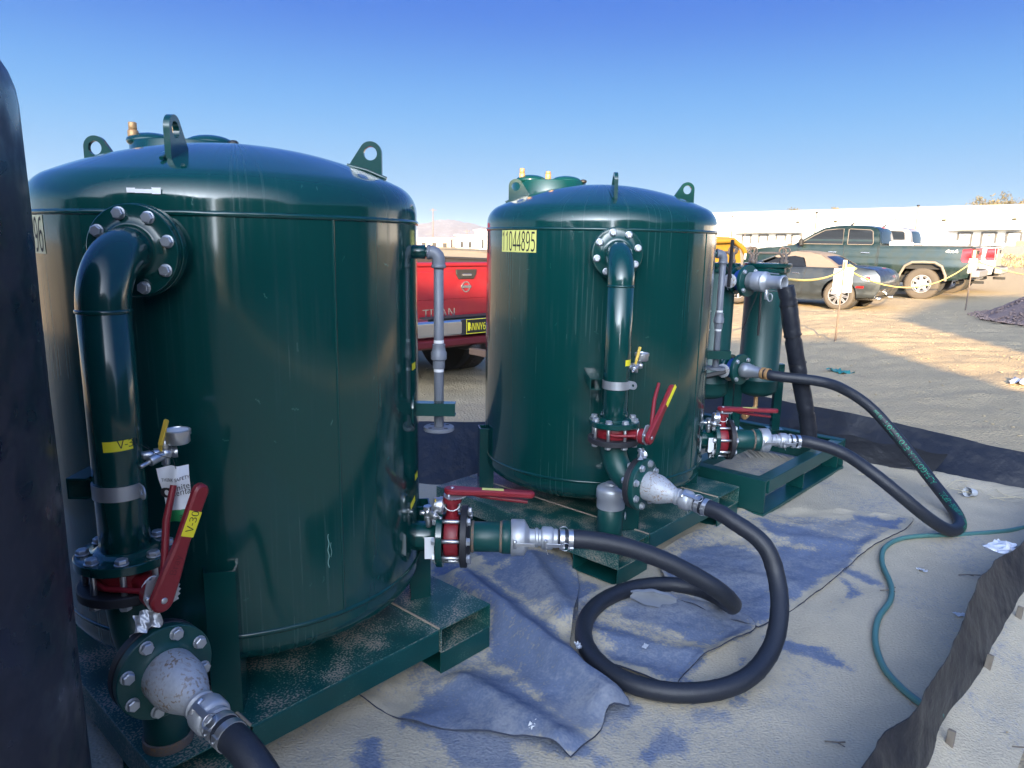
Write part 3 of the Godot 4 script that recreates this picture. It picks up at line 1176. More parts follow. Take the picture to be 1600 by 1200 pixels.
	# gauge on a tube beside the outlet
	gauge_set(Vector3(0.655, oy + 0.05, 0.035), Vector3(-0.05, 0.99, 0.05).normalized(), X, o, false)
	b = MB.new()
	b.beam(Vector3(0.678, oy + 0.075, 0.05), Vector3(0.682, oy + 0.165, 0.055), 0.013, 0.006, 0.002, X)
	part("valve_grip", b, M.yellow_grip, o)
	b = MB.new()
	b.t = Transform3D(Basis(Vector3(0.3, 0.95, 0).normalized(), 0.1), Vector3(0.662, oy - 0.012, 0.085))
	b.box(Vector3.ZERO, Vector3(0.034, 0.085, 0.003), 0.001)
	part("wired_tag", b, M.paper, o)
	# vent pipe of grey plastic on the upper right
	var vx := 0.686
	b = MB.new()
	b.cyl(Vector3(0.585, yn, -0.03), Vector3(0.64, yn, -0.03), 0.024, -1, 20)
	b.cyl(Vector3(0.63, yn, -0.03), Vector3(0.662, yn, -0.03), 0.017, -1, 16)
	part("vent_nipple", b, M.green, o)
	b = MB.new()
	b.tube(PackedVector3Array([Vector3(0.648, yn, -0.03), Vector3(0.66, yn, -0.03), Vector3(0.673, yn - 0.004, -0.03), Vector3(0.682, yn - 0.013, -0.03), Vector3(vx, yn - 0.026, -0.03), Vector3(vx, yn - 0.045, -0.03)]), 0.0235, 20)
	b.cyl(Vector3(0.646, yn, -0.03), Vector3(0.657, yn, -0.03), 0.026, -1, 20)
	b.cyl(Vector3(vx, yn - 0.055, -0.03), Vector3(vx, yn - 0.042, -0.03), 0.026, -1, 20)
	part("vent_elbow", b, M.pvc, o)
	b = MB.new()
	b.cyl(Vector3(vx, 0.885, -0.03), Vector3(vx, yn - 0.05, -0.03), 0.0175, -1, 20)
	var vp := part("vent_pipe", b, M.pvc, o)
	b = MB.new()
	b.lathe([Vector2(0.0, 0), Vector2(0.021, 0), Vector2(0.022, 0.003), Vector2(0.022, 0.03), Vector2(0.0285, 0.034), Vector2(0.0285, 0.058), Vector2(0.025, 0.062), Vector2(0.023, 0.075), Vector2(0.023, 0.088), Vector2(0, 0.088)], Vector3(vx, 1.108, -0.03), Vector3.UP, 24, 0.7)
	part("union", b, M.pvc, vp)
	for y in [1.096, 1.20]:
		b = MB.new()
		b.cyl(Vector3(vx, y, -0.03), Vector3(vx, y + 0.011, -0.03), 0.0183, -1, 20, 0.0)
		part("tape_wrap", b, M.tape, vp)
	var vf := flange("vent_flange", Vector3(vx, 0.878, -0.03), Vector3.UP, 0.014, M.pvc, o, 0, 0.056, false)
	for i in 4:
		b = MB.new()
		var an := TAU * (i + 0.5) / 4.0
		b.cyl(Vector3(vx + sin(an) * 0.04, 0.8921, -0.03 + cos(an) * 0.04), Vector3(vx + sin(an) * 0.04, 0.8926, -0.03 + cos(an) * 0.04), 0.0075, -1, 12, 0.0)
		part("bolt_hole", b, M.dark, vf)
	b = MB.new()
	b.t = Transform3D(Basis(Vector3(0, 0, 1), Vector3.UP, Vector3(1, 0, 0)), Vector3(0.675, 0.968, 0.012))
	b.plate(PackedVector2Array([Vector2(0.02, 0.023), Vector2(-0.024, 0.023), Vector2(-0.024, 0.019), Vector2(0.016, 0.019), Vector2(0.016, -0.019), Vector2(-0.024, -0.019), Vector2(-0.024, -0.023), Vector2(0.02, -0.023)]), 0.15)
	b.t = Transform3D()
	b.lathe([Vector2(0, 0), Vector2(0.07, 0), Vector2(0.07, 0.005), Vector2(0, 0.008)], Vector3(0.604, 0.968, 0.02), X, 30, 0.6)
	part("vent_bracket", b, M.green, o)
	# stickers
	if which == 2:
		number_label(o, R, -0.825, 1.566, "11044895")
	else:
		number_label(o, R, -0.80, 1.556, "11044896", mat(Color(0.46, 0.46, 0.30), 0.35))  # paler label colour has the sheen of grazing light painted in
		b = MB.new()
		for s in [[-0.040, 0.0, 0.012], [-0.018, 0.0035, 0.010], [0.004, 0.004, 0.010], [0.026, 0.0015, 0.016]]:
			var w := 0.023
			var p0 := MB.new()
			bent_strip(p0, Vector3.ZERO, R + 0.0015, (s[0]) / R, 1.672 - s[1] * 0.5, w, s[2])
			var f := b.v.size()
			b.v.append_array(p0.v)
			b.n.append_array(p0.n)
			b.uv.append_array(p0.uv)
			b.c.append_array(p0.c)
			for q in p0.ix:
				b.ix.append(q + f)
		part("torn_sticker", b, M.white, o)
		for s in [[1.475, 1.13, 0.0, 0.05], [1.52, 0.722, 0.0, 0.05], [1.43, 0.64, 0.25, 0.06]]:
			b = MB.new()
			bent_strip(b, Vector3.ZERO, R + 0.0012, s[0], s[1], s[3], 0.024, s[2])
			part("valve_sticker", b, M.yellow, o)
		b = MB.new()
		var dr := PackedVector3Array()
		for i in 22:
			var q := 0.713 - 0.003 * sin(i * 0.8) - 0.00015 * i
			dr.append(Vector3(sin(q) * (R + 0.0003), 0.675 - 0.0052 * i, cos(q) * (R + 0.0003)))
		b.tube(dr, 0.0011, 5)
		for i in 10:
			dr[i] += Vector3(0.006, -0.03, -0.006)
		b.tube(dr.slice(0, 10), 0.0007, 5)
		part("chalk_drip", b, mat(Color(0.22, 0.40, 0.36), 0.7), o)


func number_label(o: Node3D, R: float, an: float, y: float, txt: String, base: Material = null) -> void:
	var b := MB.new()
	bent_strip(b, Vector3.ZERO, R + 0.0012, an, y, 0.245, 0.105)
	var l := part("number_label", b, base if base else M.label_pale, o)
	b = MB.new()
	letters(b, txt, 0.094, round_at(Vector3.ZERO, R + 0.002, an, y), 0.415)
	part("label_number", b, M.ink, l)


func paper_tag(at: Vector3) -> void:
	var o := thing("paper_tag", "creased white paper tag with green foot hanging beside the near inlet pipe", "tag", T1 + at)
	var right := Vector3(0.95, 0, -0.31).normalized()
	var front := right.cross(Vector3.UP)
	var out := func(x: float, y: float) -> Array:
		# x across, y down from the hole; folded along a crease
		var tw := (right + front * (0.55 if x < 0.012 else -0.35)).normalized()
		var p := right * 0.012 + tw * (x - 0.012) + Vector3(0, -y - (0.10 * absf(x - 0.012) if x < 0.012 else -0.12 * (x - 0.012)), 0) + front * (0.004 * sin(y * 70.0) + 0.003 * sin(x * 120.0 + y * 40.0))
		return [p, front]
	var white := MB.new()
	var green := MB.new()
	for part_i in 2:
		var rows := []
		for i in 13:
			var row := []
			var y := lerpf(0.0, 0.112, i / 12.0) if part_i == 0 else lerpf(0.112, 0.142, i / 12.0)
			for j in 15:
				var wd := 0.062 - 0.018 * y / 0.14
				var q: Array = out.call(lerpf(-wd * 0.72, wd * 0.62, j / 14.0) + y * 0.10, y - 0.012 + (0.006 * absf(j - 7) / 7.0 if i == 0 and part_i == 0 else 0.0))
				row.append(q[0])
			rows.append(row)
		(white if part_i == 0 else green).grid(rows)
	part("paper", white, M.paper, o)
	part("green_foot", green, M.tag_green, o)
	var put := func(txt: String, h: float, cx: float, cy: float, sq: float) -> void:
		var b := MB.new()
		letters(b, txt, h, func(x: float, y: float) -> Array:
			var q: Array = out.call(cx + x, cy - y)
			return [q[0] + front * 0.0022, front], sq)
		part("print", b, M.ink, o)
	put.call("THINK SAFETY", 0.0085, 0.004, 0.022, 0.95)
	put.call("United", 0.0145, 0.022, 0.044, 0.9)
	put.call("Rentals", 0.0145, 0.024, 0.058, 0.9)
	put.call("RE", 0.012, 0.018, 0.118, 0.9)
	var b2 := MB.new()
	var logo := PackedVector2Array()
	for k in 32:
		var d := Vector2.from_angle(TAU * k / 32.0)
		logo.append(Vector2(signf(d.x) * pow(absf(d.x), 0.7) * 0.018, signf(d.y) * pow(absf(d.y), 0.7) * 0.013))
	var tmp := MB.new()
	tmp.holed(logo, Vector2.ZERO, 0.0072, 0.0004, 40)
	for i in tmp.v.size():
		var q: Array = out.call(-0.020 + tmp.v[i].x, 0.056 - tmp.v[i].y)
		tmp.v[i] = q[0] + front * (0.0024 + tmp.v[i].z)
	part("logo", tmp, M.ink, o)
	b2.tube(PackedVector3Array([Vector3(0.012, 0.006, 0.002), Vector3(0.006, 0.03, 0.0), Vector3(-0.03, 0.04, 0.0), Vector3(-0.065, 0.065, 0.005)]), 0.0009, 5)
	part("tie_wire", b2, M.dark, o)


func skid(o: Node3D, which: int) -> void:
	# square deck with its corners towards and across the view, fork pockets open on all four sides
	var hd := 0.885
	var H := 0.182
	var yaw := -PI / 4 + 0.05
	var s := hd * sqrt(2.0) * 0.5
	var root := Transform3D(Basis(Vector3.UP, yaw), Vector3.ZERO)
	# in the frame: +x right front side, +z left front side
	var b := MB.new()
	b.t = root
	var pw := 0.26
	b.box(Vector3(0, H - 0.003, 0), Vector3(2 * (s - 0.003), 0.006, 2 * (s - pw) - 0.012), 0.0)
	part("deck_plate", b, M.deck, o)
	b = MB.new()
	b.t = root
	for q in [-1.0, 1.0]:
		b.tube(PackedVector3Array([Vector3(-s + 0.1, H + 0.001, q * (s - pw - 0.003)), Vector3(s - 0.005, H + 0.001, q * (s - pw - 0.003))]), 0.005, 6)
	part("dusty_weld", b, M.dust, o)
	# down-turned lips between the pockets
	for q in [-1.0, 1.0]:
		b = MB.new()
		b.t = root
		var rows := []
		var w := s - pw - 0.008
		for i in 7:
			var an := PI / 2 * i / 6.0
			rows.append([Vector3(q * (s - 0.012 + 0.012 * sin(an)), H - 0.012 + 0.012 * cos(an), -w), Vector3(q * (s - 0.012 + 0.012 * sin(an)), H - 0.012 + 0.012 * cos(an), w)])
		rows.append([Vector3(q * s, H - 0.085, -w), Vector3(q * s, H - 0.085, w)])
		rows.append([Vector3(q * (s - 0.006), H - 0.085, -w), Vector3(q * (s - 0.006), H - 0.085, w)])
		rows.append([Vector3(q * (s - 0.006), H - 0.02, -w), Vector3(q * (s - 0.006), H - 0.02, w)])
		b.grid(rows.slice(0, 8))
		b.grid(rows.slice(7, 10))
		part("deck_lip", b, M.lip, o)
	# fork pockets: long boxes along x on both z sides, walls only
	for q in [-1.0, 1.0]:
		b = MB.new()
		b.t = root
		var zc: float = q * (s - pw * 0.5)
		var th := 0.006
		b.box(Vector3(0, H - th / 2, zc), Vector3(2 * s, th, pw), 0.002)
		b.box(Vector3(0, H - 0.095, zc), Vector3(2 * s - 0.004, th, pw - 2 * th), 0.0)
		b.box(Vector3(0, H - 0.052, q * (s - th / 2)), Vector3(2 * s, 0.093, th), 0.002)
		b.box(Vector3(0, H - 0.049, q * (s - pw + th / 2)), Vector3(2 * s, 0.087, th), 0.0)
		part("fork_pocket", b, M.deck, o)
		# feet: open channels below the pocket at both ends
		for e in [-1.0, 1.0]:
			b = MB.new()
			b.t = root
			var xc: float = e * (s - 0.13)
			b.box(Vector3(e * (s - 0.004), (H - 0.098) * 0.5, zc), Vector3(0.006, H - 0.1, pw - 0.004), 0.001)
			b.box(Vector3(e * (s - 0.26), (H - 0.098) * 0.5, zc), Vector3(0.006, H - 0.1, pw - 0.004), 0.001)
			b.box(Vector3(xc, 0.006, zc), Vector3(0.25, 0.005, pw - 0.008), 0.001)
			part("foot", b, M.lip, o)
	# four angle posts that carry the shell
	for i in 4:
		var an := PI / 2 * i + 0.19
		var rad := Vector3(sin(an), 0, cos(an))
		var tn := Vector3(cos(an), 0, -sin(an))
		b = MB.new()
		var top := 0.63 if i == 0 else 0.56
		b.t = Transform3D(Basis(tn, rad, Vector3.UP) , rad * 0.618 + Vector3(0, (H + top) * 0.5, 0))
		b.plate(PackedVector2Array([Vector2(-0.05, -0.045), Vector2(-0.044, -0.045), Vector2(-0.026, 0.028), Vector2(0.048, 0.028), Vector2(0.048, -0.045), Vector2(0.054, -0.045), Vector2(0.054, 0.034), Vector2(-0.03, 0.034)]), top - H)
		part("support_post", b, M.green, o)


# ---------------------------------------------------------------- ground, liner floor
func setting() -> void:
	var sand := mat(Color.WHITE, 0.95, 0.0, 0.2)
	sand.albedo_texture = mottle(1024, Color(0.38, 0.30, 0.185), Color(0.53, 0.43, 0.275), Color(0.22, 0.175, 0.125), 154.0, 71, 0.006, 0.16, 60.0)
	sand.normal_enabled = true
	sand.normal_texture = bump(72, 0.14, 512, 4.0, 5)
	sand.normal_scale = 0.9
	tri_map(sand, 0.45)
	M.sand = sand
	# one sheet out to the horizon, denser near the yard
	var xs := []
	var zs := []
	for i in 241:
		xs.append(-9.0 + i * 0.1)
	for i in 272:
		zs.append(3.0 - i * 0.1)
	var ex := [24, 40, 70, 120, 200, 400, 900, 2500, 9000]
	for q in ex:
		xs.append(q)
		xs.push_front(-q)
	for q in [-26.5, -32, -42, -60, -90, -140, -220, -400, -900, -3000, -12000]:
		zs.append(q)
	for q in [12, 40, 200, 2000]:
		zs.push_front(q)
	var b := MB.new()
	var rows := []
	for z in zs:
		var row := []
		for x in xs:
			var y := ground_y(x, z)
			var near := ss(26.0, 14.0, Vector2(x, z).length())
			y += near * (0.03 * relief.get_noise_2d(x * 0.9, z * 1.8) + 0.02 * relief.get_noise_2d(x * 2.2 + 50.0, z * 5.0)) * (0.12 + 0.88 * ss(3.0, 6.5, -z))
			y += near * ruts(x, z)
			if near > 0.0:
				y = lerpf(y, -0.06, ss(-0.34, -0.06, liner_side(x, z)))
			row.append(Vector3(x, y, z))
		rows.append(row)
	b.grid(rows)
	struct("ground", b, sand)
	# darker fine gravel of the driven track behind the tanks
	# far mountain and plain
	b = MB.new()
	rows = []
	var R0 := 5200.0
	for i in 26:
		var row := []
		for j in 121:
			var a := lerpf(-0.55, 0.55, j / 120.0)
			var u := (a * 1115.0 + 800.0)
			var h := 172.0 * exp(-pow((u - 700.0) / 78.0, 2.0)) + 60.0 * exp(-pow((u - 560.0) / 130.0, 2.0)) + 62.0 * exp(-pow((u - 840.0) / 120.0, 2.0)) + 16.0 * exp(-pow((u - 200.0) / 200.0, 2.0))
			h += 10.0 * noise.get_noise_2d(u * 0.02, 3.0)
			var t := i / 25.0
			var r := R0 + 2400.0 * t
			var yy := h * sin(PI * minf(t * 1.25, 1.0) * 0.5) * (1.0 + 0.16 * noise.get_noise_2d(u * 0.11, t * 6.0)) - 3.0
			row.append(Vector3(sin(a) * r, yy, -cos(a) * r))
		rows.append(row)
	b.grid(rows)
	var hill := mat(Color.WHITE, 1.0, 0.0, 0.1)
	hill.albedo_texture = mottle(512, Color(0.16, 0.135, 0.13), Color(0.27, 0.23, 0.20), Color(0.42, 0.36, 0.31), 160.0, 75, 0.012, 0.05, 40.0)
	tri_map(hill, 0.0011)
	struct("hills", b, hill)


# tyre ruts pressed in the dirt beyond the liner
func ruts(x: float, z: float) -> float:
	var y := 0.0
	for k in 5:
		var zc: float = -7.6 - 1.55 * k + [0.10, -0.05, 0.16, 0.08, -0.12][k] * (x - 4.0) + 0.35 * sin(x * 0.45 + k * 1.7)
		var d := absf(z - zc)
		if d < 0.4:
			y += -0.018 * exp(-pow(d / 0.13, 2.0)) * (0.7 + 0.3 * sin(x * 21.0 + k)) + 0.011 * exp(-pow((d - 0.24) / 0.07, 2.0))
	return y


# signed distance-like measure: positive inside the lined yard
func liner_side(x: float, z: float) -> float:
	var poly := [Vector2(0.95, -1.62), Vector2(1.6, -2.28), Vector2(2.75, -3.42), Vector2(3.6, -4.25), Vector2(2.5, -5.3), Vector2(1.2, -6.4), Vector2(-0.6, -5.1), Vector2(-3.6, -5.2), Vector2(-3.6, 1.5), Vector2(0.6, 1.5)]
	var p := Vector2(x, z)
	var d := 99.0
	for i in poly.size():
		d = minf(d, p.distance_to(Geometry2D.get_closest_point_to_segment(p, poly[i], poly[(i + 1) % poly.size()])))
	return d if Geometry2D.is_point_in_polygon(p, PackedVector2Array(poly)) else -d


func blue_mask() -> PackedByteArray:
	# where the grey-blue felt shows through the sand, over x -1.6 .. 3.2, z -5.2 .. -1.6
	var w := 640
	var h := 480
	var f := Image.create(w, h, false, Image.FORMAT_L8)
	var warp := fbm(81, 2.2, 4)
	var polys := [
		[-0.28,-3,-0.1,-3.13,-0.02,-2.99,0.07,-2.83,0.16,-2.68,0.22,-2.51,0.27,-2.42,0.37,-2.25,0.46,-2.18,0.41,-2.14,0.35,-2.16,0.28,-2.05,0.23,-2.08,0.15,-2.17,0.08,-2.29,0.02,-2.41,-0.06,-2.47,-0.07,-2.75],
		[-0.07,-3.15,0.06,-3.38,0.19,-3.41,0.31,-3.33,0.32,-3.19,0.43,-3.06,0.3,-2.89,0.26,-2.67,0.22,-2.7,0.18,-2.87,0.09,-2.93,0,-3.05],
		[-0.36,-2.12,-0.24,-2.24,-0.12,-2.35,-0,-2.38,0.02,-2.3,0.09,-2.2,0.18,-2.09,0.25,-2,0.28,-2,0.2,-1.92,0.09,-2.02,-0.02,-2.04,0.02,-1.96,0.06,-1.89,-0.14,-1.89,-0.19,-1.99,-0.25,-2.05,-0.34,-2.08],
		[0.25,-1.97,0.35,-1.91,0.36,-1.9,0.3,-1.9],
		[0.4,-1.9,0.41,-1.96,0.48,-2,0.54,-2.07,0.56,-2.06,0.54,-1.98,0.47,-1.96,0.44,-1.9],
		[-0.37,-3.3,-0.25,-3.27,-0.16,-3.17,-0.25,-3.06,-0.35,-3.14],
		[-0.2,-3.44,-0.21,-3.58,-0.08,-3.63,0.08,-3.59,0.06,-3.41,-0.07,-3.23],
		[0.34,-2.73,0.39,-2.76,0.5,-2.65,0.62,-2.54,0.73,-2.52,0.78,-2.49,0.66,-2.39,0.6,-2.33,0.52,-2.41,0.39,-2.5,0.44,-2.56,0.35,-2.63],
		[0.48,-2.86,0.57,-2.92,0.72,-2.94,0.82,-2.87,0.92,-2.8,1.02,-2.72,0.92,-2.63,0.8,-2.58,0.72,-2.64,0.6,-2.77,0.51,-2.78],
		[0.74,-3.29,0.91,-3.45,1.14,-3.58,1.23,-3.51,1.27,-3.35,1.19,-3.03,1.09,-2.75,1.04,-2.72,0.96,-2.8,0.9,-2.88,0.75,-3.16],
		[1.36,-3.51,1.48,-3.54,1.5,-3.36,1.37,-3.03,1.22,-2.89,1.31,-3.15],
		[1.42,-3.97,1.56,-3.86,1.67,-3.79,1.61,-3.62,1.44,-3.69],
		[1.01,-2.71,1.05,-2.68,1.12,-2.65,1.19,-2.6,1.17,-2.53,1.09,-2.59],
		[0.84,-2.44,0.93,-2.52,0.93,-2.47,0.85,-2.42],
		[0.65,-2.36,0.69,-2.35,0.76,-2.33,0.64,-2.32],
		[0.77,-2.24,0.86,-2.29,0.83,-2.26,0.78,-2.21],
		[0.63,-2.18,0.77,-2.16,0.76,-2.15,0.62,-2.15],
		[2.03,-4.02,2.19,-3.98,2.37,-3.98,2.18,-3.81,2.02,-3.96],
		[1.61,-3.81,1.71,-3.76,1.84,-3.64,2.05,-3.71,1.89,-3.55,1.72,-3.39,1.58,-3.22,1.38,-3.21,1.46,-3.42,1.64,-3.52,1.53,-3.6],
		[1.41,-3.48,1.67,-3.54,1.9,-3.55,1.62,-3.29,1.41,-3.08,1.36,-3.02,1.22,-2.88,1.28,-3.06],
		[1.63,-3.31,1.73,-3.27,1.78,-3.15,1.75,-3.11,1.67,-3.22],
		[1.58,-3.22,1.62,-3.2,1.64,-3.11,1.62,-3.05,1.49,-2.92,1.35,-2.79,1.4,-2.87,1.54,-3.01,1.59,-3.09],
		[1.12,-2.66,1.19,-2.62,1.31,-2.58,1.27,-2.55,1.32,-2.46,1.28,-2.45,1.16,-2.52,1.09,-2.59],
		[-0.46,-1.99,-0.42,-2.02,-0.37,-1.94,-0.38,-1.85,-0.44,-1.88]
	]
	var whole := [[-0.56, -2.95, -0.29, -3.21, 0.02, -3.43, 0.31, -3.41, 0.33, -3.1, 0.3, -2.7, 0.34, -2.33, 0.47, -2.19, 0.2, -1.925, -0.02, -2.03, -0.3, -2.15], [0.31, -2.9, 0.55, -3.1, 0.8, -3.02, 1.03, -2.72, 0.68, -2.41, 0.61, -2.31, 0.28, -2.56], [0.74, -3.42, 1.05, -3.75, 1.4, -4.05, 1.9, -4.0, 2.3, -3.95, 1.84, -3.49, 1.28, -2.92, 1.04, -2.73, 0.74, -2.93]]
	for q in whole + polys:
		var level: float = [0.30, 0.36, 0.42][whole.find(q)] if q in whole else 1.0
		var tone := Color(level, level, level)
		var poly := PackedVector2Array()
		for i in range(0, q.size(), 2):
			poly.append(Vector2(q[i], q[i + 1]))
		var r := Rect2(poly[0], Vector2.ZERO)
		for p in poly:
			r = r.expand(p)
		r = r.grow(0.06)
		for y in range(maxi(0, int((r.position.y + 5.2) / 3.6 * h)), mini(h, int((r.end.y + 5.2) / 3.6 * h))):
			for x in range(maxi(0, int((r.position.x + 1.6) / 4.8 * w)), mini(w, int((r.end.x + 1.6) / 4.8 * w))):
				var p := Vector2(-1.6 + 4.8 * (x + 0.5) / w, -5.2 + 3.6 * (y + 0.5) / h)
				p += Vector2(warp.get_noise_2d(p.x * 4.0, p.y * 4.0), warp.get_noise_2d(p.x * 4.0 + 90.0, p.y * 4.0)) * 0.035
				if Geometry2D.is_point_in_polygon(p, poly):
					f.set_pixel(x, y, tone)
	f.resize(128, 96, Image.INTERPOLATE_LANCZOS)
	f.resize(2048, 1536, Image.INTERPOLATE_CUBIC)
	return f.get_data()


func yard_floor() -> void:
	var w := 2048
	var h := 1536
	var mask := blue_mask()
	var n1 := nbytes(82, 0.013, 512, 512, 5)
	var n2 := nbytes(83, 0.16, 512, 512, 4)
	var n3 := nbytes(84, 0.05, 512, 512, 4)
	var sp := ramp(Color(0.38, 0.335, 0.25), Color(0.55, 0.485, 0.365))
	var fp := ramp(Color(0.098, 0.132, 0.208), Color(0.172, 0.214, 0.312))
	var out := PackedByteArray()
	out.resize(w * h * 3)
	for y in h:
		for x in w:
			var i := y * w + x
			var k := (y & 511) * 512 + (x & 511)
			var k2 := ((y >> 2) & 511) * 512 + ((x >> 2) & 511)
			var a := n1[k2]
			var b := n2[k]
			var m: float = mask[i] / 255.0
			m = ss(0.10, 0.90, m + (b - 128) * 0.0030 + (n3[k] - 128) * 0.0026 + (a - 128) * 0.0040)
			# a film of dust stays on the felt
			m *= 1.0 - 0.34 * ss(112.0, 195.0, a * 0.65 + b * 0.15 + n3[k] * 0.2)
			var s: Array = sp[clampi((a + b) >> 1, 0, 255)]
			var q: Array = fp[clampi((n3[k] + b) >> 1, 0, 255)]
			out[i * 3] = int(lerpf(s[0], q[0], m))
			out[i * 3 + 1] = int(lerpf(s[1], q[1], m))
			out[i * 3 + 2] = int(lerpf(s[2], q[2], m))
	var fm := mat(Color.WHITE, 0.95, 0.0, 0.2)
	fm.albedo_texture = ImageTexture.create_from_image(Image.create_from_data(w, h, false, Image.FORMAT_RGB8, out))
	fm.texture_repeat = false
	fm.normal_enabled = true
	var nn := bump(86, 0.4, 1024, 3.0, 3)
	fm.normal_texture = nn
	fm.normal_scale = 0.42
	var cloth: StandardMaterial3D = fm.duplicate()
	cloth.normal_scale = 0.16
	M.felt = cloth
	M.felt_edge_shade = mat(Color(0.045, 0.055, 0.085), 0.95)  # near-black colour stands for the shade under the felt edges
	M.floor = fm
	# sand floor of the lined yard
	var b := MB.new()
	var rows := []
	var uvs := []
	for i in 231:
		var row := []
		var ur := []
		var z := 0.6 - i * 0.03
		for j in 241:
			var x := -3.4 + j * 0.03
			var y := floor_y(x, z)
			row.append(Vector3(x, y, z))
			ur.append(Vector2((x + 1.6) / 4.8, (z + 5.2) / 3.6))
		rows.append(row)
		uvs.append(ur)
	b.grid(rows, uvs)
	# keep only what lies inside the liner
	var kept := PackedInt32Array()
	for i in range(0, b.ix.size(), 3):
		var c := (b.v[b.ix[i]] + b.v[b.ix[i + 1]] + b.v[b.ix[i + 2]]) / 3.0
		if liner_side(c.x, c.z) > -0.30:
			kept.append_array([b.ix[i], b.ix[i + 1], b.ix[i + 2]])
	b.ix = kept
	struct("yard_floor", b, fm)
	# felt sheets with wavy edges, lying on the sand
	var ridges_a := [[Vector2(-0.22, -3.05), Vector2(0.34, -2.20), 0.075, 0.075], [Vector2(0.10, -3.30), Vector2(0.24, -2.75), 0.07, 0.055], [Vector2(-0.15, -2.30), Vector2(0.16, -2.0), 0.06, 0.035]]
	felt("felt_sheet", "long rumpled blue-grey felt sheet with a raised fold beside the near tank's skid", [Vector2(-0.56, -2.95), Vector2(-0.29, -3.21), Vector2(0.02, -3.43), Vector2(0.31, -3.41)], [Vector2(0.31, -3.41), Vector2(0.33, -3.1), Vector2(0.27, -2.72), Vector2(0.245, -2.5), Vector2(0.285, -2.33), Vector2(0.42, -2.18)], [Vector2(-0.62, -2.3), Vector2(-0.32, -2.09), Vector2(-0.02, -2.03), Vector2(0.09, -2.0), Vector2(0.2, -1.925)], [[0.42, -2.18], [0.34, -2.13], [0.30, -2.04], [0.2, -1.925]], ridges_a, 0.010)
	var ridges_b := [[Vector2(0.4, -2.62), Vector2(0.74, -2.50), 0.06, 0.014], [Vector2(0.5, -2.9), Vector2(0.9, -2.8), 0.06, 0.010]]
	felt("felt_sheet", "small square blue-grey felt sheet lying inside the coil of the black hose", [Vector2(0.31, -2.9), Vector2(0.55, -3.1), Vector2(0.8, -3.02)], [Vector2(0.8, -3.02), Vector2(0.95, -2.88), Vector2(1.03, -2.72)], [Vector2(0.28, -2.56), Vector2(0.42, -2.42), Vector2(0.61, -2.31)], [[1.03, -2.72], [0.86, -2.57], [0.68, -2.41], [0.61, -2.31]], ridges_b, 0.016)
	var ridges_c := [[Vector2(0.9, -3.2), Vector2(1.3, -3.1), 0.09, 0.02], [Vector2(1.3, -3.75), Vector2(1.75, -3.6), 0.07, 0.016]]
	felt("felt_sheet", "wide pale dusty felt sheet in front of the middle tank's skid", [Vector2(0.74, -3.42), Vector2(1.05, -3.75), Vector2(1.4, -4.08), Vector2(1.95, -4.12)], [Vector2(1.95, -4.12), Vector2(2.2, -4.05), Vector2(2.36, -3.95)], [Vector2(0.74, -2.93), Vector2(0.9, -2.8), Vector2(1.04, -2.715)], [[2.36, -3.95], [1.84, -3.47], [1.5, -3.11], [1.28, -2.9], [1.04, -2.715]], ridges_c, 0.014)
	# upstanding black liner along the back and the right
	back_liner()
	front_liner()


func floor_y(x: float, z: float) -> float:
	return 0.016 * relief.get_noise_2d(x * 1.4, z * 1.4) + 0.003 * relief.get_noise_2d(x * 7.0, z * 7.0) + lip_y(liner_side(x, z))


func lip_y(s: float) -> float:
	return 0.045 * ss(0.25, 0.02, s) * ss(-0.14, 0.0, s) - 0.045 * ss(-0.12, -0.29, s)


func sample_curve(pts: Array, m: int) -> PackedVector2Array:
	var cv := Curve2D.new()
	var ps := []
	for p in pts:
		ps.append(p if p is Vector2 else Vector2(p[0], p[1]))
	for i in ps.size():
		var d: Vector2 = (ps[mini(i + 1, ps.size() - 1)] - ps[maxi(i - 1, 0)]) * 0.16
		cv.add_point(ps[i], -d, d)
	var out := PackedVector2Array()
	for i in m + 1:
		out.append(cv.sample_baked(cv.get_baked_length() * i / m, true))
	return out


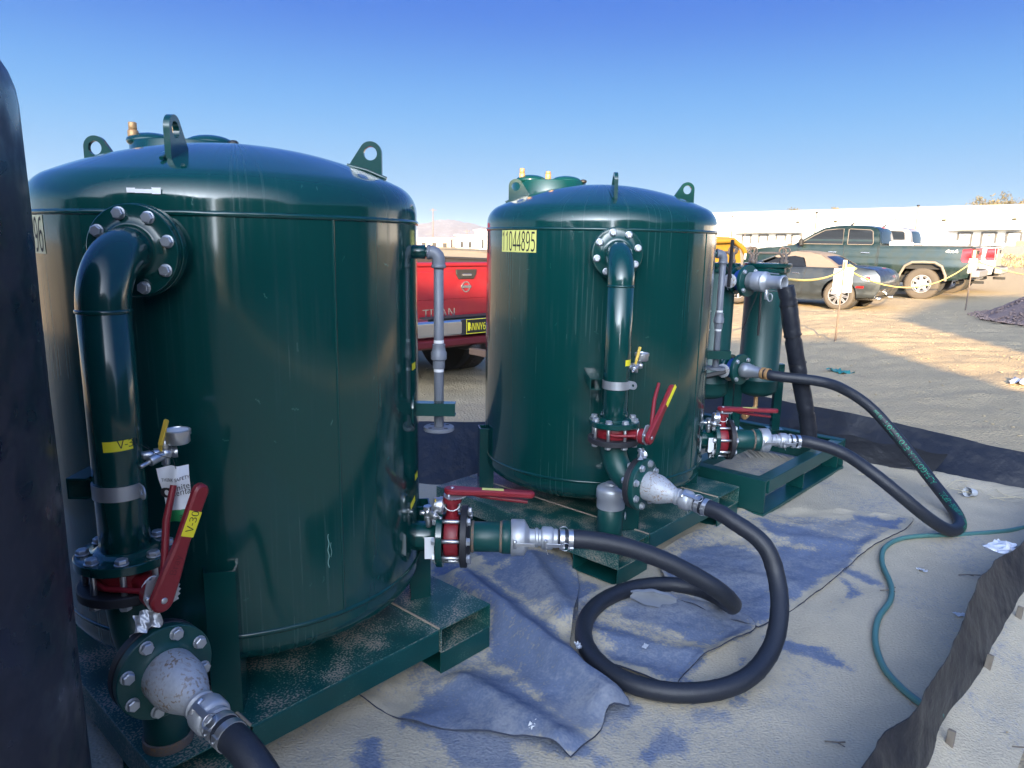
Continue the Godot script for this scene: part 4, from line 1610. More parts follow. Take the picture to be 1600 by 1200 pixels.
# a sheet between four edges: far edge, right edge (far to near), near edge (left to right), end edge = the near part of the right side
func felt(called: String, label: String, top: Array, right: Array, bot: Array, fin: Array, ridges: Array, lift: float) -> void:
	var m := 90
	var a := sample_curve(top, m)
	var bt := sample_curve(bot, m)
	var rt: Array = right.duplicate()
	for i in range(1, fin.size()):
		rt.append(Vector2(fin[i][0], fin[i][1]))
	var r := sample_curve(rt, m)
	var l := sample_curve([top[0], (top[0] + bot[0]) * 0.5, bot[0]], m)
	var rows := []
	var uvs := []
	for i in m + 1:
		var row := []
		var ur := []
		var v := float(i) / m
		for j in m + 1:
			var u := float(j) / m
			var p := a[j] * (1.0 - v) + bt[j] * v + l[i] * (1.0 - u) + r[i] * u
			p -= a[0] * (1.0 - u) * (1.0 - v) + a[m] * u * (1.0 - v) + bt[0] * (1.0 - u) * v + bt[m] * u * v
			var y := floor_y(p.x, p.y) + 0.006
			var edge := minf(minf(u, 1.0 - u), minf(v, 1.0 - v))
			y += lift * ss(0.12, 0.0, edge) * (0.55 + 0.45 * sin(p.x * 23.0 + p.y * 17.0))
			for q in ridges:
				var d: float = p.distance_to(Geometry2D.get_closest_point_to_segment(p, q[0], q[1]))
				y += q[3] * exp(-pow(d / q[2], 2.0))
			y += 0.008 * relief.get_noise_2d(p.x * 5.0 + 20.0, p.y * 5.0)
			row.append(Vector3(p.x, y, p.y))
			ur.append(Vector2((p.x + 1.6) / 4.8, (p.y + 5.2) / 3.6))
		rows.append(row)
		uvs.append(ur)
	var b := MB.new()
	b.grid(rows, uvs)
	var sheet := single(called, b, M.felt, label, "felt sheet", "felt sheets on the sandy yard floor")
	# thin dark strip along the edge, painted shade of the gap beneath
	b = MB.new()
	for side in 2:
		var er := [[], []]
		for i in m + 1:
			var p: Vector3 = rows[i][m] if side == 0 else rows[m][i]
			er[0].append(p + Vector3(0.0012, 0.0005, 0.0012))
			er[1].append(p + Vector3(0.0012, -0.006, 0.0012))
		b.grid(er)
	part("edge_shade", b, M.felt_edge_shade, sheet)


func wall_sheet(foot: Array, head: Array, heights: Array, m: int, fold: float, sd: float) -> MB:
	var f := sample_curve(foot, m)
	var hd := sample_curve(head, m)
	var rows := []
	for i in 15:
		var v := i / 14.0
		var row := []
		for j in m + 1:
			var u := float(j) / m
			var hk := u * (heights.size() - 1)
			var hh: float = lerpf(heights[int(hk)], heights[mini(int(hk) + 1, heights.size() - 1)], hk - int(hk))
			var p := f[j].lerp(hd[j], v)
			var dir := (f[mini(j + 1, m)] - f[maxi(j - 1, 0)]).normalized()
			var nn := Vector2(-dir.y, dir.x)
			var w := fold * (relief.get_noise_2d(u * 9.0 + sd, v * 0.8) + 0.25 * relief.get_noise_2d(u * 26.0 + sd, v * 0.9))
			p += nn * w * (0.25 + 0.75 * v)
			row.append(Vector3(p.x, -0.03 + (hh + 0.03 + 0.009 * relief.get_noise_1d(u * 16.0 + sd) * v) * v, p.y))
		rows.append(row)
	var b := MB.new()
	b.grid(rows)
	# folded hem along the top
	var hem := [[], [], []]
	for j in m + 1:
		var t: Vector3 = rows[14][j]
		hem[0].append(t)
		hem[1].append(t + Vector3(0.006, -0.002, -0.010))
		hem[2].append(t + Vector3(0.004, -0.05, -0.014))
	b.grid(hem)
	return b


func back_liner() -> void:
	var b := wall_sheet([Vector2(-3.4, -5.0), Vector2(-1.6, -4.6), Vector2(-0.48, -4.42), Vector2(0.3, -4.75), Vector2(0.95, -5.75), Vector2(1.45, -6.15), Vector2(2.15, -5.55), Vector2(2.55, -5.2), Vector2(2.8, -4.92), Vector2(3.08, -4.62), Vector2(3.4, -4.38), Vector2(3.62, -4.2)], [Vector2(-3.5, -5.3), Vector2(-1.6, -5.05), Vector2(-0.55, -4.86), Vector2(0.2, -5.0), Vector2(0.9, -5.95), Vector2(1.42, -6.4), Vector2(2.3, -5.7), Vector2(2.7, -5.35), Vector2(3.0, -5.06), Vector2(3.3, -4.74), Vector2(3.62, -4.46), Vector2(3.8, -4.3)], [0.36, 0.34, 0.32, 0.32, 0.32, 0.32, 0.33, 0.34, 0.33, 0.31, 0.26, 0.22], 240, 0.02, 4.0)
	single("liner_wall", b, M.liner, "upstanding black plastic liner along the far edge of the yard", "liner wall")
	# loose flap that lies on the floor at its foot
	b = MB.new()
	var rows := []
	for i in 13:
		var row := []
		for j in 25:
			var u := j / 24.0
			var v := i / 12.0
			var p := Vector2(2.22, -5.42).lerp(Vector2(3.0, -4.72), u) + Vector2(-0.30, -0.18) * v * (0.75 + 0.4 * sin(u * 5.0)) * (1.0 if u < 0.9 else 0.8)
			row.append(Vector3(p.x, 0.03 + 0.16 * pow(1.0 - v, 2.0) + 0.012 * sin(u * 19.0 + v * 3.0), p.y))
		rows.append(row)
	b.grid(rows)
	single("liner_flap", b, M.liner, "loose blue-black liner flap on the sand behind the looping hose", "liner flap")


func front_liner() -> void:
	var b := wall_sheet([Vector2(0.55, -1.05), Vector2(1.02, -1.55), Vector2(1.32, -1.92), Vector2(1.46, -2.1), Vector2(1.71, -2.32), Vector2(2.0, -2.62), Vector2(2.3, -2.92), Vector2(2.62, -3.22), Vector2(3.1, -3.7), Vector2(3.75, -4.25)], [Vector2(0.38, -1.2), Vector2(0.9, -1.6), Vector2(1.08, -1.8), Vector2(1.24, -1.92), Vector2(1.50, -2.2), Vector2(1.84, -2.6), Vector2(2.14, -2.92), Vector2(2.36, -3.1), Vector2(2.9, -3.62), Vector2(3.6, -4.3)], [0.24, 0.23, 0.21, 0.23, 0.29, 0.23, 0.22, 0.22, 0.22, 0.22], 260, 0.020, 30.0)
	single("liner_wall", b, M.liner, "black plastic liner held up along the right edge of the yard floor", "liner wall")
	var k := 0
	for p in [Vector3(1.86, 0, -2.42), Vector3(2.24, 0, -2.80), Vector3(1.47, 0, -2.0)]:
		b = MB.new()
		b.t = Transform3D(Basis(Vector3(0.3, 0, 1).normalized(), -0.16 + 0.05 * k) * Basis(Vector3.UP, 0.78), p)
		b.box(Vector3(-0.055, 0.0, -0.045), Vector3(0.014, 0.15, 0.022), 0.002)
		var w := mat(Color(0.20, 0.175, 0.145), 0.85)
		w.albedo_texture = mottle(64, Color(0.7, 0.68, 0.65), Color(1, 1, 1), Color(0.5, 0.42, 0.34), 150.0, 90 + k, 0.05, 0.2)
		single("wooden_stake", b, w, ["short wooden stake at the foot of the right black liner, nearer the camera", "wooden stake behind the right black liner, near the crumpled foil", "wooden stake at the near end of the right liner, lowest in the photo"][k], "stake", "stakes that hold the liner")
		k += 1


# ---------------------------------------------------------------- skid with the two slim filter vessels
func filter_skid() -> void:
	var o := thing("filter_skid", "slim green filter vessels on an open steel skid behind the middle tank", "filter skid")
	var N := Vector3(1.49, 0, -3.97)
	var e1 := Vector3(0.68, 0, -0.733)
	var e2 := Vector3(-0.74, 0, -0.67)
	var U := 0.222
	for f in [0.0, 0.46, 0.92, 1.3]:
		var b := MB.new()
		var h := 0.085 if f == 0.0 else 0.06
		b.beam(N + e2 * (f + 0.04) + e1 * 0.04 + Vector3(0, U - h / 2 - 0.002, 0), N + e2 * (f + 0.04) + e1 * 1.29 + Vector3(0, U - h / 2 - 0.002, 0), 0.085, h, 0.005)
		part("cross_beam", b, M.lip, o)
	for f in [0.0, 1.33]:
		var b := MB.new()
		b.beam(N + e1 * f + Vector3(0, 0.124, 0), N + e1 * f + e2 * 1.38 + Vector3(0, 0.124, 0), 0.02, 0.20, 0.004)
		b.beam(N + e1 * (f + (0.035 if f == 0.0 else -0.035)) + Vector3(0, 0.219, 0), N + e1 * (f + (0.035 if f == 0.0 else -0.035)) + e2 * 1.38 + Vector3(0, 0.219, 0), 0.06, 0.012, 0.003)
		part("end_channel", b, M.green_dull, o)
	for f in [0.06, 1.3]:
		var b := MB.new()
		b.beam(N + e2 * f + e1 * -0.01 + Vector3(0, 0.012, 0), N + e2 * f + e1 * 1.34 + Vector3(0, 0.012, 0), 0.13, 0.024, 0.004)
		part("runner", b, M.lip, o)
		for q in [0.62, 1.24]:
			b = MB.new()
			b.beam(N + e1 * q + e2 * (f - 0.05) + Vector3(0, 0.08, 0), N + e1 * q + e2 * (f + 0.06) + Vector3(0, 0.08, 0), 0.012, 0.11, 0.002)
			part("spacer", b, M.lip, o)
	var dv := Vector3(0.61, 0, 0.79)
	var B := Vector3(1.825, 0, -5.22)
	var A := Vector3(1.42, 0, -5.10)
	for at in [B, A]:
		var b := MB.new()
		var pr := [Vector2(0, 0.47)]
		for i in 9:
			var a := PI / 2 * i / 8.0
			pr.append(Vector2(0.142 * sin(a), 0.53 - 0.06 * cos(a)))
		pr.append_array([Vector2(0.142, 0.60), Vector2(0.1437, 0.602), Vector2(0.142, 0.604), Vector2(0.142, 1.39), Vector2(0, 1.39)])
		b.lathe(pr, at, Vector3.UP, 40, 0.6)
		var vs := part("vessel", b, M.green_dull, o)
		b = MB.new()
		b.lathe([Vector2(0.135, 1.385), Vector2(0.158, 1.385), Vector2(0.16, 1.388), Vector2(0.16, 1.412), Vector2(0.152, 1.414), Vector2(0.152, 1.42), Vector2(0.166, 1.42), Vector2(0.168, 1.423), Vector2(0.168, 1.446), Vector2(0.165, 1.448), Vector2(0, 1.45)], at, Vector3.UP, 44, 0.7)
		part("lid", b, M.green, vs)
		for q in 4:
			var an := TAU * (q + 0.35) / 4.0
			var r := Vector3(sin(an), 0, cos(an))
			b = MB.new()
			b.cyl(at + r * 0.155 + Vector3(0, 1.385, 0), at + r * 0.155 + Vector3(0, 1.52, 0), 0.010, -1, 10)
			b.cyl(at + r * 0.155 + Vector3(0, 1.448, 0), at + r * 0.155 + Vector3(0, 1.475, 0), 0.018, -1, 6)
			var ring := PackedVector3Array()
			for i in 15:
				var w := TAU * i / 14.0
				ring.append(at + r * 0.155 + Vector3(0, 1.535 + 0.024 * sin(w), 0) + Vector3(0.8, 0, 0.6) * 0.024 * cos(w))
			b.tube(ring, 0.0065, 8, false)
			part("swing_bolt", b, M.rust, vs)
		b = MB.new()
		b.tube(PackedVector3Array([at + Vector3(-0.09, 1.45, 0.02), at + Vector3(-0.09, 1.50, 0.02), at + Vector3(-0.07, 1.52, 0.02), at + Vector3(0.07, 1.52, 0.03), at + Vector3(0.09, 1.50, 0.03), at + Vector3(0.09, 1.45, 0.03)]), 0.009, 8)
		part("lid_handle", b, M.rust, vs)
		for s in [-1.0, 1.0]:
			b = MB.new()
			b.beam(at + Vector3(s * 0.15, 0.2, 0.02), at + Vector3(s * 0.15, 0.72, 0.02), 0.06, 0.05, 0.003, Vector3(0, 0, 1))
			b.box(at + Vector3(s * 0.15, 0.226, 0.02), Vector3(0.11, 0.008, 0.11), 0.001)
			part("leg", b, M.green, vs)
	# upper and lower nozzles with valves
	for q in 2:
		var y := 1.335 if q == 0 else 0.725
		var a := A + Vector3(0, y, 0)
		var b := MB.new()
		b.cyl(a + dv * 0.1, a + dv * 0.24, 0.046, -1, 24)
		part("nozzle", b, M.green, o)
		flange("nozzle_flange", a + dv * 0.17, dv, 0.02, M.green, o, -1, 0.095, false, 4)
		b = MB.new()
		b.lathe([Vector2(0.04, 0), Vector2(0.07, 0), Vector2(0.072, 0.004), Vector2(0.072, 0.04), Vector2(0.04, 0.04)], a + dv * 0.20, dv, 28, 0.7)
		var st := Vector3(-dv.z, 0, dv.x) * (-0.25 if q == 0 else -0.25) + Vector3(0, 0.06 if q == 0 else -0.02, 0)
		var stn := Vector3(-0.72, 0.0, 0.69)
		b.tube(PackedVector3Array([a + dv * 0.22, a + dv * 0.22 + stn * 0.07, a + dv * 0.22 + stn * 0.15]), 0.024, 16)
		part("valve_body", b, M.blue_valve, o)
		b = MB.new()
		b.cyl(a + dv * 0.22 + stn * 0.15, a + dv * 0.22 + stn * 0.156, 0.048, -1, 28)
		part("notch_plate", b, M.galv, o)
		b = MB.new()
		var p := a + dv * 0.22 + stn * 0.165
		if q == 0:
			b.beam(p - Vector3(0, 0.04, 0), p + Vector3(0.004, 0.27, 0), 0.024, 0.014, 0.004, stn)
			b.beam(p + Vector3(0.02, 0.02, 0), p + Vector3(-0.09, 0.21, -0.02), 0.013, 0.012, 0.003, stn)
		else:
			b.beam(p + dv * 0.03, p - Vector3(0.235, 0.055, -0.05), 0.030, 0.014, 0.005, stn)
			b.beam(p - Vector3(0.03, 0.03, 0), p - Vector3(0.18, 0.065, -0.05), 0.013, 0.012, 0.003, stn)
		part("lever_handle", b, M.black, o)
		flange("hose_flange", a + dv * 0.255, dv, 0.026, M.green_dull, o, 1, 0.106, false, 4)
		b = MB.new()
		if q == 0:
			b.lathe([Vector2(0, 0), Vector2(0.058, 0), Vector2(0.06, 0.003), Vector2(0.06, 0.035), Vector2(0.065, 0.04), Vector2(0.067, 0.046), Vector2(0.067, 0.10), Vector2(0.064, 0.106), Vector2(0.068, 0.11), Vector2(0.068, 0.122), Vector2(0.062, 0.128), Vector2(0.046, 0.145), Vector2(0.044, 0.155), Vector2(0.044, 0.235), Vector2(0.048, 0.24), Vector2(0.049, 0.258), Vector2(0.043, 0.262), Vector2(0.036, 0.258), Vector2(0.034, 0.20), Vector2(0, 0.20)], a + dv * 0.285, dv, 36, 0.7)
			part("coupler", b, M.alu, o)
			b = MB.new()
			b.cyl(a + dv * 0.47, a + dv * 0.474, 0.033, -1, 20, 0.0)
			part("dark_bore", b, M.dark, o)
			for s in [-1.0, 1.0]:
				b = MB.new()
				b.beam(a + dv * 0.40 + Vector3(0, s * 0.06, 0), a + dv * 0.50 + Vector3(0, s * 0.055, 0), 0.016, 0.006, 0.002)
				part("cam_arm", b, M.steel, o)
			b = MB.new()
			b.cyl(a + dv * 0.42 + Vector3(0, -0.05, 0), a + dv * 0.42 + Vector3(0, -0.115, 0), 0.012, -1, 10)
			var rr := PackedVector3Array()
			for i in 15:
				rr.append(a + dv * 0.45 + Vector3(0, -0.10 + 0.026 * sin(TAU * i / 14.0), 0) + dv * 0.018 * cos(TAU * i / 14.0))
			b.tube(rr, 0.004, 6, false)
			part("drain_cock", b, M.zinc, o)
			b = MB.new()
			b.tube(PackedVector3Array([a + dv * 0.36 + Vector3(0, -0.06, 0), a + dv * 0.33 + Vector3(-0.02, -0.2, 0), a + dv * 0.30 + Vector3(-0.035, -0.33, 0)]), 0.0035, 6)
			b.tube(PackedVector3Array([a + dv * 0.38 + Vector3(0, -0.06, 0), a + dv * 0.385 + Vector3(0.0, -0.25, 0), a + dv * 0.385 + Vector3(0.0, -0.36, 0)]), 0.008, 6)
			part("hanging_tie", b, M.black, o)
		else:
			b.lathe([Vector2(0, 0), Vector2(0.048, 0), Vector2(0.052, 0.004), Vector2(0.052, 0.05), Vector2(0.046, 0.056), Vector2(0.046, 0.075), Vector2(0.040, 0.085), Vector2(0.037, 0.15), Vector2(0, 0.15)], a + dv * 0.285, dv, 32, 0.7)
			part("coupler", b, M.zinc, o)
			for i in 2:
				b = MB.new()
				b.lathe([Vector2(0.036, 0), Vector2(0.040, 0.002), Vector2(0.040, 0.02), Vector2(0.036, 0.022)], a + dv * (0.44 + 0.035 * i), dv, 24, 0.5)
				part("band_clamp", b, M.brass, o)
	hose_at["low"] = [A + Vector3(0, 0.725, 0) + dv * 0.43, dv]
	# little drain valve and a glass-like strainer cup on the skid
	var b := MB.new()
	b.tube(PackedVector3Array([B + Vector3(0, 0.5, 0), B + Vector3(0.0, 0.40, 0.01), B + Vector3(-0.03, 0.36, 0.03), B + Vector3(-0.11, 0.335, 0.10)]), 0.016, 12)
	b.cyl(B + Vector3(-0.08, 0.34, 0.07), B + Vector3(-0.11, 0.332, 0.10), 0.024, -1, 8)
	part("drain_pipe", b, M.brass, o)
	b = MB.new()
	b.tube(PackedVector3Array([B + Vector3(-0.09, 0.36, 0.08), B + Vector3(-0.12, 0.40, 0.10), B + Vector3(-0.19, 0.405, 0.13)]), 0.006, 8)
	part("drain_lever", b, M.steel, o)


# ---------------------------------------------------------------- hoses
func hoses() -> void:
	var rd: Vector3 = hose_at["in1"][1]
	var p: Vector3 = hose_at["in1"][0]
	var b := MB.new()
	b.tube(curve_path([p - rd * 0.03, p + rd * 0.05, p + rd * 0.14 + Vector3(0, -0.03, 0), p + rd * 0.25 + Vector3(0, -0.12, 0), p + rd * 0.36 + Vector3(0.02, -0.28, 0.02), p + rd * 0.45 + Vector3(0.04, -0.42, 0.05), p + rd * 0.62 + Vector3(0.06, -0.49, 0.12), p + rd * 1.1 + Vector3(0.1, -0.495, 0.5)]), 0.034, 28)
	single("suction_hose", b, M.hose, "black rubber hose end clamped to the rusty reducer of the nearest tank", "hose", "black hoses between the tanks")
	# from the near tank's outlet, down, round on the sand and up to the middle tank
	p = hose_at["out1"][0]
	var q: Vector3 = hose_at["in2"][0]
	var d: Vector3 = hose_at["in2"][1]
	var pts := [p - Vector3(0.03, 0, 0), p + Vector3(0.05, -0.002, 0), Vector3(0.42, 0.452, -2.505), Vector3(0.56, 0.408, -2.50), Vector3(0.68, 0.352, -2.495), Vector3(0.79, 0.285, -2.50), Vector3(0.862, 0.21, -2.55), Vector3(0.905, 0.135, -2.66), Vector3(0.925, 0.075, -2.80), Vector3(0.91, 0.045, -2.92), Vector3(0.84, 0.036, -3.0), Vector3(0.72, 0.036, -3.03), Vector3(0.55, 0.036, -2.98), Vector3(0.385, 0.036, -2.83), Vector3(0.305, 0.038, -2.62), Vector3(0.325, 0.04, -2.42), Vector3(0.43, 0.042, -2.27), Vector3(0.61, 0.045, -2.21), Vector3(0.81, 0.06, -2.25), Vector3(0.955, 0.10, -2.37), Vector3(1.03, 0.185, -2.49), Vector3(1.05, 0.29, -2.60), Vector3(1.01, 0.40, -2.66), q + d * 0.10 + Vector3(0.0, -0.012, 0), q + d * 0.04, q - d * 0.03]
	b = MB.new()
	b.tube(curve_path(pts, 0.012), 0.0345, 28, true, func(r: float, s: float, an: float) -> float: return r + 0.0013 * pow(absf(sin(s * 34.0)), 40.0))
	single("suction_hose", b, M.hose, "black hose coiled in a wide loop on the sand between the two big tanks", "hose", "black hoses between the tanks")
	# from the middle tank's outlet to the filter skid
	p = hose_at["out2"][0]
	q = hose_at["low"][0]
	d = hose_at["low"][1]
	pts = [p - Vector3(0.03, 0, 0), p + Vector3(0.05, -0.004, 0), Vector3(1.86, 0.435, -3.87), Vector3(1.98, 0.36, -3.75), Vector3(2.12, 0.25, -3.68), Vector3(2.27, 0.135, -3.66), Vector3(2.41, 0.055, -3.70), Vector3(2.52, 0.036, -3.78), Vector3(2.60, 0.037, -3.91), Vector3(2.65, 0.06, -4.08), Vector3(2.64, 0.13, -4.24), Vector3(2.585, 0.25, -4.40), Vector3(2.49, 0.40, -4.53), Vector3(2.36, 0.545, -4.61), Vector3(2.2, 0.645, -4.64), Vector3(2.03, 0.70, -4.61), q + d * 0.09 + Vector3(0.01, -0.006, 0.0), q + d * 0.03, q - d * 0.03]
	b = MB.new()
	var path := curve_path(pts, 0.012)
	b.tube(path, 0.0345, 28)
	var hz := single("suction_hose", b, M.hose, "black hose with green printing that rises from the sand to the slim filter vessel", "hose", "black hoses between the tanks")
	# green printing along the rising half, read from the ground upwards
	var len_at := PackedFloat32Array([0.0])
	for i in range(1, path.size()):
		len_at.append(len_at[i - 1] + path[i].distance_to(path[i - 1]))
	var total := len_at[len_at.size() - 1]
	var side := Vector3(-0.36, 0.14, 0.92).normalized()
	var where := func(s0: float, x: float, y: float) -> Array:
		var s := clampf(s0 + x, 0.0, total - 0.001)
		var i := clampi(len_at.bsearch(s), 1, path.size() - 2)
		var a: Vector3 = path[i - 1].lerp(path[i], (s - len_at[i - 1]) / maxf(1e-5, len_at[i] - len_at[i - 1]))
		var dir := (path[mini(i + 2, path.size() - 1)] - path[maxi(i - 3, 0)]).normalized()
		var n0 := (side - dir * side.dot(dir)).normalized()
		var up := n0.cross(dir)
		var an := y / 0.0345
		var nn := n0 * cos(an) + up * sin(an)
		return [a + nn * 0.0354, nn]
	var words := [["GENERAL PURPOSE - EPDM", 1.33, 0.030], ["ALFAGOMMA -", 1.78, 0.034], ["EVOLUTION", 2.03, 0.034], ["10 bar", 2.21, 0.022]]
	for w in words:
		b = MB.new()
		letters(b, w[0], w[2], func(x: float, y: float) -> Array: return where.call(w[1], x, y), 0.92)
		part("hose_print", b, M.hose_print, hz)
	# wrapped black sleeve that hangs from the upper coupler
	b = MB.new()
	var sl := curve_path([Vector3(1.765, 1.31, -4.68), Vector3(1.785, 1.24, -4.68), Vector3(1.83, 1.06, -4.69), Vector3(1.93, 0.72, -4.72), Vector3(2.02, 0.42, -4.75), Vector3(2.06, 0.24, -4.77)], 0.015)
	b.tube(sl, 0.054, 30, true, func(r: float, s: float, an: float) -> float: return r * (1.0 + 0.07 * relief.get_noise_2d(s * 9.0, sin(an) * 2.0) + 0.05 * sin(an * 3.0 + s * 7.0)) - 0.006 * exp(-pow((fmod(s + 0.05, 0.27) - 0.13) / 0.012, 2.0)))
	var sv := single("wrapped_sleeve", b, M.liner, "black plastic wrapped hose hanging from the slim vessel's upper coupler", "wrapped hose")
	for k in 3:
		b = MB.new()
		var i: int = [12, 30, 48][k]
		var dr := (sl[i + 1] - sl[i]).normalized()
		b.lathe([Vector2(0.052, 0), Vector2(0.058, 0.001), Vector2(0.058, 0.005), Vector2(0.052, 0.006)], sl[i], dr, 24, 0.5)
		part("cable_tie", b, M.black, sv)
	# thin garden hose
	b = MB.new()
	var gp := []
	for q2 in [Vector2(3.7, -4.15), Vector2(3.3, -4.0), Vector2(2.93, -3.85), Vector2(2.55, -3.75), Vector2(2.19, -3.68), Vector2(2.0, -3.55), Vector2(1.88, -3.36), Vector2(1.79, -3.1), Vector2(1.71, -2.95), Vector2(1.57, -2.78), Vector2(1.48, -2.62), Vector2(1.42, -2.44), Vector2(1.40, -2.29), Vector2(1.40, -2.16), Vector2(1.43, -2.09)]:
		gp.append(Vector3(q2.x, floor_y(q2.x, q2.y) + (0.014 if q2.x < 2.3 or q2.x > 3.0 else 0.004), q2.y))
	b.tube(curve_path(gp, 0.02), 0.0125, 14)
	single("garden_hose", b, mat(Color(0.07, 0.185, 0.175), 0.5), "thin teal garden hose winding over the sand at the right", "garden hose")
	# black tank cut by the left edge, then added unseen copies of it
	b = MB.new()
	var bp := [Vector2(0, 0)]
	bp.append_array([Vector2(0.56, 0.0), Vector2(0.6, 0.03)])
	for i in 9:
		bp.append(Vector2(0.6 + 0.0012 * sin(i * 1.7), 0.05 + 1.72 * (i + 1) / 10.0))
	for i in 9:
		var a := PI / 2 * i / 8.0
		bp.append(Vector2(0.48 + 0.12 * cos(a), 1.77 + 0.12 * sin(a)))
	bp.append_array([Vector2(0.2, 1.93), Vector2(0, 1.94)])
	b.lathe(bp, Vector3.ZERO, Vector3.UP, 96, 0.6)
	var bt := single("black_tank", b, M.poly, "large black plastic tank cut off by the left edge of the photo", "tank", "row of black tanks")
	bt.position = Vector3(-1.345, 0, -0.945)
	for k in 26:
		b = MB.new()
		var an := 0.35 + 0.9 * rng.randf()
		var y := 0.35 + 1.4 * rng.randf()
		var dn := rng.randf_range(-1.0, 1.0) * 0.12
		var ds := rng.randf_range(0.05, 0.28)
		var ps := PackedVector3Array()
		for i in 8:
			var t := i / 7.0
			ps.append(Vector3(sin(an + ds * t) * 0.6012, y + dn * t + 0.01 * t * t, cos(an + ds * t) * 0.6012))
		b.tube(ps, 0.0009, 4)
		part("scratch", b, mat(Color(0.09, 0.095, 0.11), 0.6), bt)
	var nth := ["second", "third", "fourth", "fifth", "sixth", "seventh", "eighth", "ninth"]
	for k in 8:
		var c := bt.duplicate()  # unseen row added so the green shells reflect dark shapes
		add_child(c, true)
		c.name = "black_tank_%03d" % (k + 1)
		c.position = Vector3(-2.75 - 1.32 * k, 0, -0.86 + 0.03 * k)
		c.rotation.y = 0.7 * k
		c.set_meta("label", "added unseen black tank that darkens reflections, %s of the row from the cut-off one" % nth[k])


# ---------------------------------------------------------------- vehicles
# zy: half width by height (y, z); plan(x) narrows it towards the ends
func half_width(zy: Array, plan: Callable, x: float, y: float) -> float:
	var w: float = zy[0].y
	if y >= zy[-1].x:
		w = zy[-1].y
	else:
		for i in zy.size() - 1:
			if y >= zy[i].x and y < zy[i + 1].x:
				var t: float = (y - zy[i].x) / (zy[i + 1].x - zy[i].x)
				w = lerpf(zy[i].y, zy[i + 1].y, t * t * (3.0 - 2.0 * t))
	return w * plan.call(x)


func side_sheet(b: MB, polys: Array, zy: Array, plan: Callable, off: float, sides := [-1.0, 1.0]) -> void:
	for poly in polys:
		var lo: Vector2 = poly[0]
		var hi: Vector2 = poly[0]
		for p in poly:
			lo = lo.min(p)
			hi = hi.max(p)
		var nx := maxi(1, int((hi.x - lo.x) / 0.3))
		var ny := maxi(1, int((hi.y - lo.y) / 0.09))
		for i in nx:
			for j in ny:
				var a := Vector2(lerpf(lo.x, hi.x, float(i) / nx), lerpf(lo.y, hi.y, float(j) / ny))
				var c := Vector2(lerpf(lo.x, hi.x, float(i + 1) / nx), lerpf(lo.y, hi.y, float(j + 1) / ny))
				for piece in Geometry2D.intersect_polygons(poly, PackedVector2Array([a, Vector2(c.x, a.y), c, Vector2(a.x, c.y)])):
					var ids := Geometry2D.triangulate_polygon(piece)
					for s in sides:
						var k := []
						for p in piece:
							var z := half_width(zy, plan, p.x, p.y)
							var gy := (half_width(zy, plan, p.x, p.y + 0.02) - half_width(zy, plan, p.x, p.y - 0.02)) / 0.04
							var gx := (half_width(zy, plan, p.x + 0.03, p.y) - half_width(zy, plan, p.x - 0.03, p.y)) / 0.06
							var nn := Vector3(-gx, -gy, 1.0).normalized()
							k.append(b.add(Vector3(p.x, p.y, (z + off) * s) , Vector3(nn.x, nn.y, nn.z * s), p))
						for t in range(0, ids.size(), 3):
							b.tri(k[ids[t]], k[ids[t + 1]], k[ids[t + 2]])


# the skin across the car, from side to side along a line of (x, y)
func across_strip(b: MB, line: Array, zy: Array, plan: Callable, crown: float, w0 := -1.0, w1 := 1.0, off := 0.0) -> void:
	var rows := []
	for i in line.size():
		var p: Vector2 = line[i]
		var d: Vector2 = (line[mini(i + 1, line.size() - 1)] - line[maxi(i - 1, 0)]).normalized()
		var nn := Vector2(-d.y, d.x)
		if nn.y < -0.3 or (absf(nn.y) < 0.3 and nn.x * p.x < 0.0):
			nn = -nn
		var z := half_width(zy, plan, p.x, p.y)
		var row := []
		for j in 13:
			var t := lerpf(w0, w1, j / 12.0)
			var q: Vector2 = p + nn * (crown * (1.0 - t * t) + off)
			row.append(Vector3(q.x, q.y, t * z))
		rows.append(row)
	b.grid(rows)


func smooth_line(pts: Array, m := 4) -> Array:
	var out := []
	var cv := Curve2D.new()
	for i in pts.size():
		var d: Vector2 = (pts[mini(i + 1, pts.size() - 1)] - pts[maxi(i - 1, 0)]).normalized()
		var a: float = pts[i].distance_to(pts[maxi(i - 1, 0)]) * 0.25
		var c: float = pts[i].distance_to(pts[mini(i + 1, pts.size() - 1)]) * 0.25
		cv.add_point(pts[i], -d * a, d * c)
	for i in pts.size() - 1:
		for k in m:
			out.append(cv.sample(i, float(k) / m))
	out.append(pts[-1])
	return out


func disc_poly(c: Vector2, r: float, m := 28) -> PackedVector2Array:
	var out := PackedVector2Array()
	for k in m:
		out.append(c + Vector2.from_angle(TAU * k / m) * r)
	return out


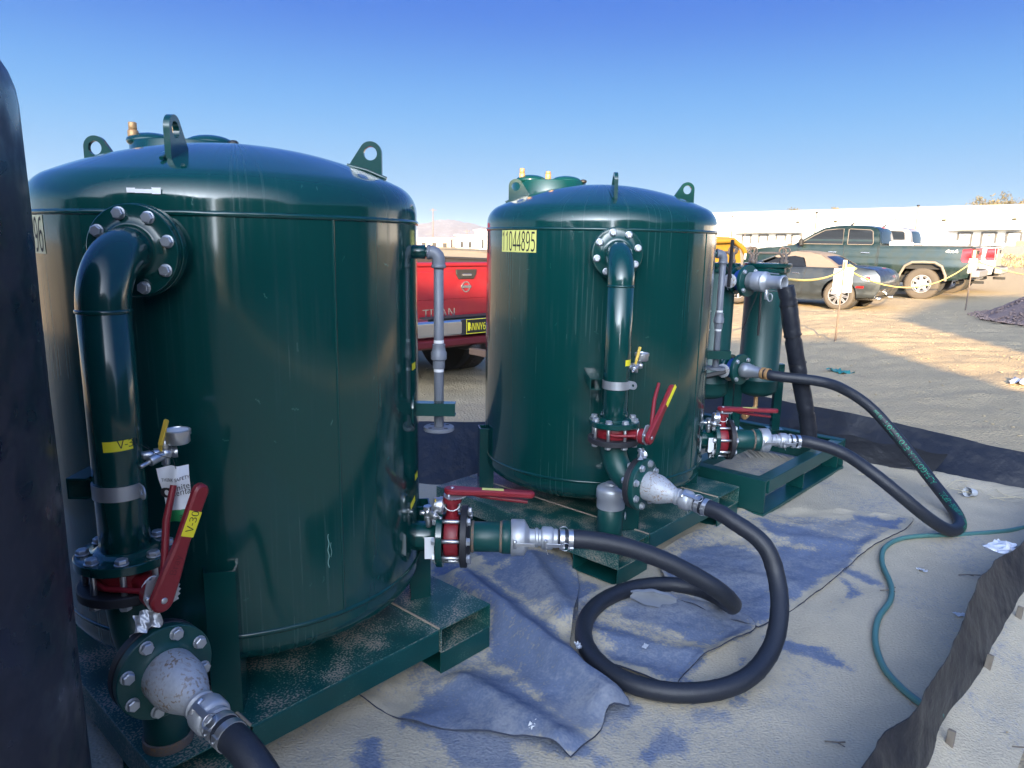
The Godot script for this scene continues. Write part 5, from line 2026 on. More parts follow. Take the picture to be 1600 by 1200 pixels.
func wheel(o: Node3D, at: Vector3, r: float, w: float, rim_r: float, spokes: int, side: float, steel := false) -> void:
	var ax := Vector3(0, 0, side)
	var b := MB.new()
	b.lathe([Vector2(rim_r, -w), Vector2(r * 0.9, -w), Vector2(r * 0.97, -w * 0.92), Vector2(r, -w * 0.75), Vector2(r, -w * 0.2), Vector2(r * 0.97, -w * 0.06), Vector2(r * 0.9, 0), Vector2(rim_r + 0.02, -0.002), Vector2(rim_r, -0.015), Vector2(rim_r, -w)], at, ax, 48, 0.6)
	for k in 60:
		var an := TAU * k / 60.0
		b.t = Transform3D(MB.frame(ax), at) * Transform3D(Basis(Vector3.UP, an), Vector3.ZERO)
		for q in 4:
			b.box(Vector3(0, -w * (0.18 + 0.21 * q), r - 0.001), Vector3(0.022, w * 0.15, 0.014), 0.002)
	b.t = Transform3D()
	var wh := part("wheel", b, M.tire_dusty, o)
	b = MB.new()
	b.lathe([Vector2(rim_r, -0.012), Vector2(rim_r - 0.012, -0.01), Vector2(rim_r - 0.022, -0.03), Vector2(rim_r - 0.03, -0.10), Vector2(0.05, -0.11), Vector2(0, -0.11)], at, ax, 40, 0.6)
	var fr := Transform3D(MB.frame(ax), at)
	part("rim_barrel", b, M.dark, wh)
	b = MB.new()
	b.lathe([Vector2(rim_r - 0.0, -0.014), Vector2(rim_r - 0.004, -0.004), Vector2(rim_r - 0.018, -0.004), Vector2(rim_r - 0.024, -0.02)], at, ax, 40, 0.5)
	b.lathe([Vector2(0.07, -0.06), Vector2(0.06, -0.024), Vector2(0.045, -0.016), Vector2(0, -0.014)], at, ax, 24, 0.6)
	for k in spokes:
		b.t = fr * Transform3D(Basis(Vector3.UP, TAU * k / spokes), Vector3.ZERO)
		if steel:
			b.box(Vector3(0, -0.035, (rim_r - 0.02 + 0.06) * 0.5), Vector3(0.075, 0.02, rim_r - 0.07), 0.008)
		else:
			b.box(Vector3(0.014, -0.03, (rim_r + 0.03) * 0.5), Vector3(0.018, 0.028, rim_r - 0.05), 0.006)
			b.box(Vector3(-0.014, -0.03, (rim_r + 0.03) * 0.5), Vector3(0.018, 0.028, rim_r - 0.05), 0.006)
	if steel:
		b.t = Transform3D()
		b.lathe([Vector2(rim_r - 0.02, -0.05), Vector2(rim_r - 0.045, -0.02), Vector2(rim_r - 0.06, -0.03)], at, ax, 40, 0.5)
		b.lathe([Vector2(0.13, -0.05), Vector2(0.11, -0.03), Vector2(0.07, -0.03)], at, ax, 40, 0.5)
	b.t = Transform3D()
	part("rim", b, M.rim, wh)
	for k in 5:
		b = MB.new()
		b.t = fr
		var an := TAU * k / 5.0
		b.cyl(Vector3(sin(an) * 0.045, -0.02, cos(an) * 0.045), Vector3(sin(an) * 0.045, -0.006, cos(an) * 0.045), 0.01, -1, 6)
		part("wheel_nut", b, M.chrome, wh)


func paint(c: Color, metal := 0.25) -> StandardMaterial3D:
	var m := mat(c, 0.34, metal)
	m.clearcoat_enabled = true
	m.clearcoat = 0.7
	m.clearcoat_roughness = 0.12
	m.roughness_texture = gray_tex(rough_bytes(nbytes(91, 0.02, 128, 128, 5), 0.28, 0.6), 128, 128)
	m.roughness = 1.0
	return tri_map(m, 1.3, false)


func pickup(called: String, label: String, at: Vector3, turn: float, c: Color, trim: Material, bumper: Material, steel_rim: bool) -> Node3D:
	var o := thing(called, label, "pickup truck", at, turn, "pickup trucks parked on the dirt lot")
	var pm := paint(c)
	var zy := [Vector2(0.35, 0.92), Vector2(0.55, 0.985), Vector2(0.85, 1.0), Vector2(1.06, 0.985), Vector2(1.26, 0.975), Vector2(1.36, 0.945), Vector2(1.50, 0.885), Vector2(1.78, 0.79), Vector2(1.90, 0.66)]
	var plan := func(x: float) -> float: return 1.0 - 0.10 * pow(maxf(0.0, x - 1.9) / 1.0, 2.0) - 0.03 * pow(maxf(0.0, -x - 2.2) / 0.7, 2.0)
	var side := PackedVector2Array([Vector2(-2.86, 0.60), Vector2(-2.90, 0.95), Vector2(-2.88, 1.34), Vector2(-2.84, 1.37), Vector2(-0.80, 1.365), Vector2(-0.76, 1.40), Vector2(-0.70, 1.72), Vector2(-0.63, 1.82), Vector2(-0.40, 1.87), Vector2(0.0, 1.89), Vector2(0.45, 1.875), Vector2(0.72, 1.82), Vector2(1.0, 1.66), Vector2(1.48, 1.35), Vector2(1.9, 1.29), Vector2(2.45, 1.23), Vector2(2.78, 1.14), Vector2(2.88, 0.98), Vector2(2.92, 0.62), Vector2(2.80, 0.42), Vector2(1.3, 0.40), Vector2(-1.3, 0.42), Vector2(-2.4, 0.50)])
	var polys: Array = [side]
	for x in [-1.85, 1.80]:
		var nxt := []
		for p in polys:
			nxt.append_array(Geometry2D.clip_polygons(p, PackedVector2Array([Vector2(x - 0.49, 0.2), Vector2(x + 0.49, 0.2), Vector2(x + 0.49, 0.62), Vector2(x + 0.40, 0.83), Vector2(x + 0.24, 0.92), Vector2(x - 0.24, 0.92), Vector2(x - 0.40, 0.83), Vector2(x - 0.49, 0.62)])))
		polys = nxt
	var b := MB.new()
	side_sheet(b, polys, zy, plan, 0.0)
	across_strip(b, smooth_line([Vector2(-0.78, 0.75), Vector2(-0.77, 1.40), Vector2(-0.70, 1.72), Vector2(-0.63, 1.82), Vector2(-0.40, 1.87), Vector2(0.0, 1.89), Vector2(0.45, 1.875), Vector2(0.72, 1.82), Vector2(1.0, 1.66), Vector2(1.48, 1.35), Vector2(1.9, 1.29), Vector2(2.45, 1.23), Vector2(2.78, 1.14), Vector2(2.88, 0.98), Vector2(2.92, 0.62), Vector2(2.80, 0.42)]), zy, plan, 0.03)
	var body := part("body", b, pm, o)
	b = MB.new()
	b.box(Vector3(0.3, 0.52, 0), Vector3(4.9, 0.2, 1.5), 0.03)
	b.box(Vector3(-1.85, 0.42, 0), Vector3(0.2, 0.2, 1.5), 0.05)
	b.box(Vector3(-2.3, 0.60, 0), Vector3(1.2, 0.12, 1.1), 0.02)
	part("chassis", b, M.dark, o)
	b = MB.new()
	b.box(Vector3(-1.83, 0.80, 0), Vector3(2.1, 0.03, 1.85), 0.0)
	for s in [-1.0, 1.0]:
		b.box(Vector3(-1.83, 1.362, s * 0.90), Vector3(2.08, 0.03, 0.09), 0.01)
		b.box(Vector3(-1.83, 1.08, s * 0.875), Vector3(2.08, 0.55, 0.02), 0.0)
	part("bed_liner", b, M.dark, o)
	b = MB.new()
	b.box(Vector3(-2.885, 1.0, 0), Vector3(0.055, 0.70, 1.72), 0.02)
	b.box(Vector3(-2.905, 1.12, 0), Vector3(0.03, 0.30, 1.50), 0.014)
	b.box(Vector3(-2.90, 1.33, 0), Vector3(0.07, 0.05, 1.72), 0.02)
	var tg := part("tailgate", b, pm, o)
	b = MB.new()
	var hx := PackedVector2Array([Vector2(-0.14, 0.05), Vector2(0.14, 0.05), Vector2(0.135, 0.0), Vector2(0.10, -0.05), Vector2(-0.10, -0.05), Vector2(-0.135, 0.0)])
	b.t = Transform3D(Basis(Vector3(0, 0, 1), Vector3.UP, Vector3(-1, 0, 0)), Vector3(-2.925, 1.23, 0))
	b.plate(hx, 0.02, 0.006)
	var hd := part("handle", b, M.dark, tg)
	b = MB.new()
	b.t = Transform3D(Basis(Vector3(0, 0, 1), Vector3.UP, Vector3(-1, 0, 0)), Vector3(-2.94, 1.235, 0))
	b.box(Vector3(0, -0.012, 0), Vector3(0.13, 0.028, 0.012), 0.005)
	part("grip", b, M.chrome, hd)
	# glass
	var front := PackedVector2Array([Vector2(1.30, 1.385), Vector2(0.93, 1.63), Vector2(0.68, 1.765), Vector2(0.40, 1.795), Vector2(0.20, 1.80), Vector2(0.16, 1.385)])
	var rear := PackedVector2Array([Vector2(0.04, 1.385), Vector2(0.07, 1.79), Vector2(0.02, 1.80), Vector2(-0.48, 1.775), Vector2(-0.54, 1.73), Vector2(-0.60, 1.42), Vector2(-0.57, 1.385)])
	for w in [front, rear]:
		for s in [-1.0, 1.0]:
			b = MB.new()
			side_sheet(b, [w], zy, plan, 0.005, [s])
			part("side_window", b, M.glass, body)
			b = MB.new()
			var ring := PackedVector3Array()
			for i in w.size() + 1:
				var p: Vector2 = w[i % w.size()]
				ring.append(Vector3(p.x, p.y, s * (half_width(zy, plan, p.x, p.y) + 0.006)))
			b.tube(ring, 0.009, 6, false)
			part("window_trim", b, trim, body)
	b = MB.new()
	across_strip(b, [Vector2(-0.766, 1.42), Vector2(-0.735, 1.56), Vector2(-0.705, 1.70), Vector2(-0.67, 1.765)], zy, plan, 0.03, -0.86, 0.86, 0.008)
	part("rear_window", b, M.glass, body)
	b = MB.new()
	across_strip(b, [Vector2(0.80, 1.775), Vector2(1.0, 1.66), Vector2(1.25, 1.50), Vector2(1.44, 1.375)], zy, plan, 0.03, -0.9, 0.9, 0.008)
	part("windscreen", b, M.glass, body)
	b = MB.new()
	b.box(Vector3(-0.625, 1.845, 0), Vector3(0.06, 0.035, 0.34), 0.01)
	part("brake_light", b, M.lens, body)
	b = MB.new()
	b.beam(Vector3(0.30, 1.93, 0.3), Vector3(0.20, 1.99, 0.3), 0.02, 0.05, 0.008)
	part("roof_aerial", b, M.dark, body)
	# door seams, handles, mirrors, mouldings
	for s in [-1.0, 1.0]:
		b = MB.new()
		for ln in [[Vector2(0.10, 0.45), Vector2(0.11, 1.36)], [Vector2(-0.72, 0.80), Vector2(-0.74, 1.37)], [Vector2(1.28, 0.5), Vector2(1.33, 1.34)], [Vector2(-0.76, 0.5), Vector2(-0.77, 1.34)]]:
			var ps := PackedVector3Array()
			for i in 9:
				var p: Vector2 = ln[0].lerp(ln[1], i / 8.0)
				ps.append(Vector3(p.x, p.y, s * (half_width(zy, plan, p.x, p.y) + 0.0005)))
			b.tube(ps, 0.006, 5)
		part("door_seam", b, M.dark, body)
		for x in [0.28, -0.55]:
			b = MB.new()
			b.beam(Vector3(x, 1.17, s * 1.0), Vector3(x + 0.22, 1.172, s * 1.0), 0.03, 0.035, 0.01)
			part("door_handle", b, M.chrome, body)
		b = MB.new()
		b.box(Vector3(1.22, 1.42, s * 1.10), Vector3(0.12, 0.22, 0.17), 0.05)
		b.beam(Vector3(1.22, 1.34, s * 0.95), Vector3(1.22, 1.36, s * 1.08), 0.06, 0.04, 0.01)
		part("mirror", b, M.dark, body)
		for x in [-1.85, 1.80]:
			b = MB.new()
			var ps := PackedVector3Array()
			for p in [Vector2(x - 0.53, 0.50), Vector2(x - 0.52, 0.64), Vector2(x - 0.42, 0.86), Vector2(x - 0.26, 0.955), Vector2(x, 0.965), Vector2(x + 0.26, 0.955), Vector2(x + 0.42, 0.86), Vector2(x + 0.52, 0.64), Vector2(x + 0.56, 0.45)]:
				ps.append(Vector3(p.x, p.y, s * (half_width(zy, plan, p.x, p.y) + 0.002)))
			b.tube(ps, 0.034, 8)
			part("wheel_moulding", b, trim, body)
			b = MB.new()
			b.cyl(Vector3(x, 0.5, s * 0.5), Vector3(x, 0.5, s * 0.62), 0.5, -1, 24)
			part("wheel_well", b, M.dark, body)
			wheel(o, Vector3(x, 0.405, s * 0.96), 0.405, 0.27, 0.235, 7 if steel_rim else 6, s, true)
		b = MB.new()
		side_sheet(b, [PackedVector2Array([Vector2(-2.70, 0.98), Vector2(-2.66, 1.05), Vector2(-2.68, 1.30), Vector2(-2.865, 1.32), Vector2(-2.885, 0.98)])], zy, plan, 0.012, [s])
		b.box(Vector3(-2.895, 1.15, s * 0.905), Vector3(0.035, 0.34, 0.10), 0.01)
		part("tail_light", b, M.lens, body)
		b = MB.new()
		b.box(Vector3(-2.915, 1.12, s * 0.905), Vector3(0.01, 0.09, 0.085), 0.003)
		part("reverse_light", b, M.clear_lens, body)
		b = MB.new()
		b.box(Vector3(2.86, 0.98, s * 0.78), Vector3(0.1, 0.2, 0.26), 0.03)
		part("headlight", b, M.clear_lens, body)
	b = MB.new()
	b.box(Vector3(-3.0, 0.70, 0), Vector3(0.22, 0.2, 1.94), 0.045)
	b.box(Vector3(-2.96, 0.58, 0), Vector3(0.16, 0.06, 1.5), 0.02)
	var bp := part("rear_bumper", b, bumper, o)
	b = MB.new()
	b.box(Vector3(-3.0, 0.803, 0), Vector3(0.17, 0.012, 1.2), 0.004)
	part("step_pad", b, M.dark, bp)
	b = MB.new()
	b.box(Vector3(2.95, 0.62, 0), Vector3(0.18, 0.24, 1.84), 0.05)
	part("front_bumper", b, bumper, o)
	b = MB.new()
	b.box(Vector3(2.9, 0.95, 0), Vector3(0.06, 0.28, 1.2), 0.02)
	part("grille", b, M.dark, o)
	b = MB.new()
	b.box(Vector3(-2.98, 0.47, 0), Vector3(0.3, 0.07, 0.07), 0.01)
	b.box(Vector3(-2.6, 0.46, 0), Vector3(0.08, 0.08, 1.1), 0.01)
	part("tow_hitch", b, M.dark, o)
	return o


func vehicles() -> void:
	var place := func(x: float, z: float) -> Vector3: return Vector3(x, ground_y(x, z), z)
	# red pickup between the tanks, seen from behind
	var f := Vector3(-0.69, 0, -0.724)
	var turn := atan2(-f.z, f.x)
	var red := pickup("pickup_truck", "red pickup truck with a black and yellow plate, seen between the two green tanks", Vector3(-0.45, 0, -7.5) + f * 3.0, turn, Color(0.30, 0.015, 0.022), M.dark, M.chrome, false)
	var face := Basis(Vector3(0, 0, -1), Vector3.UP, Vector3(-1, 0, 0))
	var b := MB.new()
	b.t = Transform3D(Basis(Vector3(0, 0, 1), Vector3.UP, Vector3(-1, 0, 0)), Vector3(-2.924, 1.10, 0))
	b.holed(disc_poly(Vector2.ZERO, 0.058, 40), Vector2.ZERO, 0.045, 0.008)
	b.box(Vector3(0, 0, 0.002), Vector3(0.14, 0.03, 0.012), 0.004)
	part("emblem", b, M.chrome, red)
	b = MB.new()
	letters(b, "TITAN", 0.085, flat_at(Vector3(-2.915, 0.84, -0.35), Vector3(0, 0, -1) * -1.0, Vector3.UP), 1.35)
	part("tailgate_letters", b, M.chrome, red)
	b = MB.new()
	b.box(Vector3(-3.105, 0.70, 0.0), Vector3(0.012, 0.16, 0.42), 0.004)
	part("plate_recess", b, M.dark, red)
	b = MB.new()
	b.box(Vector3(-3.114, 0.705, 0.0), Vector3(0.005, 0.152, 0.305), 0.002)
	var pl := part("license_plate", b, M.black, red)
	b = MB.new()
	letters(b, "ANNY63", 0.075, flat_at(Vector3(-3.1185, 0.70, 0.012), Vector3(0, 0, 1), Vector3.UP), 0.72)
	part("plate_number", b, M.yellow, pl)
	b = MB.new()
	for q in [[0.0, 0.073, 0.305, 0.006], [0.0, -0.073, 0.305, 0.006], [0.1495, 0.0, 0.006, 0.14], [-0.1495, 0.0, 0.006, 0.14], [-0.118, 0.0, 0.03, 0.085]]:
		b.box(Vector3(-3.117, 0.705 + q[1], q[0]), Vector3(0.002, q[3], q[2]), 0.0)
	part("plate_border", b, M.yellow, pl)
	b = MB.new()
	b.box(Vector3(-3.05, 0.55, 0), Vector3(0.10, 0.10, 1.9), 0.03)
	part("bumper_valance", b, mat(Color(0.10, 0.008, 0.012), 0.5), red)
	b = MB.new()
	b.box(Vector3(-3.25, 0.44, -0.05), Vector3(0.35, 0.07, 0.07), 0.008)
	part("hitch_bar", b, mat(Color(0.16, 0.10, 0.07), 0.8), red)
	# dark green pickup
	f = Vector3(-0.788, 0, -0.616)
	turn = atan2(-f.z, f.x)
	var r := Vector3(-f.z, 0, f.x)
	var wheel_at := Vector3(10.6, 0, -18.75)
	var c := wheel_at + f * 1.85 + r * 0.9
	var gn := pickup("pickup_truck", "dark green pickup truck parked behind the small convertible", place.call(c.x, c.z), turn, Color(0.006, 0.020, 0.017), mat(Color(0.20, 0.17, 0.14), 0.7), mat(Color(0.26, 0.25, 0.24), 0.5, 0.3), true)
	b = MB.new()
	letters(b, "4x4", 0.085, flat_at(Vector3(-2.45, 1.25, -1.0), Vector3(-1, 0, 0), Vector3.UP), 1.5)
	part("decal", b, M.white, gn)
	b = MB.new()
	b.box(Vector3(-1.1, 1.40, 0.1), Vector3(0.4, 0.16, 1.2), 0.02)
	part("tool_box", b, M.white, gn)
	var c2 := c + r * 2.95 - f * 0.25
	pickup("pickup_truck", "silver pickup truck, farthest right, parked beyond the dark green one", place.call(c2.x, c2.z), turn, Color(0.36, 0.36, 0.365), mat(Color(0.3, 0.29, 0.28), 0.6), mat(Color(0.34, 0.33, 0.31), 0.45, 0.4), true)
	# convertible
	f = Vector3(-0.737, 0, -0.676)
	convertible(place.call(6.77, -17.06), atan2(-f.z, f.x))
	# yellow loader behind, mostly hidden
	var L := thing("loader", "yellow construction loader partly hidden behind the middle tank", "loader", place.call(6.85, -25.0), 0.5)
	L.scale = Vector3.ONE * 0.85
	var ym := mat(Color(0.24, 0.135, 0.014), 0.5)
	b = MB.new()
	b.t = Transform3D(Basis(), Vector3(0, 1.15, 0))
	var hood := PackedVector2Array([Vector2(-1.2, -0.5), Vector2(-1.2, 0.25), Vector2(-0.9, 0.62), Vector2(-0.4, 0.78), Vector2(0.2, 0.78), Vector2(0.6, 0.62), Vector2(0.85, 0.25), Vector2(0.95, -0.2), Vector2(0.8, -0.5)])
	b.plate(hood, 1.3, 0.06)
	part("engine_hood", b, ym, L)
	for s in [-1.0, 1.0]:
		b = MB.new()
		b.tube(PackedVector3Array([Vector3(-0.8, 1.75, s * 0.85), Vector3(0.2, 1.8, s * 0.85), Vector3(0.75, 1.5, s * 0.85), Vector3(1.15, 0.95, s * 0.85), Vector3(1.35, 0.45, s * 0.85)]), 0.10, 10)
		part("lift_arm", b, ym, L)
		for x in [-0.75, 0.6]:
			b = MB.new()
			b.cyl(Vector3(x, 0.42, s * 0.6), Vector3(x, 0.42, s * 0.95), 0.42, -1, 30, 0.05)
			var w := part("wheel", b, M.tire, L)
			b = MB.new()
			b.cyl(Vector3(x, 0.42, s * 0.94), Vector3(x, 0.42, s * 0.965), 0.2, -1, 24)
			part("rim", b, ym, w)
	b = MB.new()
	b.t = Transform3D(Basis(), Vector3(1.55, 0.35, 0))
	b.plate(PackedVector2Array([Vector2(-0.25, -0.3), Vector2(0.55, -0.32), Vector2(-0.1, -0.22), Vector2(-0.18, 0.3), Vector2(-0.25, 0.3)]), 1.9)
	part("bucket", b, mat(Color(0.22, 0.12, 0.06), 0.8), L)


func convertible(at: Vector3, turn: float) -> void:
	var o := thing("convertible_car", "small dark grey convertible with a dusty tan soft top", "car", at, turn)
	var pm := paint(Color(0.036, 0.046, 0.054), 0.4)
	var zy := [Vector2(0.2, 0.76), Vector2(0.36, 0.84), Vector2(0.58, 0.862), Vector2(0.74, 0.845), Vector2(0.86, 0.79), Vector2(0.94, 0.72), Vector2(1.05, 0.64), Vector2(1.18, 0.55), Vector2(1.25, 0.45)]
	var plan := func(x: float) -> float: return 1.0 - 0.20 * pow(maxf(0.0, absf(x + 0.02) - 1.0) / 1.0, 2.0)
	var side := PackedVector2Array([Vector2(-1.86, 0.30), Vector2(-1.95, 0.44), Vector2(-1.97, 0.60), Vector2(-1.93, 0.76), Vector2(-1.82, 0.87), Vector2(-1.55, 0.915), Vector2(-1.2, 0.93), Vector2(-0.9, 0.92), Vector2(0.6, 0.87), Vector2(0.95, 0.87), Vector2(1.25, 0.86), Vector2(1.55, 0.79), Vector2(1.85, 0.65), Vector2(2.0, 0.50), Vector2(2.02, 0.34), Vector2(1.9, 0.22), Vector2(0.7, 0.19), Vector2(-0.7, 0.19), Vector2(-1.5, 0.27)])
	var polys: Array = [side]
	for x in [-1.165, 1.165]:
		var nxt := []
		for p in polys:
			nxt.append_array(Geometry2D.clip_polygons(p, disc_poly(Vector2(x, 0.325), 0.36, 40)))
		polys = nxt
	var b := MB.new()
	side_sheet(b, polys, zy, plan, 0.0)
	across_strip(b, smooth_line([Vector2(-1.86, 0.30), Vector2(-1.95, 0.44), Vector2(-1.97, 0.60), Vector2(-1.93, 0.76), Vector2(-1.82, 0.87), Vector2(-1.55, 0.915), Vector2(-1.2, 0.93), Vector2(-0.9, 0.92)]), zy, plan, 0.035)
	across_strip(b, smooth_line([Vector2(0.6, 0.87), Vector2(0.95, 0.87), Vector2(1.25, 0.86), Vector2(1.55, 0.79), Vector2(1.85, 0.65), Vector2(2.0, 0.50), Vector2(2.02, 0.34), Vector2(1.9, 0.22)]), zy, plan, 0.04)
	var body := part("body", b, pm, o)
	b = MB.new()
	b.box(Vector3(0, 0.30, 0), Vector3(3.5, 0.16, 1.3), 0.04)
	part("underbody", b, M.dark, o)
	# soft top
	var top := PackedVector2Array([Vector2(-1.10, 0.90), Vector2(-0.86, 1.05), Vector2(-0.62, 1.17), Vector2(-0.35, 1.225), Vector2(-0.02, 1.235), Vector2(0.25, 1.18), Vector2(0.42, 1.115), Vector2(0.32, 1.085), Vector2(-0.05, 1.135), Vector2(-0.28, 1.10), Vector2(-0.40, 0.90)])
	b = MB.new()
	side_sheet(b, [top], zy, plan, 0.0)
	across_strip(b, smooth_line([Vector2(-1.10, 0.90), Vector2(-0.86, 1.05), Vector2(-0.62, 1.17), Vector2(-0.35, 1.225), Vector2(-0.02, 1.235), Vector2(0.25, 1.18), Vector2(0.42, 1.115)]), zy, plan, 0.02)
	var sm := mat(Color(0.19, 0.155, 0.125), 0.95)
	var st := part("soft_top", b, sm, o)
	b = MB.new()
	across_strip(b, [Vector2(-1.03, 0.945), Vector2(-0.86, 1.05), Vector2(-0.72, 1.12)], zy, plan, 0.022, -0.80, 0.80, 0.008)
	part("rear_window", b, M.glass, st)
	b = MB.new()
	across_strip(b, [Vector2(0.44, 1.10), Vector2(0.7, 0.985), Vector2(0.95, 0.87)], zy, plan, 0.05, -0.95, 0.95, 0.004)
	part("windscreen", b, M.glass, o)
	for s in [-1.0, 1.0]:
		b = MB.new()
		side_sheet(b, [PackedVector2Array([Vector2(0.72, 0.89), Vector2(0.36, 1.065), Vector2(-0.05, 1.13), Vector2(-0.26, 1.09), Vector2(-0.38, 0.91)])], zy, plan, -0.006, [s])
		part("side_window", b, M.glass, body)
		b = MB.new()
		b.tube(PackedVector3Array([Vector3(0.95, 0.88, s * 0.74), Vector3(0.7, 0.99, s * 0.675), Vector3(0.42, 1.115, s * 0.585)]), 0.022, 8)
		part("windscreen_pillar", b, pm, body)
		b = MB.new()
		b.ball(Vector3(0.62, 0.95, s * 0.86), Vector3(0.07, 0.06, 0.09), 14)
		part("mirror", b, pm, body)
		b = MB.new()
		for ln in [[Vector2(-0.36, 0.30), Vector2(-0.42, 0.90)], [Vector2(0.72, 0.32), Vector2(0.74, 0.87)], [Vector2(-0.36, 0.30), Vector2(0.72, 0.32)]]:
			var ps := PackedVector3Array()
			for i in 9:
				var p: Vector2 = ln[0].lerp(ln[1], i / 8.0)
				ps.append(Vector3(p.x, p.y, s * (half_width(zy, plan, p.x, p.y) + 0.0002)))
			b.tube(ps, 0.005, 5)
		part("door_seam", b, M.dark, body)
		b = MB.new()
		b.beam(Vector3(-0.28, 0.76, s * 0.845), Vector3(-0.12, 0.765, s * 0.848), 0.02, 0.022, 0.006)
		part("door_handle", b, M.chrome, body)
		# rear lamps: clear oval with a red middle
		b = MB.new()
		var ov := PackedVector2Array()
		for k in 24:
			ov.append(Vector2(-1.76, 0.70) + Vector2(cos(TAU * k / 24.0) * 0.17, sin(TAU * k / 24.0) * 0.058))
		side_sheet(b, [ov], zy, plan, 0.006, [s])
		part("tail_light", b, M.clear_lens, body)
		b = MB.new()
		side_sheet(b, [disc_poly(Vector2(-1.72, 0.70), 0.05, 18)], zy, plan, 0.010, [s])
		part("brake_light", b, M.lens, body)
		b = MB.new()
		side_sheet(b, [PackedVector2Array([Vector2(-1.66, 0.49), Vector2(-1.50, 0.49), Vector2(-1.52, 0.53), Vector2(-1.66, 0.535)])], zy, plan, 0.006, [s])
		part("side_marker", b, M.lens, body)
		b = MB.new()
		b.cyl(Vector3(-1.7, 0.26, s * 0.45), Vector3(-1.93, 0.265, s * 0.45), 0.04, -1, 16)
		part("exhaust", b, M.chrome, o)
		for x in [-1.165, 1.165]:
			b = MB.new()
			b.cyl(Vector3(x, 0.33, s * 0.45), Vector3(x, 0.33, s * 0.60), 0.36, -1, 24)
			part("wheel_well", b, M.dark, body)
			wheel(o, Vector3(x, 0.318, s * 0.82), 0.318, 0.205, 0.222, 10, s)
	b = MB.new()
	b.box(Vector3(-1.965, 0.655, 0), Vector3(0.012, 0.13, 0.36), 0.004)
	part("license_plate", b, M.paper, o)
	b = MB.new()
	b.box(Vector3(-1.80, 0.905, 0), Vector3(0.03, 0.02, 0.22), 0.006)
	part("brake_light", b, M.lens, body)


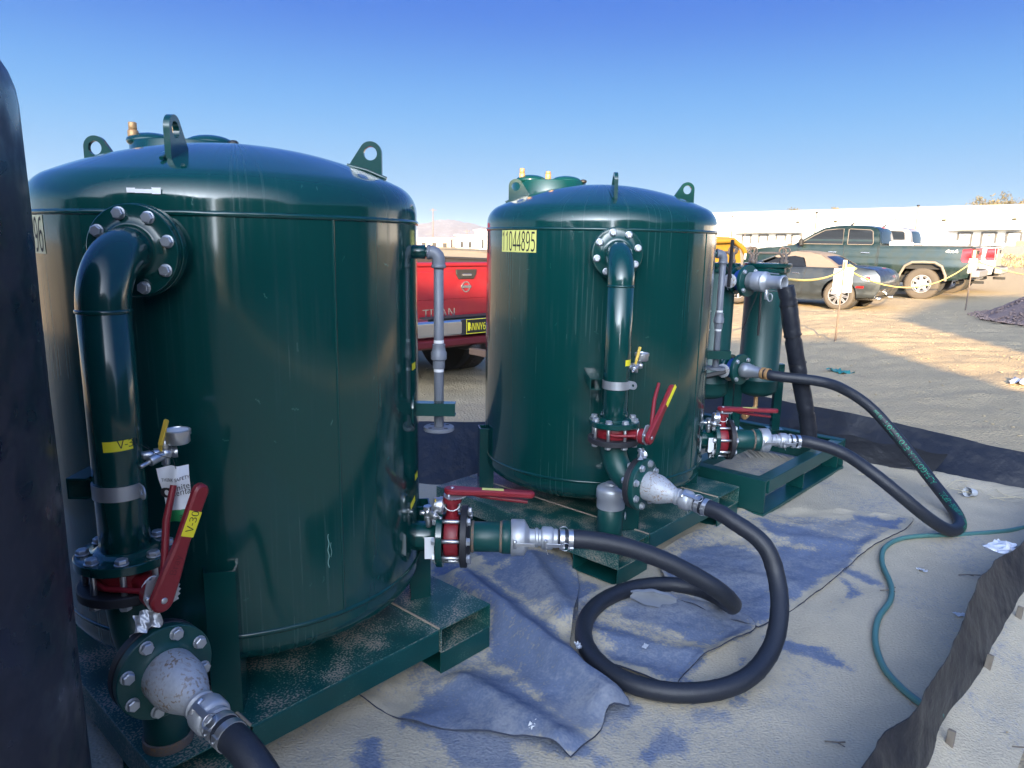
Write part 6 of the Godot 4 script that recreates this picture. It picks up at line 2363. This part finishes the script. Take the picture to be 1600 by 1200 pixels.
# ---------------------------------------------------------------- stakes with notices and a yellow rope
func fence_line() -> void:
	var s1 := Vector3(4.95, 0, -10.9)
	var s2 := Vector3(9.72, 0, -15.4)
	s1.y = ground_y(s1.x, s1.z)
	s2.y = ground_y(s2.x, s2.z)
	for k in 2:
		var at := s1 if k == 0 else s2
		var o := thing("marker_stake", ["thin stake with two white paper notices in front of the small convertible", "thin stake with one white notice in front of the pickup tail lights"][k], "stake", at, 0.0, "stakes that carry the yellow rope")
		var b := MB.new()
		b.cyl(Vector3(0, -0.1, 0), Vector3(0.02, 1.2 if k == 0 else 1.12, 0), 0.014, -1, 10)
		part("rod", b, M.rust, o)
		b = MB.new()
		b.box(Vector3(0.03, 1.15 if k == 0 else 1.2, -0.01), Vector3(0.06, 0.16, 0.02), 0.003)
		part("wooden_tip", b, mat(Color(0.6, 0.5, 0.33), 0.8), o)
		for i in 2 - k:
			b = MB.new()
			var rows := []
			for r in 7:
				var row := []
				for j in 6:
					var x := (j / 5.0 - 0.5) * (0.135 if k == 0 else 0.17)
					var y := -0.37 * r / 6.0 if k == 0 else -0.30 * r / 6.0
					row.append(Vector3((-0.065 if i == 0 else 0.088) * (1 - k) + 0.01 * k + x, 1.10 + y + (0.02 * i), 0.02 + 0.012 * sin(x * 30.0 + r) * 0.5 + 0.01 * i - 0.015 * r / 6.0))
				rows.append(row)
			b.grid(rows)
			part("paper_notice", b, M.white, o)
		if k == 0:
			b = MB.new()
			b.t = Transform3D(Basis(Vector3(0, 0, 1), -0.5) * Basis(Vector3.RIGHT, 0.9), Vector3(0.14, 1.12, -0.02))
			b.box(Vector3.ZERO, Vector3(0.14, 0.08, 0.004), 0.001)
			part("card", b, mat(Color(0.5, 0.5, 0.25), 0.6), o)
	var pts := []
	var ends := [Vector3(2.05, 1.33, -5.6), s1 + Vector3(0.02, 1.11, 0.03), s2 + Vector3(0.02, 1.07, 0.03), Vector3(16.5, 1.45, -19.0)]
	for i in 3:
		for k in 12:
			var t := k / 12.0
			pts.append(ends[i].lerp(ends[i + 1], t) - Vector3(0, (0.08 if i == 0 else 0.42) * 4.0 * t * (1.0 - t), 0))
	pts.append(ends[3])
	var b := MB.new()
	b.tube(PackedVector3Array(pts), 0.012, 6)
	single("yellow_rope", b, mat(Color(0.66, 0.52, 0.18), 0.7), "yellow rope strung between the stakes in front of the cars", "rope")
	# reddish gravel heap at the right edge
	var at := Vector3(11.4, 0, -12.8)
	at.y = ground_y(at.x, at.z)
	var o := thing("gravel_heap", "heap of reddish brown gravel at the right edge of the photo", "gravel heap", at)
	b = MB.new()
	var rows := []
	for i in 21:
		var row := []
		for j in 49:
			var a := TAU * j / 48.0
			var r := 2.6 * i / 20.0 * (1.0 + 0.08 * relief.get_noise_2d(cos(a) * 2.0, sin(a) * 2.0))
			row.append(Vector3(cos(a) * r, maxf(-0.02, 1.5 * (1.0 - i / 19.0)) + 0.03 * relief.get_noise_2d(cos(a) * r * 4.0, sin(a) * r * 4.0), sin(a) * r))
		rows.append(row)
	b.grid(rows)
	var gm := mat(Color.WHITE, 0.95)
	gm.albedo_texture = mottle(256, Color(0.16, 0.105, 0.09), Color(0.30, 0.22, 0.19), Color(0.36, 0.31, 0.28), 160.0, 97, 0.06, 0.2)
	tri_map(gm, 1.5)
	part("heap", b, gm, o)
	b = MB.new()
	for v in [Vector3(0, 0, 0)]:
		b.lathe([Vector2(0, -0.6), Vector2(0.7, -0.35), Vector2(1.0, 0.1), Vector2(0.6, 0.6), Vector2(0, 0.75)], Vector3.ZERO, Vector3.UP, 6, 0.2)
	var mm := MultiMesh.new()
	mm.transform_format = MultiMesh.TRANSFORM_3D
	mm.mesh = b.mesh()
	mm.instance_count = 5200
	for i in 5200:
		var a := rng.randf() * TAU
		var r := 2.75 * sqrt(rng.randf())
		var y := maxf(0.0, 1.5 * (1.0 - r / 2.47))
		var s := rng.randf_range(0.012, 0.032)
		mm.set_instance_transform(i, Transform3D(Basis.from_euler(Vector3(rng.randf() * 6.0, rng.randf() * 6.0, 0)).scaled(Vector3(s, s * 0.8, s)), Vector3(cos(a) * r, y, sin(a) * r)))
	var mi := MultiMeshInstance3D.new()
	mi.name = "stones"
	mi.multimesh = mm
	mi.material_override = gm
	mi.set_meta("kind", "stuff")
	o.add_child(mi, true)


# ---------------------------------------------------------------- warehouse and far things
func background() -> void:
	# two unseen blocks added behind the viewpoint, shaped to shade the yard
	var b := MB.new()
	b.t = Transform3D(Basis(), Vector3(0, 0, 0))
	b.box(Vector3(-6.2, 3.22, 20.0), Vector3(15.6, 6.64, 8.0), 0.05)
	var shed := thing("unseen_shade_box", "long dark unseen box added behind the viewpoint to shade the tanks", "shed")
	part("walls", b, mat(Color(0.035, 0.04, 0.05), 0.8), shed)
	for k in 16:
		b = MB.new()
		b.box(Vector3(-13.6 + k * 0.97, 3.1, 15.97), Vector3(0.08, 6.1, 0.05), 0.01)
		part("wall_rib", b, mat(Color(0.04, 0.045, 0.055), 0.7), shed)
	shed = thing("unseen_shade_gable", "gabled barn added unseen behind the viewpoint to shade the ground by the parked cars", "blocker")  # added caster out of view, sloping top shaped for the second shadow
	b = MB.new()
	b.t = Transform3D(Basis(), Vector3(7.3, 0.3, 20.0))
	b.plate(PackedVector2Array([Vector2(-3.9, -0.4), Vector2(-3.9, 6.9), Vector2(0, 8.4), Vector2(6, 8.4), Vector2(12, 6.0), Vector2(12, -0.4)]), 8.0)
	part("walls", b, mat(Color(0.10, 0.09, 0.08), 0.85), shed)
	var box := thing("unseen_dark_block", "added unseen container beside the viewpoint on the right", "block", Vector3(8.2, 0.3, 0.5))  # unseen mass added so the tank shells mirror something dark
	b = MB.new()
	b.box(Vector3(0, 1.3, 0), Vector3(2.4, 2.6, 9.0), 0.02)
	part("body", b, mat(Color(0.02, 0.035, 0.05), 0.6), box)
	for k in 28:
		b = MB.new()
		b.box(Vector3(-1.21, 1.3, -4.2 + 0.31 * k), Vector3(0.03, 2.35, 0.15), 0.01)
		part("rib", b, mat(Color(0.022, 0.038, 0.052), 0.6), box)
	# white warehouse
	var d := Vector3(0.6, 0, 0.8)
	var P := Vector3(160.0, 0, -223.0)
	var base := func(s: float) -> Vector3:
		var q := P + d * s
		q.y = ground_y(q.x, q.z) + 0.6
		return q
	var W := thing("warehouse", "long white warehouse with loading docks across the lot", "warehouse")
	b = MB.new()
	var nrm := Vector3(-d.z, 0, d.x)
	var l0 := -175.0
	var l1 := 150.0
	var A: Vector3 = base.call(l0)
	var B: Vector3 = base.call(l1)
	for i in 13:
		var s0 := lerpf(l0, l1, i / 13.0)
		var s1 := lerpf(l0, l1, (i + 1) / 13.0) - 0.08
		var p: Vector3 = P + d * s0
		var q: Vector3 = P + d * s1
		b.face([Vector3(p.x, -2, p.z), Vector3(q.x, -2, q.z), Vector3(q.x, 16.1, q.z), Vector3(p.x, 16.1, p.z)], nrm)
	var bk := -nrm * 25.0
	var y1 := 16.1
	b.face([Vector3(A.x, y1, A.z), Vector3(B.x, y1, B.z), Vector3(B.x, y1, B.z) + bk, Vector3(A.x, y1, A.z) + bk], Vector3.UP)
	b.face([Vector3(A.x, -2, A.z), Vector3(A.x, y1, A.z), Vector3(A.x, y1, A.z) + bk, Vector3(A.x, -2, A.z) + bk], -d)
	b.face([Vector3(B.x, -2, B.z), Vector3(B.x, y1, B.z), Vector3(B.x, y1, B.z) + bk, Vector3(B.x, -2, B.z) + bk], d)
	b.face([Vector3(A.x, -2, A.z) + bk - nrm * 0.0, Vector3(B.x, -2, B.z) + bk, Vector3(B.x, y1, B.z) + bk, Vector3(A.x, y1, A.z) + bk], -nrm)
	part("wall", b, mat(Color(0.66, 0.66, 0.64), 0.8), W)
	b = MB.new()
	b.beam(Vector3(A.x, 16.2, A.z) + nrm * 0.1, Vector3(B.x, 16.2, B.z) + nrm * 0.1, 0.5, 0.3, 0.0)
	part("roof_edge", b, mat(Color(0.35, 0.33, 0.30), 0.7), W)
	var steel := mat(Color(0.42, 0.47, 0.46), 0.5, 0.3)
	for cn in [[-109.0, -78.0], [-25.0, -4.0]]:
		var s0: float = cn[0]
		var s1: float = cn[1]
		var p: Vector3 = base.call(s0)
		var q: Vector3 = base.call(s1)
		b = MB.new()
		b.beam(p + nrm * 2.0 + Vector3(0, 5.2, 0), q + nrm * 2.0 + Vector3(0, 5.2, 0), 4.0, 0.7, 0.05)
		part("dock_canopy", b, steel, W)
	for s in [-104.0, -96.0, -88.0, -81.0, -20.5, -13.5, -6.5]:
		var p: Vector3 = base.call(s)
		b = MB.new()
		b.t = Transform3D(Basis(d, Vector3.UP, nrm), p + nrm * 0.25)
		b.box(Vector3(-2.0, 2.2, 0), Vector3(0.5, 4.4, 0.5), 0.02)
		b.box(Vector3(2.0, 2.2, 0), Vector3(0.5, 4.4, 0.5), 0.02)
		b.box(Vector3(0, 4.15, 0), Vector3(3.5, 0.6, 0.5), 0.02)
		var fr := part("dock_frame", b, mat(Color(0.10, 0.10, 0.10), 0.8), W)
		b = MB.new()
		b.t = Transform3D(Basis(d, Vector3.UP, nrm), p + nrm * 0.1)
		b.box(Vector3(0, 2.2, 0), Vector3(3.4, 3.4, 0.1), 0.0)
		part("dock_door", b, M.white, fr)
		b = MB.new()
		b.t = Transform3D(Basis(d, Vector3.UP, nrm), p + nrm * 0.16)
		b.box(Vector3(0, 3.3, 0), Vector3(1.0, 0.3, 0.04), 0.0)
		part("door_light", b, M.glass, fr)
	for s in [-81.0, -65.5, -27.5, -7.0, 14.0]:
		var p: Vector3 = P + d * s
		b = MB.new()
		b.t = Transform3D(Basis(d, Vector3.UP, nrm), Vector3(p.x, 11.8, p.z) + nrm * 0.4)
		b.box(Vector3.ZERO, Vector3(1.1, 0.6, 0.8), 0.1)
		part("wall_light", b, mat(Color(0.06, 0.05, 0.02), 0.6), W)
	# lamp posts
	var posts := [[1136.0, 120.0, 6.6, false], [1265.0, 95.0, 6.2, false], [1420.0, 110.0, 8.2, false], [1157.0, 190.0, 7.7, true], [1387.0, 170.0, 8.7, true]]
	var lab := ["plain dark pole before the warehouse, leftmost beside the middle tank", "plain dark pole before the warehouse, rising over the green pickup's hood", "plain dark pole before the warehouse, rising over the silver pickup's cab", "lamp post with a lamp head before the warehouse, near the left dock canopy", "lamp post with a lamp head before the warehouse, above the green pickup's cab"]
	for i in posts.size():
		var q: Array = posts[i]
		var z: float = -q[1]
		var x: float = (q[0] - 800.0) / 1115.0 * q[1] * 0.985
		var gy := ground_y(x, z)
		var o := thing("lamp_post", lab[i], "pole", Vector3(x, gy, z), 0.0, "poles before the warehouse")
		b = MB.new()
		b.cyl(Vector3(0, 0, 0), Vector3(0, q[2] - gy, 0), 0.13, 0.09, 8)
		part("pole", b, M.rust, o)
		b = MB.new()
		b.box(Vector3(0, q[2] - gy, 0), Vector3(0.9 if q[3] else 0.3, 0.22, 0.4), 0.04)
		part("lamp_head", b, M.dark, o)
	# trees behind the roof
	var tl := [[1520.0, 283.0, 6.4, 22.6], [1556.0, 280.0, 7.0, 23.6], [1592.0, 286.0, 6.2, 22.8], [1228.0, 360.0, 5.6, 21.6], [1296.0, 355.0, 4.4, 21.6]]
	var tlab := ["dry bushy tree above the warehouse roof, left one of the right-hand clump", "dry bushy tree above the warehouse roof, tallest of the right-hand clump", "dry bushy tree above the warehouse roof, cut by the right edge of the photo", "small dry tree top peeking over the warehouse roof above the green pickup's windscreen", "small dry tree top peeking over the warehouse roof, right of the other small one"]
	for i in tl.size():
		var q: Array = tl[i]
		var z: float = -q[1]
		var x: float = (q[0] - 800.0) / 1115.0 * q[1] * 0.985
		tree(tlab[i], Vector3(x, 3.0, z), q[3], q[2], 40 + i)
	# row of low sheds, trailers and brush on the plain
	var things := [[668.0, 150.0, 9.0, 1.7, 0], [705.0, 165.0, 5.0, 1.9, 1], [735.0, 140.0, 6.5, 2.3, 2], [760.0, 120.0, 4.0, 3.0, 2]]
	var bl := ["long low tan shed on the plain, seen left of the grey vent pipe", "low open shed with dark posts on the plain above the red truck", "white trailer on the plain above the red truck's tailgate handle", "tall white trailer on the plain beside the middle tank's left edge"]
	for i in things.size():
		var q: Array = things[i]
		var z: float = -q[1]
		var x: float = (q[0] - 800.0) / 1115.0 * q[1] * 0.985
		var o := thing(["low_shed", "open_shed", "box_trailer", "box_trailer"][i], bl[i], ["shed", "shed", "trailer", "trailer"][i], Vector3(x, 0, z), 0.1 * i)
		b = MB.new()
		b.box(Vector3(0, 0.5 + q[3] * 0.5, 0), Vector3(q[2], q[3], 3.0), 0.05)
		part("body", b, mat([Color(0.40, 0.30, 0.22), Color(0.2, 0.18, 0.16), Color(0.7, 0.7, 0.68), Color(0.72, 0.72, 0.70)][i], 0.8), o)
		b = MB.new()
		b.box(Vector3(0, 0.6 + q[3], 0), Vector3(q[2] + 0.6, 0.2, 3.6), 0.02)
		part("roof", b, mat(Color(0.62, 0.6, 0.57), 0.7), o)
		for k in 4:
			b = MB.new()
			b.box(Vector3((k - 1.5) * q[2] * 0.24, 0.35 + q[3] * 0.35, 1.52), Vector3(q[2] * 0.09, q[3] * 0.5, 0.04), 0.0)
			part(["window", "door", "wheel_skirt", "wheel_skirt"][i], b, M.dark, o)
	for i in 2:
		var q: Array = [[675.0, 210.0, 11.0], [727.0, 230.0, 5.6]][i]
		var o := thing("utility_pole", ["tall thin utility pole in front of the far mountain", "short utility pole with a crossarm in front of the far mountain"][i], "pole", Vector3((q[0] - 800.0) / 1115.0 * q[1], 0, -q[1]), 0.0, "utility poles on the plain")
		b = MB.new()
		b.cyl(Vector3.ZERO, Vector3(0, q[2], 0), 0.16, 0.11, 8)
		part("pole", b, M.rust, o)
		b = MB.new()
		b.box(Vector3(0, q[2] - 0.5, 0), Vector3(2.0, 0.14, 0.14), 0.01)
		part("crossarm", b, M.rust, o)
	# trailers and scrub in front of the warehouse
	for i in 6:
		var u: float = [1176.0, 1205.0, 1236.0, 1475.0, 1552.0, 1590.0][i]
		var dd: float = [105.0, 112.0, 118.0, 130.0, 140.0, 135.0][i]
		var x := (u - 800.0) / 1115.0 * dd * 0.985
		var gy := ground_y(x, -dd)
		var o := thing("flatbed_trailer", ["white flatbed trailer behind the yellow loader, left of the green pickup", "white flatbed trailer with cargo, above the slim vessel's lid", "tan flatbed trailer by the green pickup's hood", "low trailer beyond the silver pickup's roof", "low trailer beyond the silver pickup's tailgate", "low trailer at the far right edge of the lot"][i], "trailer", Vector3(x, gy, -dd), 0.06 * i, "trailers along the warehouse fence")
		b = MB.new()
		b.box(Vector3(0, 0.75, 0), Vector3(2.6, 0.25, 2.2), 0.03)
		part("bed", b, mat(Color(0.3, 0.27, 0.24), 0.8), o)
		b = MB.new()
		b.box(Vector3(0.1, 1.15 + 0.2 * (i % 2), 0), Vector3(2.0, 0.5 + 0.5 * (i % 2), 1.8), 0.05)
		part("cargo", b, mat([Color(0.66, 0.64, 0.6), Color(0.62, 0.62, 0.6), Color(0.42, 0.30, 0.2)][i % 3], 0.8), o)
		for k in 2:
			b = MB.new()
			b.cyl(Vector3(-0.8 + 1.6 * k, 0.4, 1.12), Vector3(-0.8 + 1.6 * k, 0.4, 0.85), 0.4, -1, 14)
			part("wheel", b, M.tire, o)
	# dark mesh fence along the far edge of the dirt
	for i in 2:
		var a := Vector3([38.0, 62.0][i], 0, [-92.0, -88.0][i])
		var c := Vector3([62.0, 105.0][i], 0, [-88.0, -80.0][i])
		a.y = ground_y(a.x, a.z)
		c.y = ground_y(c.x, c.z)
		var o := thing("mesh_fence", ["low dark mesh fence before the warehouse, left of the pickups", "low dark mesh fence before the warehouse at the right edge"][i], "fence")
		b = MB.new()
		b.beam(a + Vector3(0, 0.55, 0), c + Vector3(0, 0.55, 0), 0.05, 1.1, 0.0)
		part("screen", b, mat(Color(0.12, 0.11, 0.11), 0.9), o)
		for k in 12:
			var p := a.lerp(c, k / 11.0)
			b = MB.new()
			b.cyl(p, p + Vector3(0, 1.3, 0), 0.04, -1, 8)
			part("post", b, M.rust, o)
	# dry brush on the field at the right
	b = MB.new()
	for i in 1500:
		var x := rng.randf_range(28.0, 75.0)
		var z := rng.randf_range(-85.0, -38.0)
		var p := Vector3(x, ground_y(x, z), z)
		for k in 5:
			var a := rng.randf() * TAU
			var h := rng.randf_range(0.12, 0.36)
			b.face([p, p + Vector3(cos(a) * 0.12, h, sin(a) * 0.12), p + Vector3(cos(a + 0.5) * 0.18, h * 0.7, sin(a + 0.5) * 0.18)])
	var br := part("dry_grass", b, mat(Color(0.34, 0.24, 0.13), 0.95), self)
	tag(br, "sparse dry grass on the open field at the right", "grass")
	br.set_meta("kind", "stuff")


func tree(label: String, at: Vector3, top: float, r: float, sd: int) -> void:
	var o := thing("dry_tree", label, "tree", at, 0.0, "trees behind the warehouse")
	var g := RandomNumberGenerator.new()
	g.seed = sd
	var h := top - at.y
	var b := MB.new()
	b.tube(PackedVector3Array([Vector3.ZERO, Vector3(0.2, h * 0.4, 0), Vector3(0.1, h * 0.75, 0.1)]), [0.45, 0.3, 0.12], 10)
	for k in 9:
		var a := g.randf() * TAU
		b.tube(PackedVector3Array([Vector3(0.15, h * 0.45, 0), Vector3(cos(a) * r * 0.4, h * 0.7, sin(a) * r * 0.4), Vector3(cos(a) * r * 0.8, h * g.randf_range(0.8, 0.95), sin(a) * r * 0.8)]), [0.18, 0.1, 0.04], 6)
	part("trunk", b, M.rust, o)
	b = MB.new()
	b.colored = true
	var clumps := []
	for k in 46:
		var a := g.randf() * TAU
		var rr := r * sqrt(g.randf())
		clumps.append(Vector3(cos(a) * rr, h - 0.5 - (h * 0.30) * pow(rr / r, 2.0) - g.randf() * h * 0.28, sin(a) * rr * 0.7))
	for c in clumps:
		var tint := g.randf_range(0.6, 1.35)
		for k in 60:
			var q := Vector3(g.randfn(), g.randfn(), g.randfn()) * r * 0.13
			var s := g.randf_range(0.3, 0.65)
			var u := Vector3(g.randfn(), g.randfn() + 1.0, g.randfn()).normalized()
			var w := u.cross(Vector3(g.randfn(), g.randfn(), g.randfn())).normalized()
			b.col = Color(0.17, 0.135, 0.055) * tint
			b.face([c + q - w * s * 0.4, c + q + u * s * 1.4, c + q + w * s * 0.4])
	var cm := mat(Color.WHITE, 0.9)
	cm.vertex_color_use_as_albedo = true
	part("crown", b, cm, o)


# ---------------------------------------------------------------- small litter
func litter() -> void:
	var crumple := func(called: String, label: String, cat: String, at: Vector3, w: float, h: float, m: Material, sd: float, group := "") -> void:
		var b := MB.new()
		var rows := []
		for i in 7:
			var row := []
			for j in 9:
				var x := (j / 8.0 - 0.5) * w
				var z := (i / 6.0 - 0.5) * w * 0.55
				row.append(Vector3(x + 0.12 * w * noise.get_noise_2d(j * 0.4 + sd, i * 0.5), 0.004 + h * absf(noise.get_noise_2d(j * 0.35 + sd * 3.0, i * 0.45)) * 1.6, z + 0.12 * w * noise.get_noise_2d(j * 0.4, i * 0.4 + sd)))
			rows.append(row)
		b.grid(rows)
		var y := floor_y(at.x, at.z) if liner_side(at.x, at.z) > 0.0 else ground_y(at.x, at.z)
		var o := part(called, b, m, self)
		o.position = Vector3(at.x, y + at.y, at.z)
		o.rotation.y = sd
		tag(o, label, cat, group)
	var lit := mat(Color(0.5, 0.53, 0.57), 0.5)
	crumple.call("paper_scrap", "white torn scrap on the dark felt inside the hose loop", "litter", Vector3(0.54, 0.02, -2.54), 0.035, 0.006, lit, 1.0)
	crumple.call("plastic_scrap", "clear plastic scrap on the sand beside the teal hose", "litter", Vector3(2.05, 0, -3.3), 0.045, 0.012, lit, 2.0)
	crumple.call("plastic_scrap", "thin white plastic strip on the sand near the right liner", "litter", Vector3(1.95, 0, -2.82), 0.06, 0.008, lit, 3.0)
	crumple.call("plastic_bag", "white torn plastic bag on the dirt beyond the black liner", "litter", Vector3(5.35, 0, -7.4), 0.28, 0.08, lit, 4.0)
	crumple.call("teal_rag", "teal plastic rag on the dirt beyond the black liner", "litter", Vector3(4.0, 0, -8.6), 0.32, 0.06, mat(Color(0.03, 0.22, 0.2), 0.6), 5.0)
	crumple.call("foil_sheet", "crumpled white foil sheet draped on the right liner's top", "litter", Vector3(2.32, 0.16, -3.16), 0.17, 0.03, mat(Color(0.68, 0.70, 0.74), 0.4), 0.6)
	var fb := MB.new()
	var frows := []
	for i in 13:
		var row := []
		for j in 21:
			var u := j / 20.0
			var a := 3.6 * i / 12.0
			var r := 0.016 + 0.010 * sin(u * PI)
			row.append(Vector3(0.20 * (u - 0.5), r - r * cos(a) + 0.002 * sin(u * 17.0), -r * sin(a) * 1.2 + 0.03 * (u - 0.5) + (0.05 * (1.0 - i / 3.0) * sin(u * PI) if i < 3 else 0.0)))
		frows.append(row)
	fb.grid(frows)
	var fo := single("felt_offcut", fb, mat(Color(0.24, 0.265, 0.31), 0.9), "curled grey felt offcut lying behind the hose loop", "litter")
	fo.position = Vector3(0.64, floor_y(0.64, -2.9) + 0.02, -2.90)
	fo.rotation.y = -0.1
	crumple.call("paper_scrap", "small white curl of paper on the long felt sheet", "litter", Vector3(0.09, 0.025, -2.04), 0.035, 0.02, lit, 7.0)
	crumple.call("paper_scrap", "tiny white chip lying by the left side of the hose loop", "litter", Vector3(0.27, 0.05, -2.47), 0.04, 0.015, lit, 8.0)
	# drinking cup by the back liner
	var b := MB.new()
	b.t = Transform3D(Basis(Vector3(0, 0, 1), 1.35) * Basis(Vector3.RIGHT, 0.4) * Basis.from_scale(Vector3.ONE * 0.7), Vector3(2.98, 0.03, -4.40))
	b.lathe([Vector2(0, -0.05), Vector2(0.032, -0.05), Vector2(0.043, 0.055), Vector2(0.045, 0.055), Vector2(0.041, 0.05), Vector2(0.030, -0.045), Vector2(0, -0.045)], Vector3.ZERO, Vector3.UP, 18, 0.7)
	single("plastic_cup", b, lit, "crushed clear plastic cup lying at the foot of the far liner", "cup")
	# straw and twigs along the liner's foot
	var straw := mat(Color(0.48, 0.42, 0.28), 0.9)
	for k in 16:
		b = MB.new()
		var p := Vector3(rng.randf_range(2.55, 3.3), 0.02, 0)
		p.z = -4.75 + (p.x - 2.7) * 0.62 + rng.randf_range(0.02, 0.22)
		var a := rng.randf() * TAU
		var l := rng.randf_range(0.1, 0.3)
		b.tube(PackedVector3Array([p, p + Vector3(cos(a), 0.10 + rng.randf() * 0.15, sin(a) * 0.6) * l * 0.5, p + Vector3(cos(a + 0.3), 0.05, sin(a + 0.3) * 0.6) * l]), 0.0022, 5)
		single("straw", b, straw, "pale straw strewn at the foot of the far black liner", "straw", "straw at the foot of the far liner")
	var tw := mat(Color(0.13, 0.11, 0.09), 0.9)
	var spots := [Vector3(1.02, 0, -2.02), Vector3(1.72, 0, -3.06), Vector3(2.2, 0, -3.25), Vector3(1.62, 0, -2.02)]
	var tl := ["short dark twig on the sand at the bottom right", "thin dark twig on the sand left of the teal hose", "small dark twig on the sand near the foil sheet", "dry twig on the dirt outside the right liner"]
	for k in 4:
		b = MB.new()
		var p: Vector3 = spots[k]
		p.y = (floor_y(p.x, p.z) if k < 3 else ground_y(p.x, p.z)) + 0.006
		b.tube(PackedVector3Array([p, p + Vector3(0.03, 0.012, 0.02), p + Vector3(0.06 + 0.02 * k, 0.006, 0.01 - 0.03 * (k % 2))]), 0.0025, 6)
		b.tube(PackedVector3Array([p + Vector3(0.03, 0.012, 0.02), p + Vector3(0.04, 0.02, 0.05)]), 0.0018, 5)
		single("twig", b, tw, tl[k], "twig")
	# pebbles and dirt clods
	b = MB.new()
	b.lathe([Vector2(0, -0.6), Vector2(0.8, -0.3), Vector2(1.0, 0.15), Vector2(0.55, 0.6), Vector2(0, 0.7)], Vector3.ZERO, Vector3.UP, 7, 0.3)
	var mm := MultiMesh.new()
	mm.transform_format = MultiMesh.TRANSFORM_3D
	mm.mesh = b.mesh()
	mm.instance_count = 2600
	for i in 2600:
		var p := Vector3(rng.randf_range(-3.0, 12.0), 0, rng.randf_range(-16.0, -1.2))
		var inside := liner_side(p.x, p.z)
		var s := rng.randf_range(0.005, 0.016) * (0.35 if inside > 0.0 else 1.0)
		p.y = floor_y(p.x, p.z) if inside > 0.0 else ground_y(p.x, p.z) + 0.004
		if inside > 0.0 and (i % 4) != 0:
			s *= 0.3
		mm.set_instance_transform(i, Transform3D(Basis.from_euler(Vector3(rng.randf() * 6.0, rng.randf() * 6.0, 0)).scaled(Vector3(s, s * 0.6, s)), p))
	var mi := MultiMeshInstance3D.new()
	mi.name = "pebbles"
	mi.multimesh = mm
	mi.material_override = M.sand
	mi.set_meta("kind", "stuff")
	add_child(mi, true)
	tag(mi, "scattered dirt clods and pebbles on the sand", "pebbles")
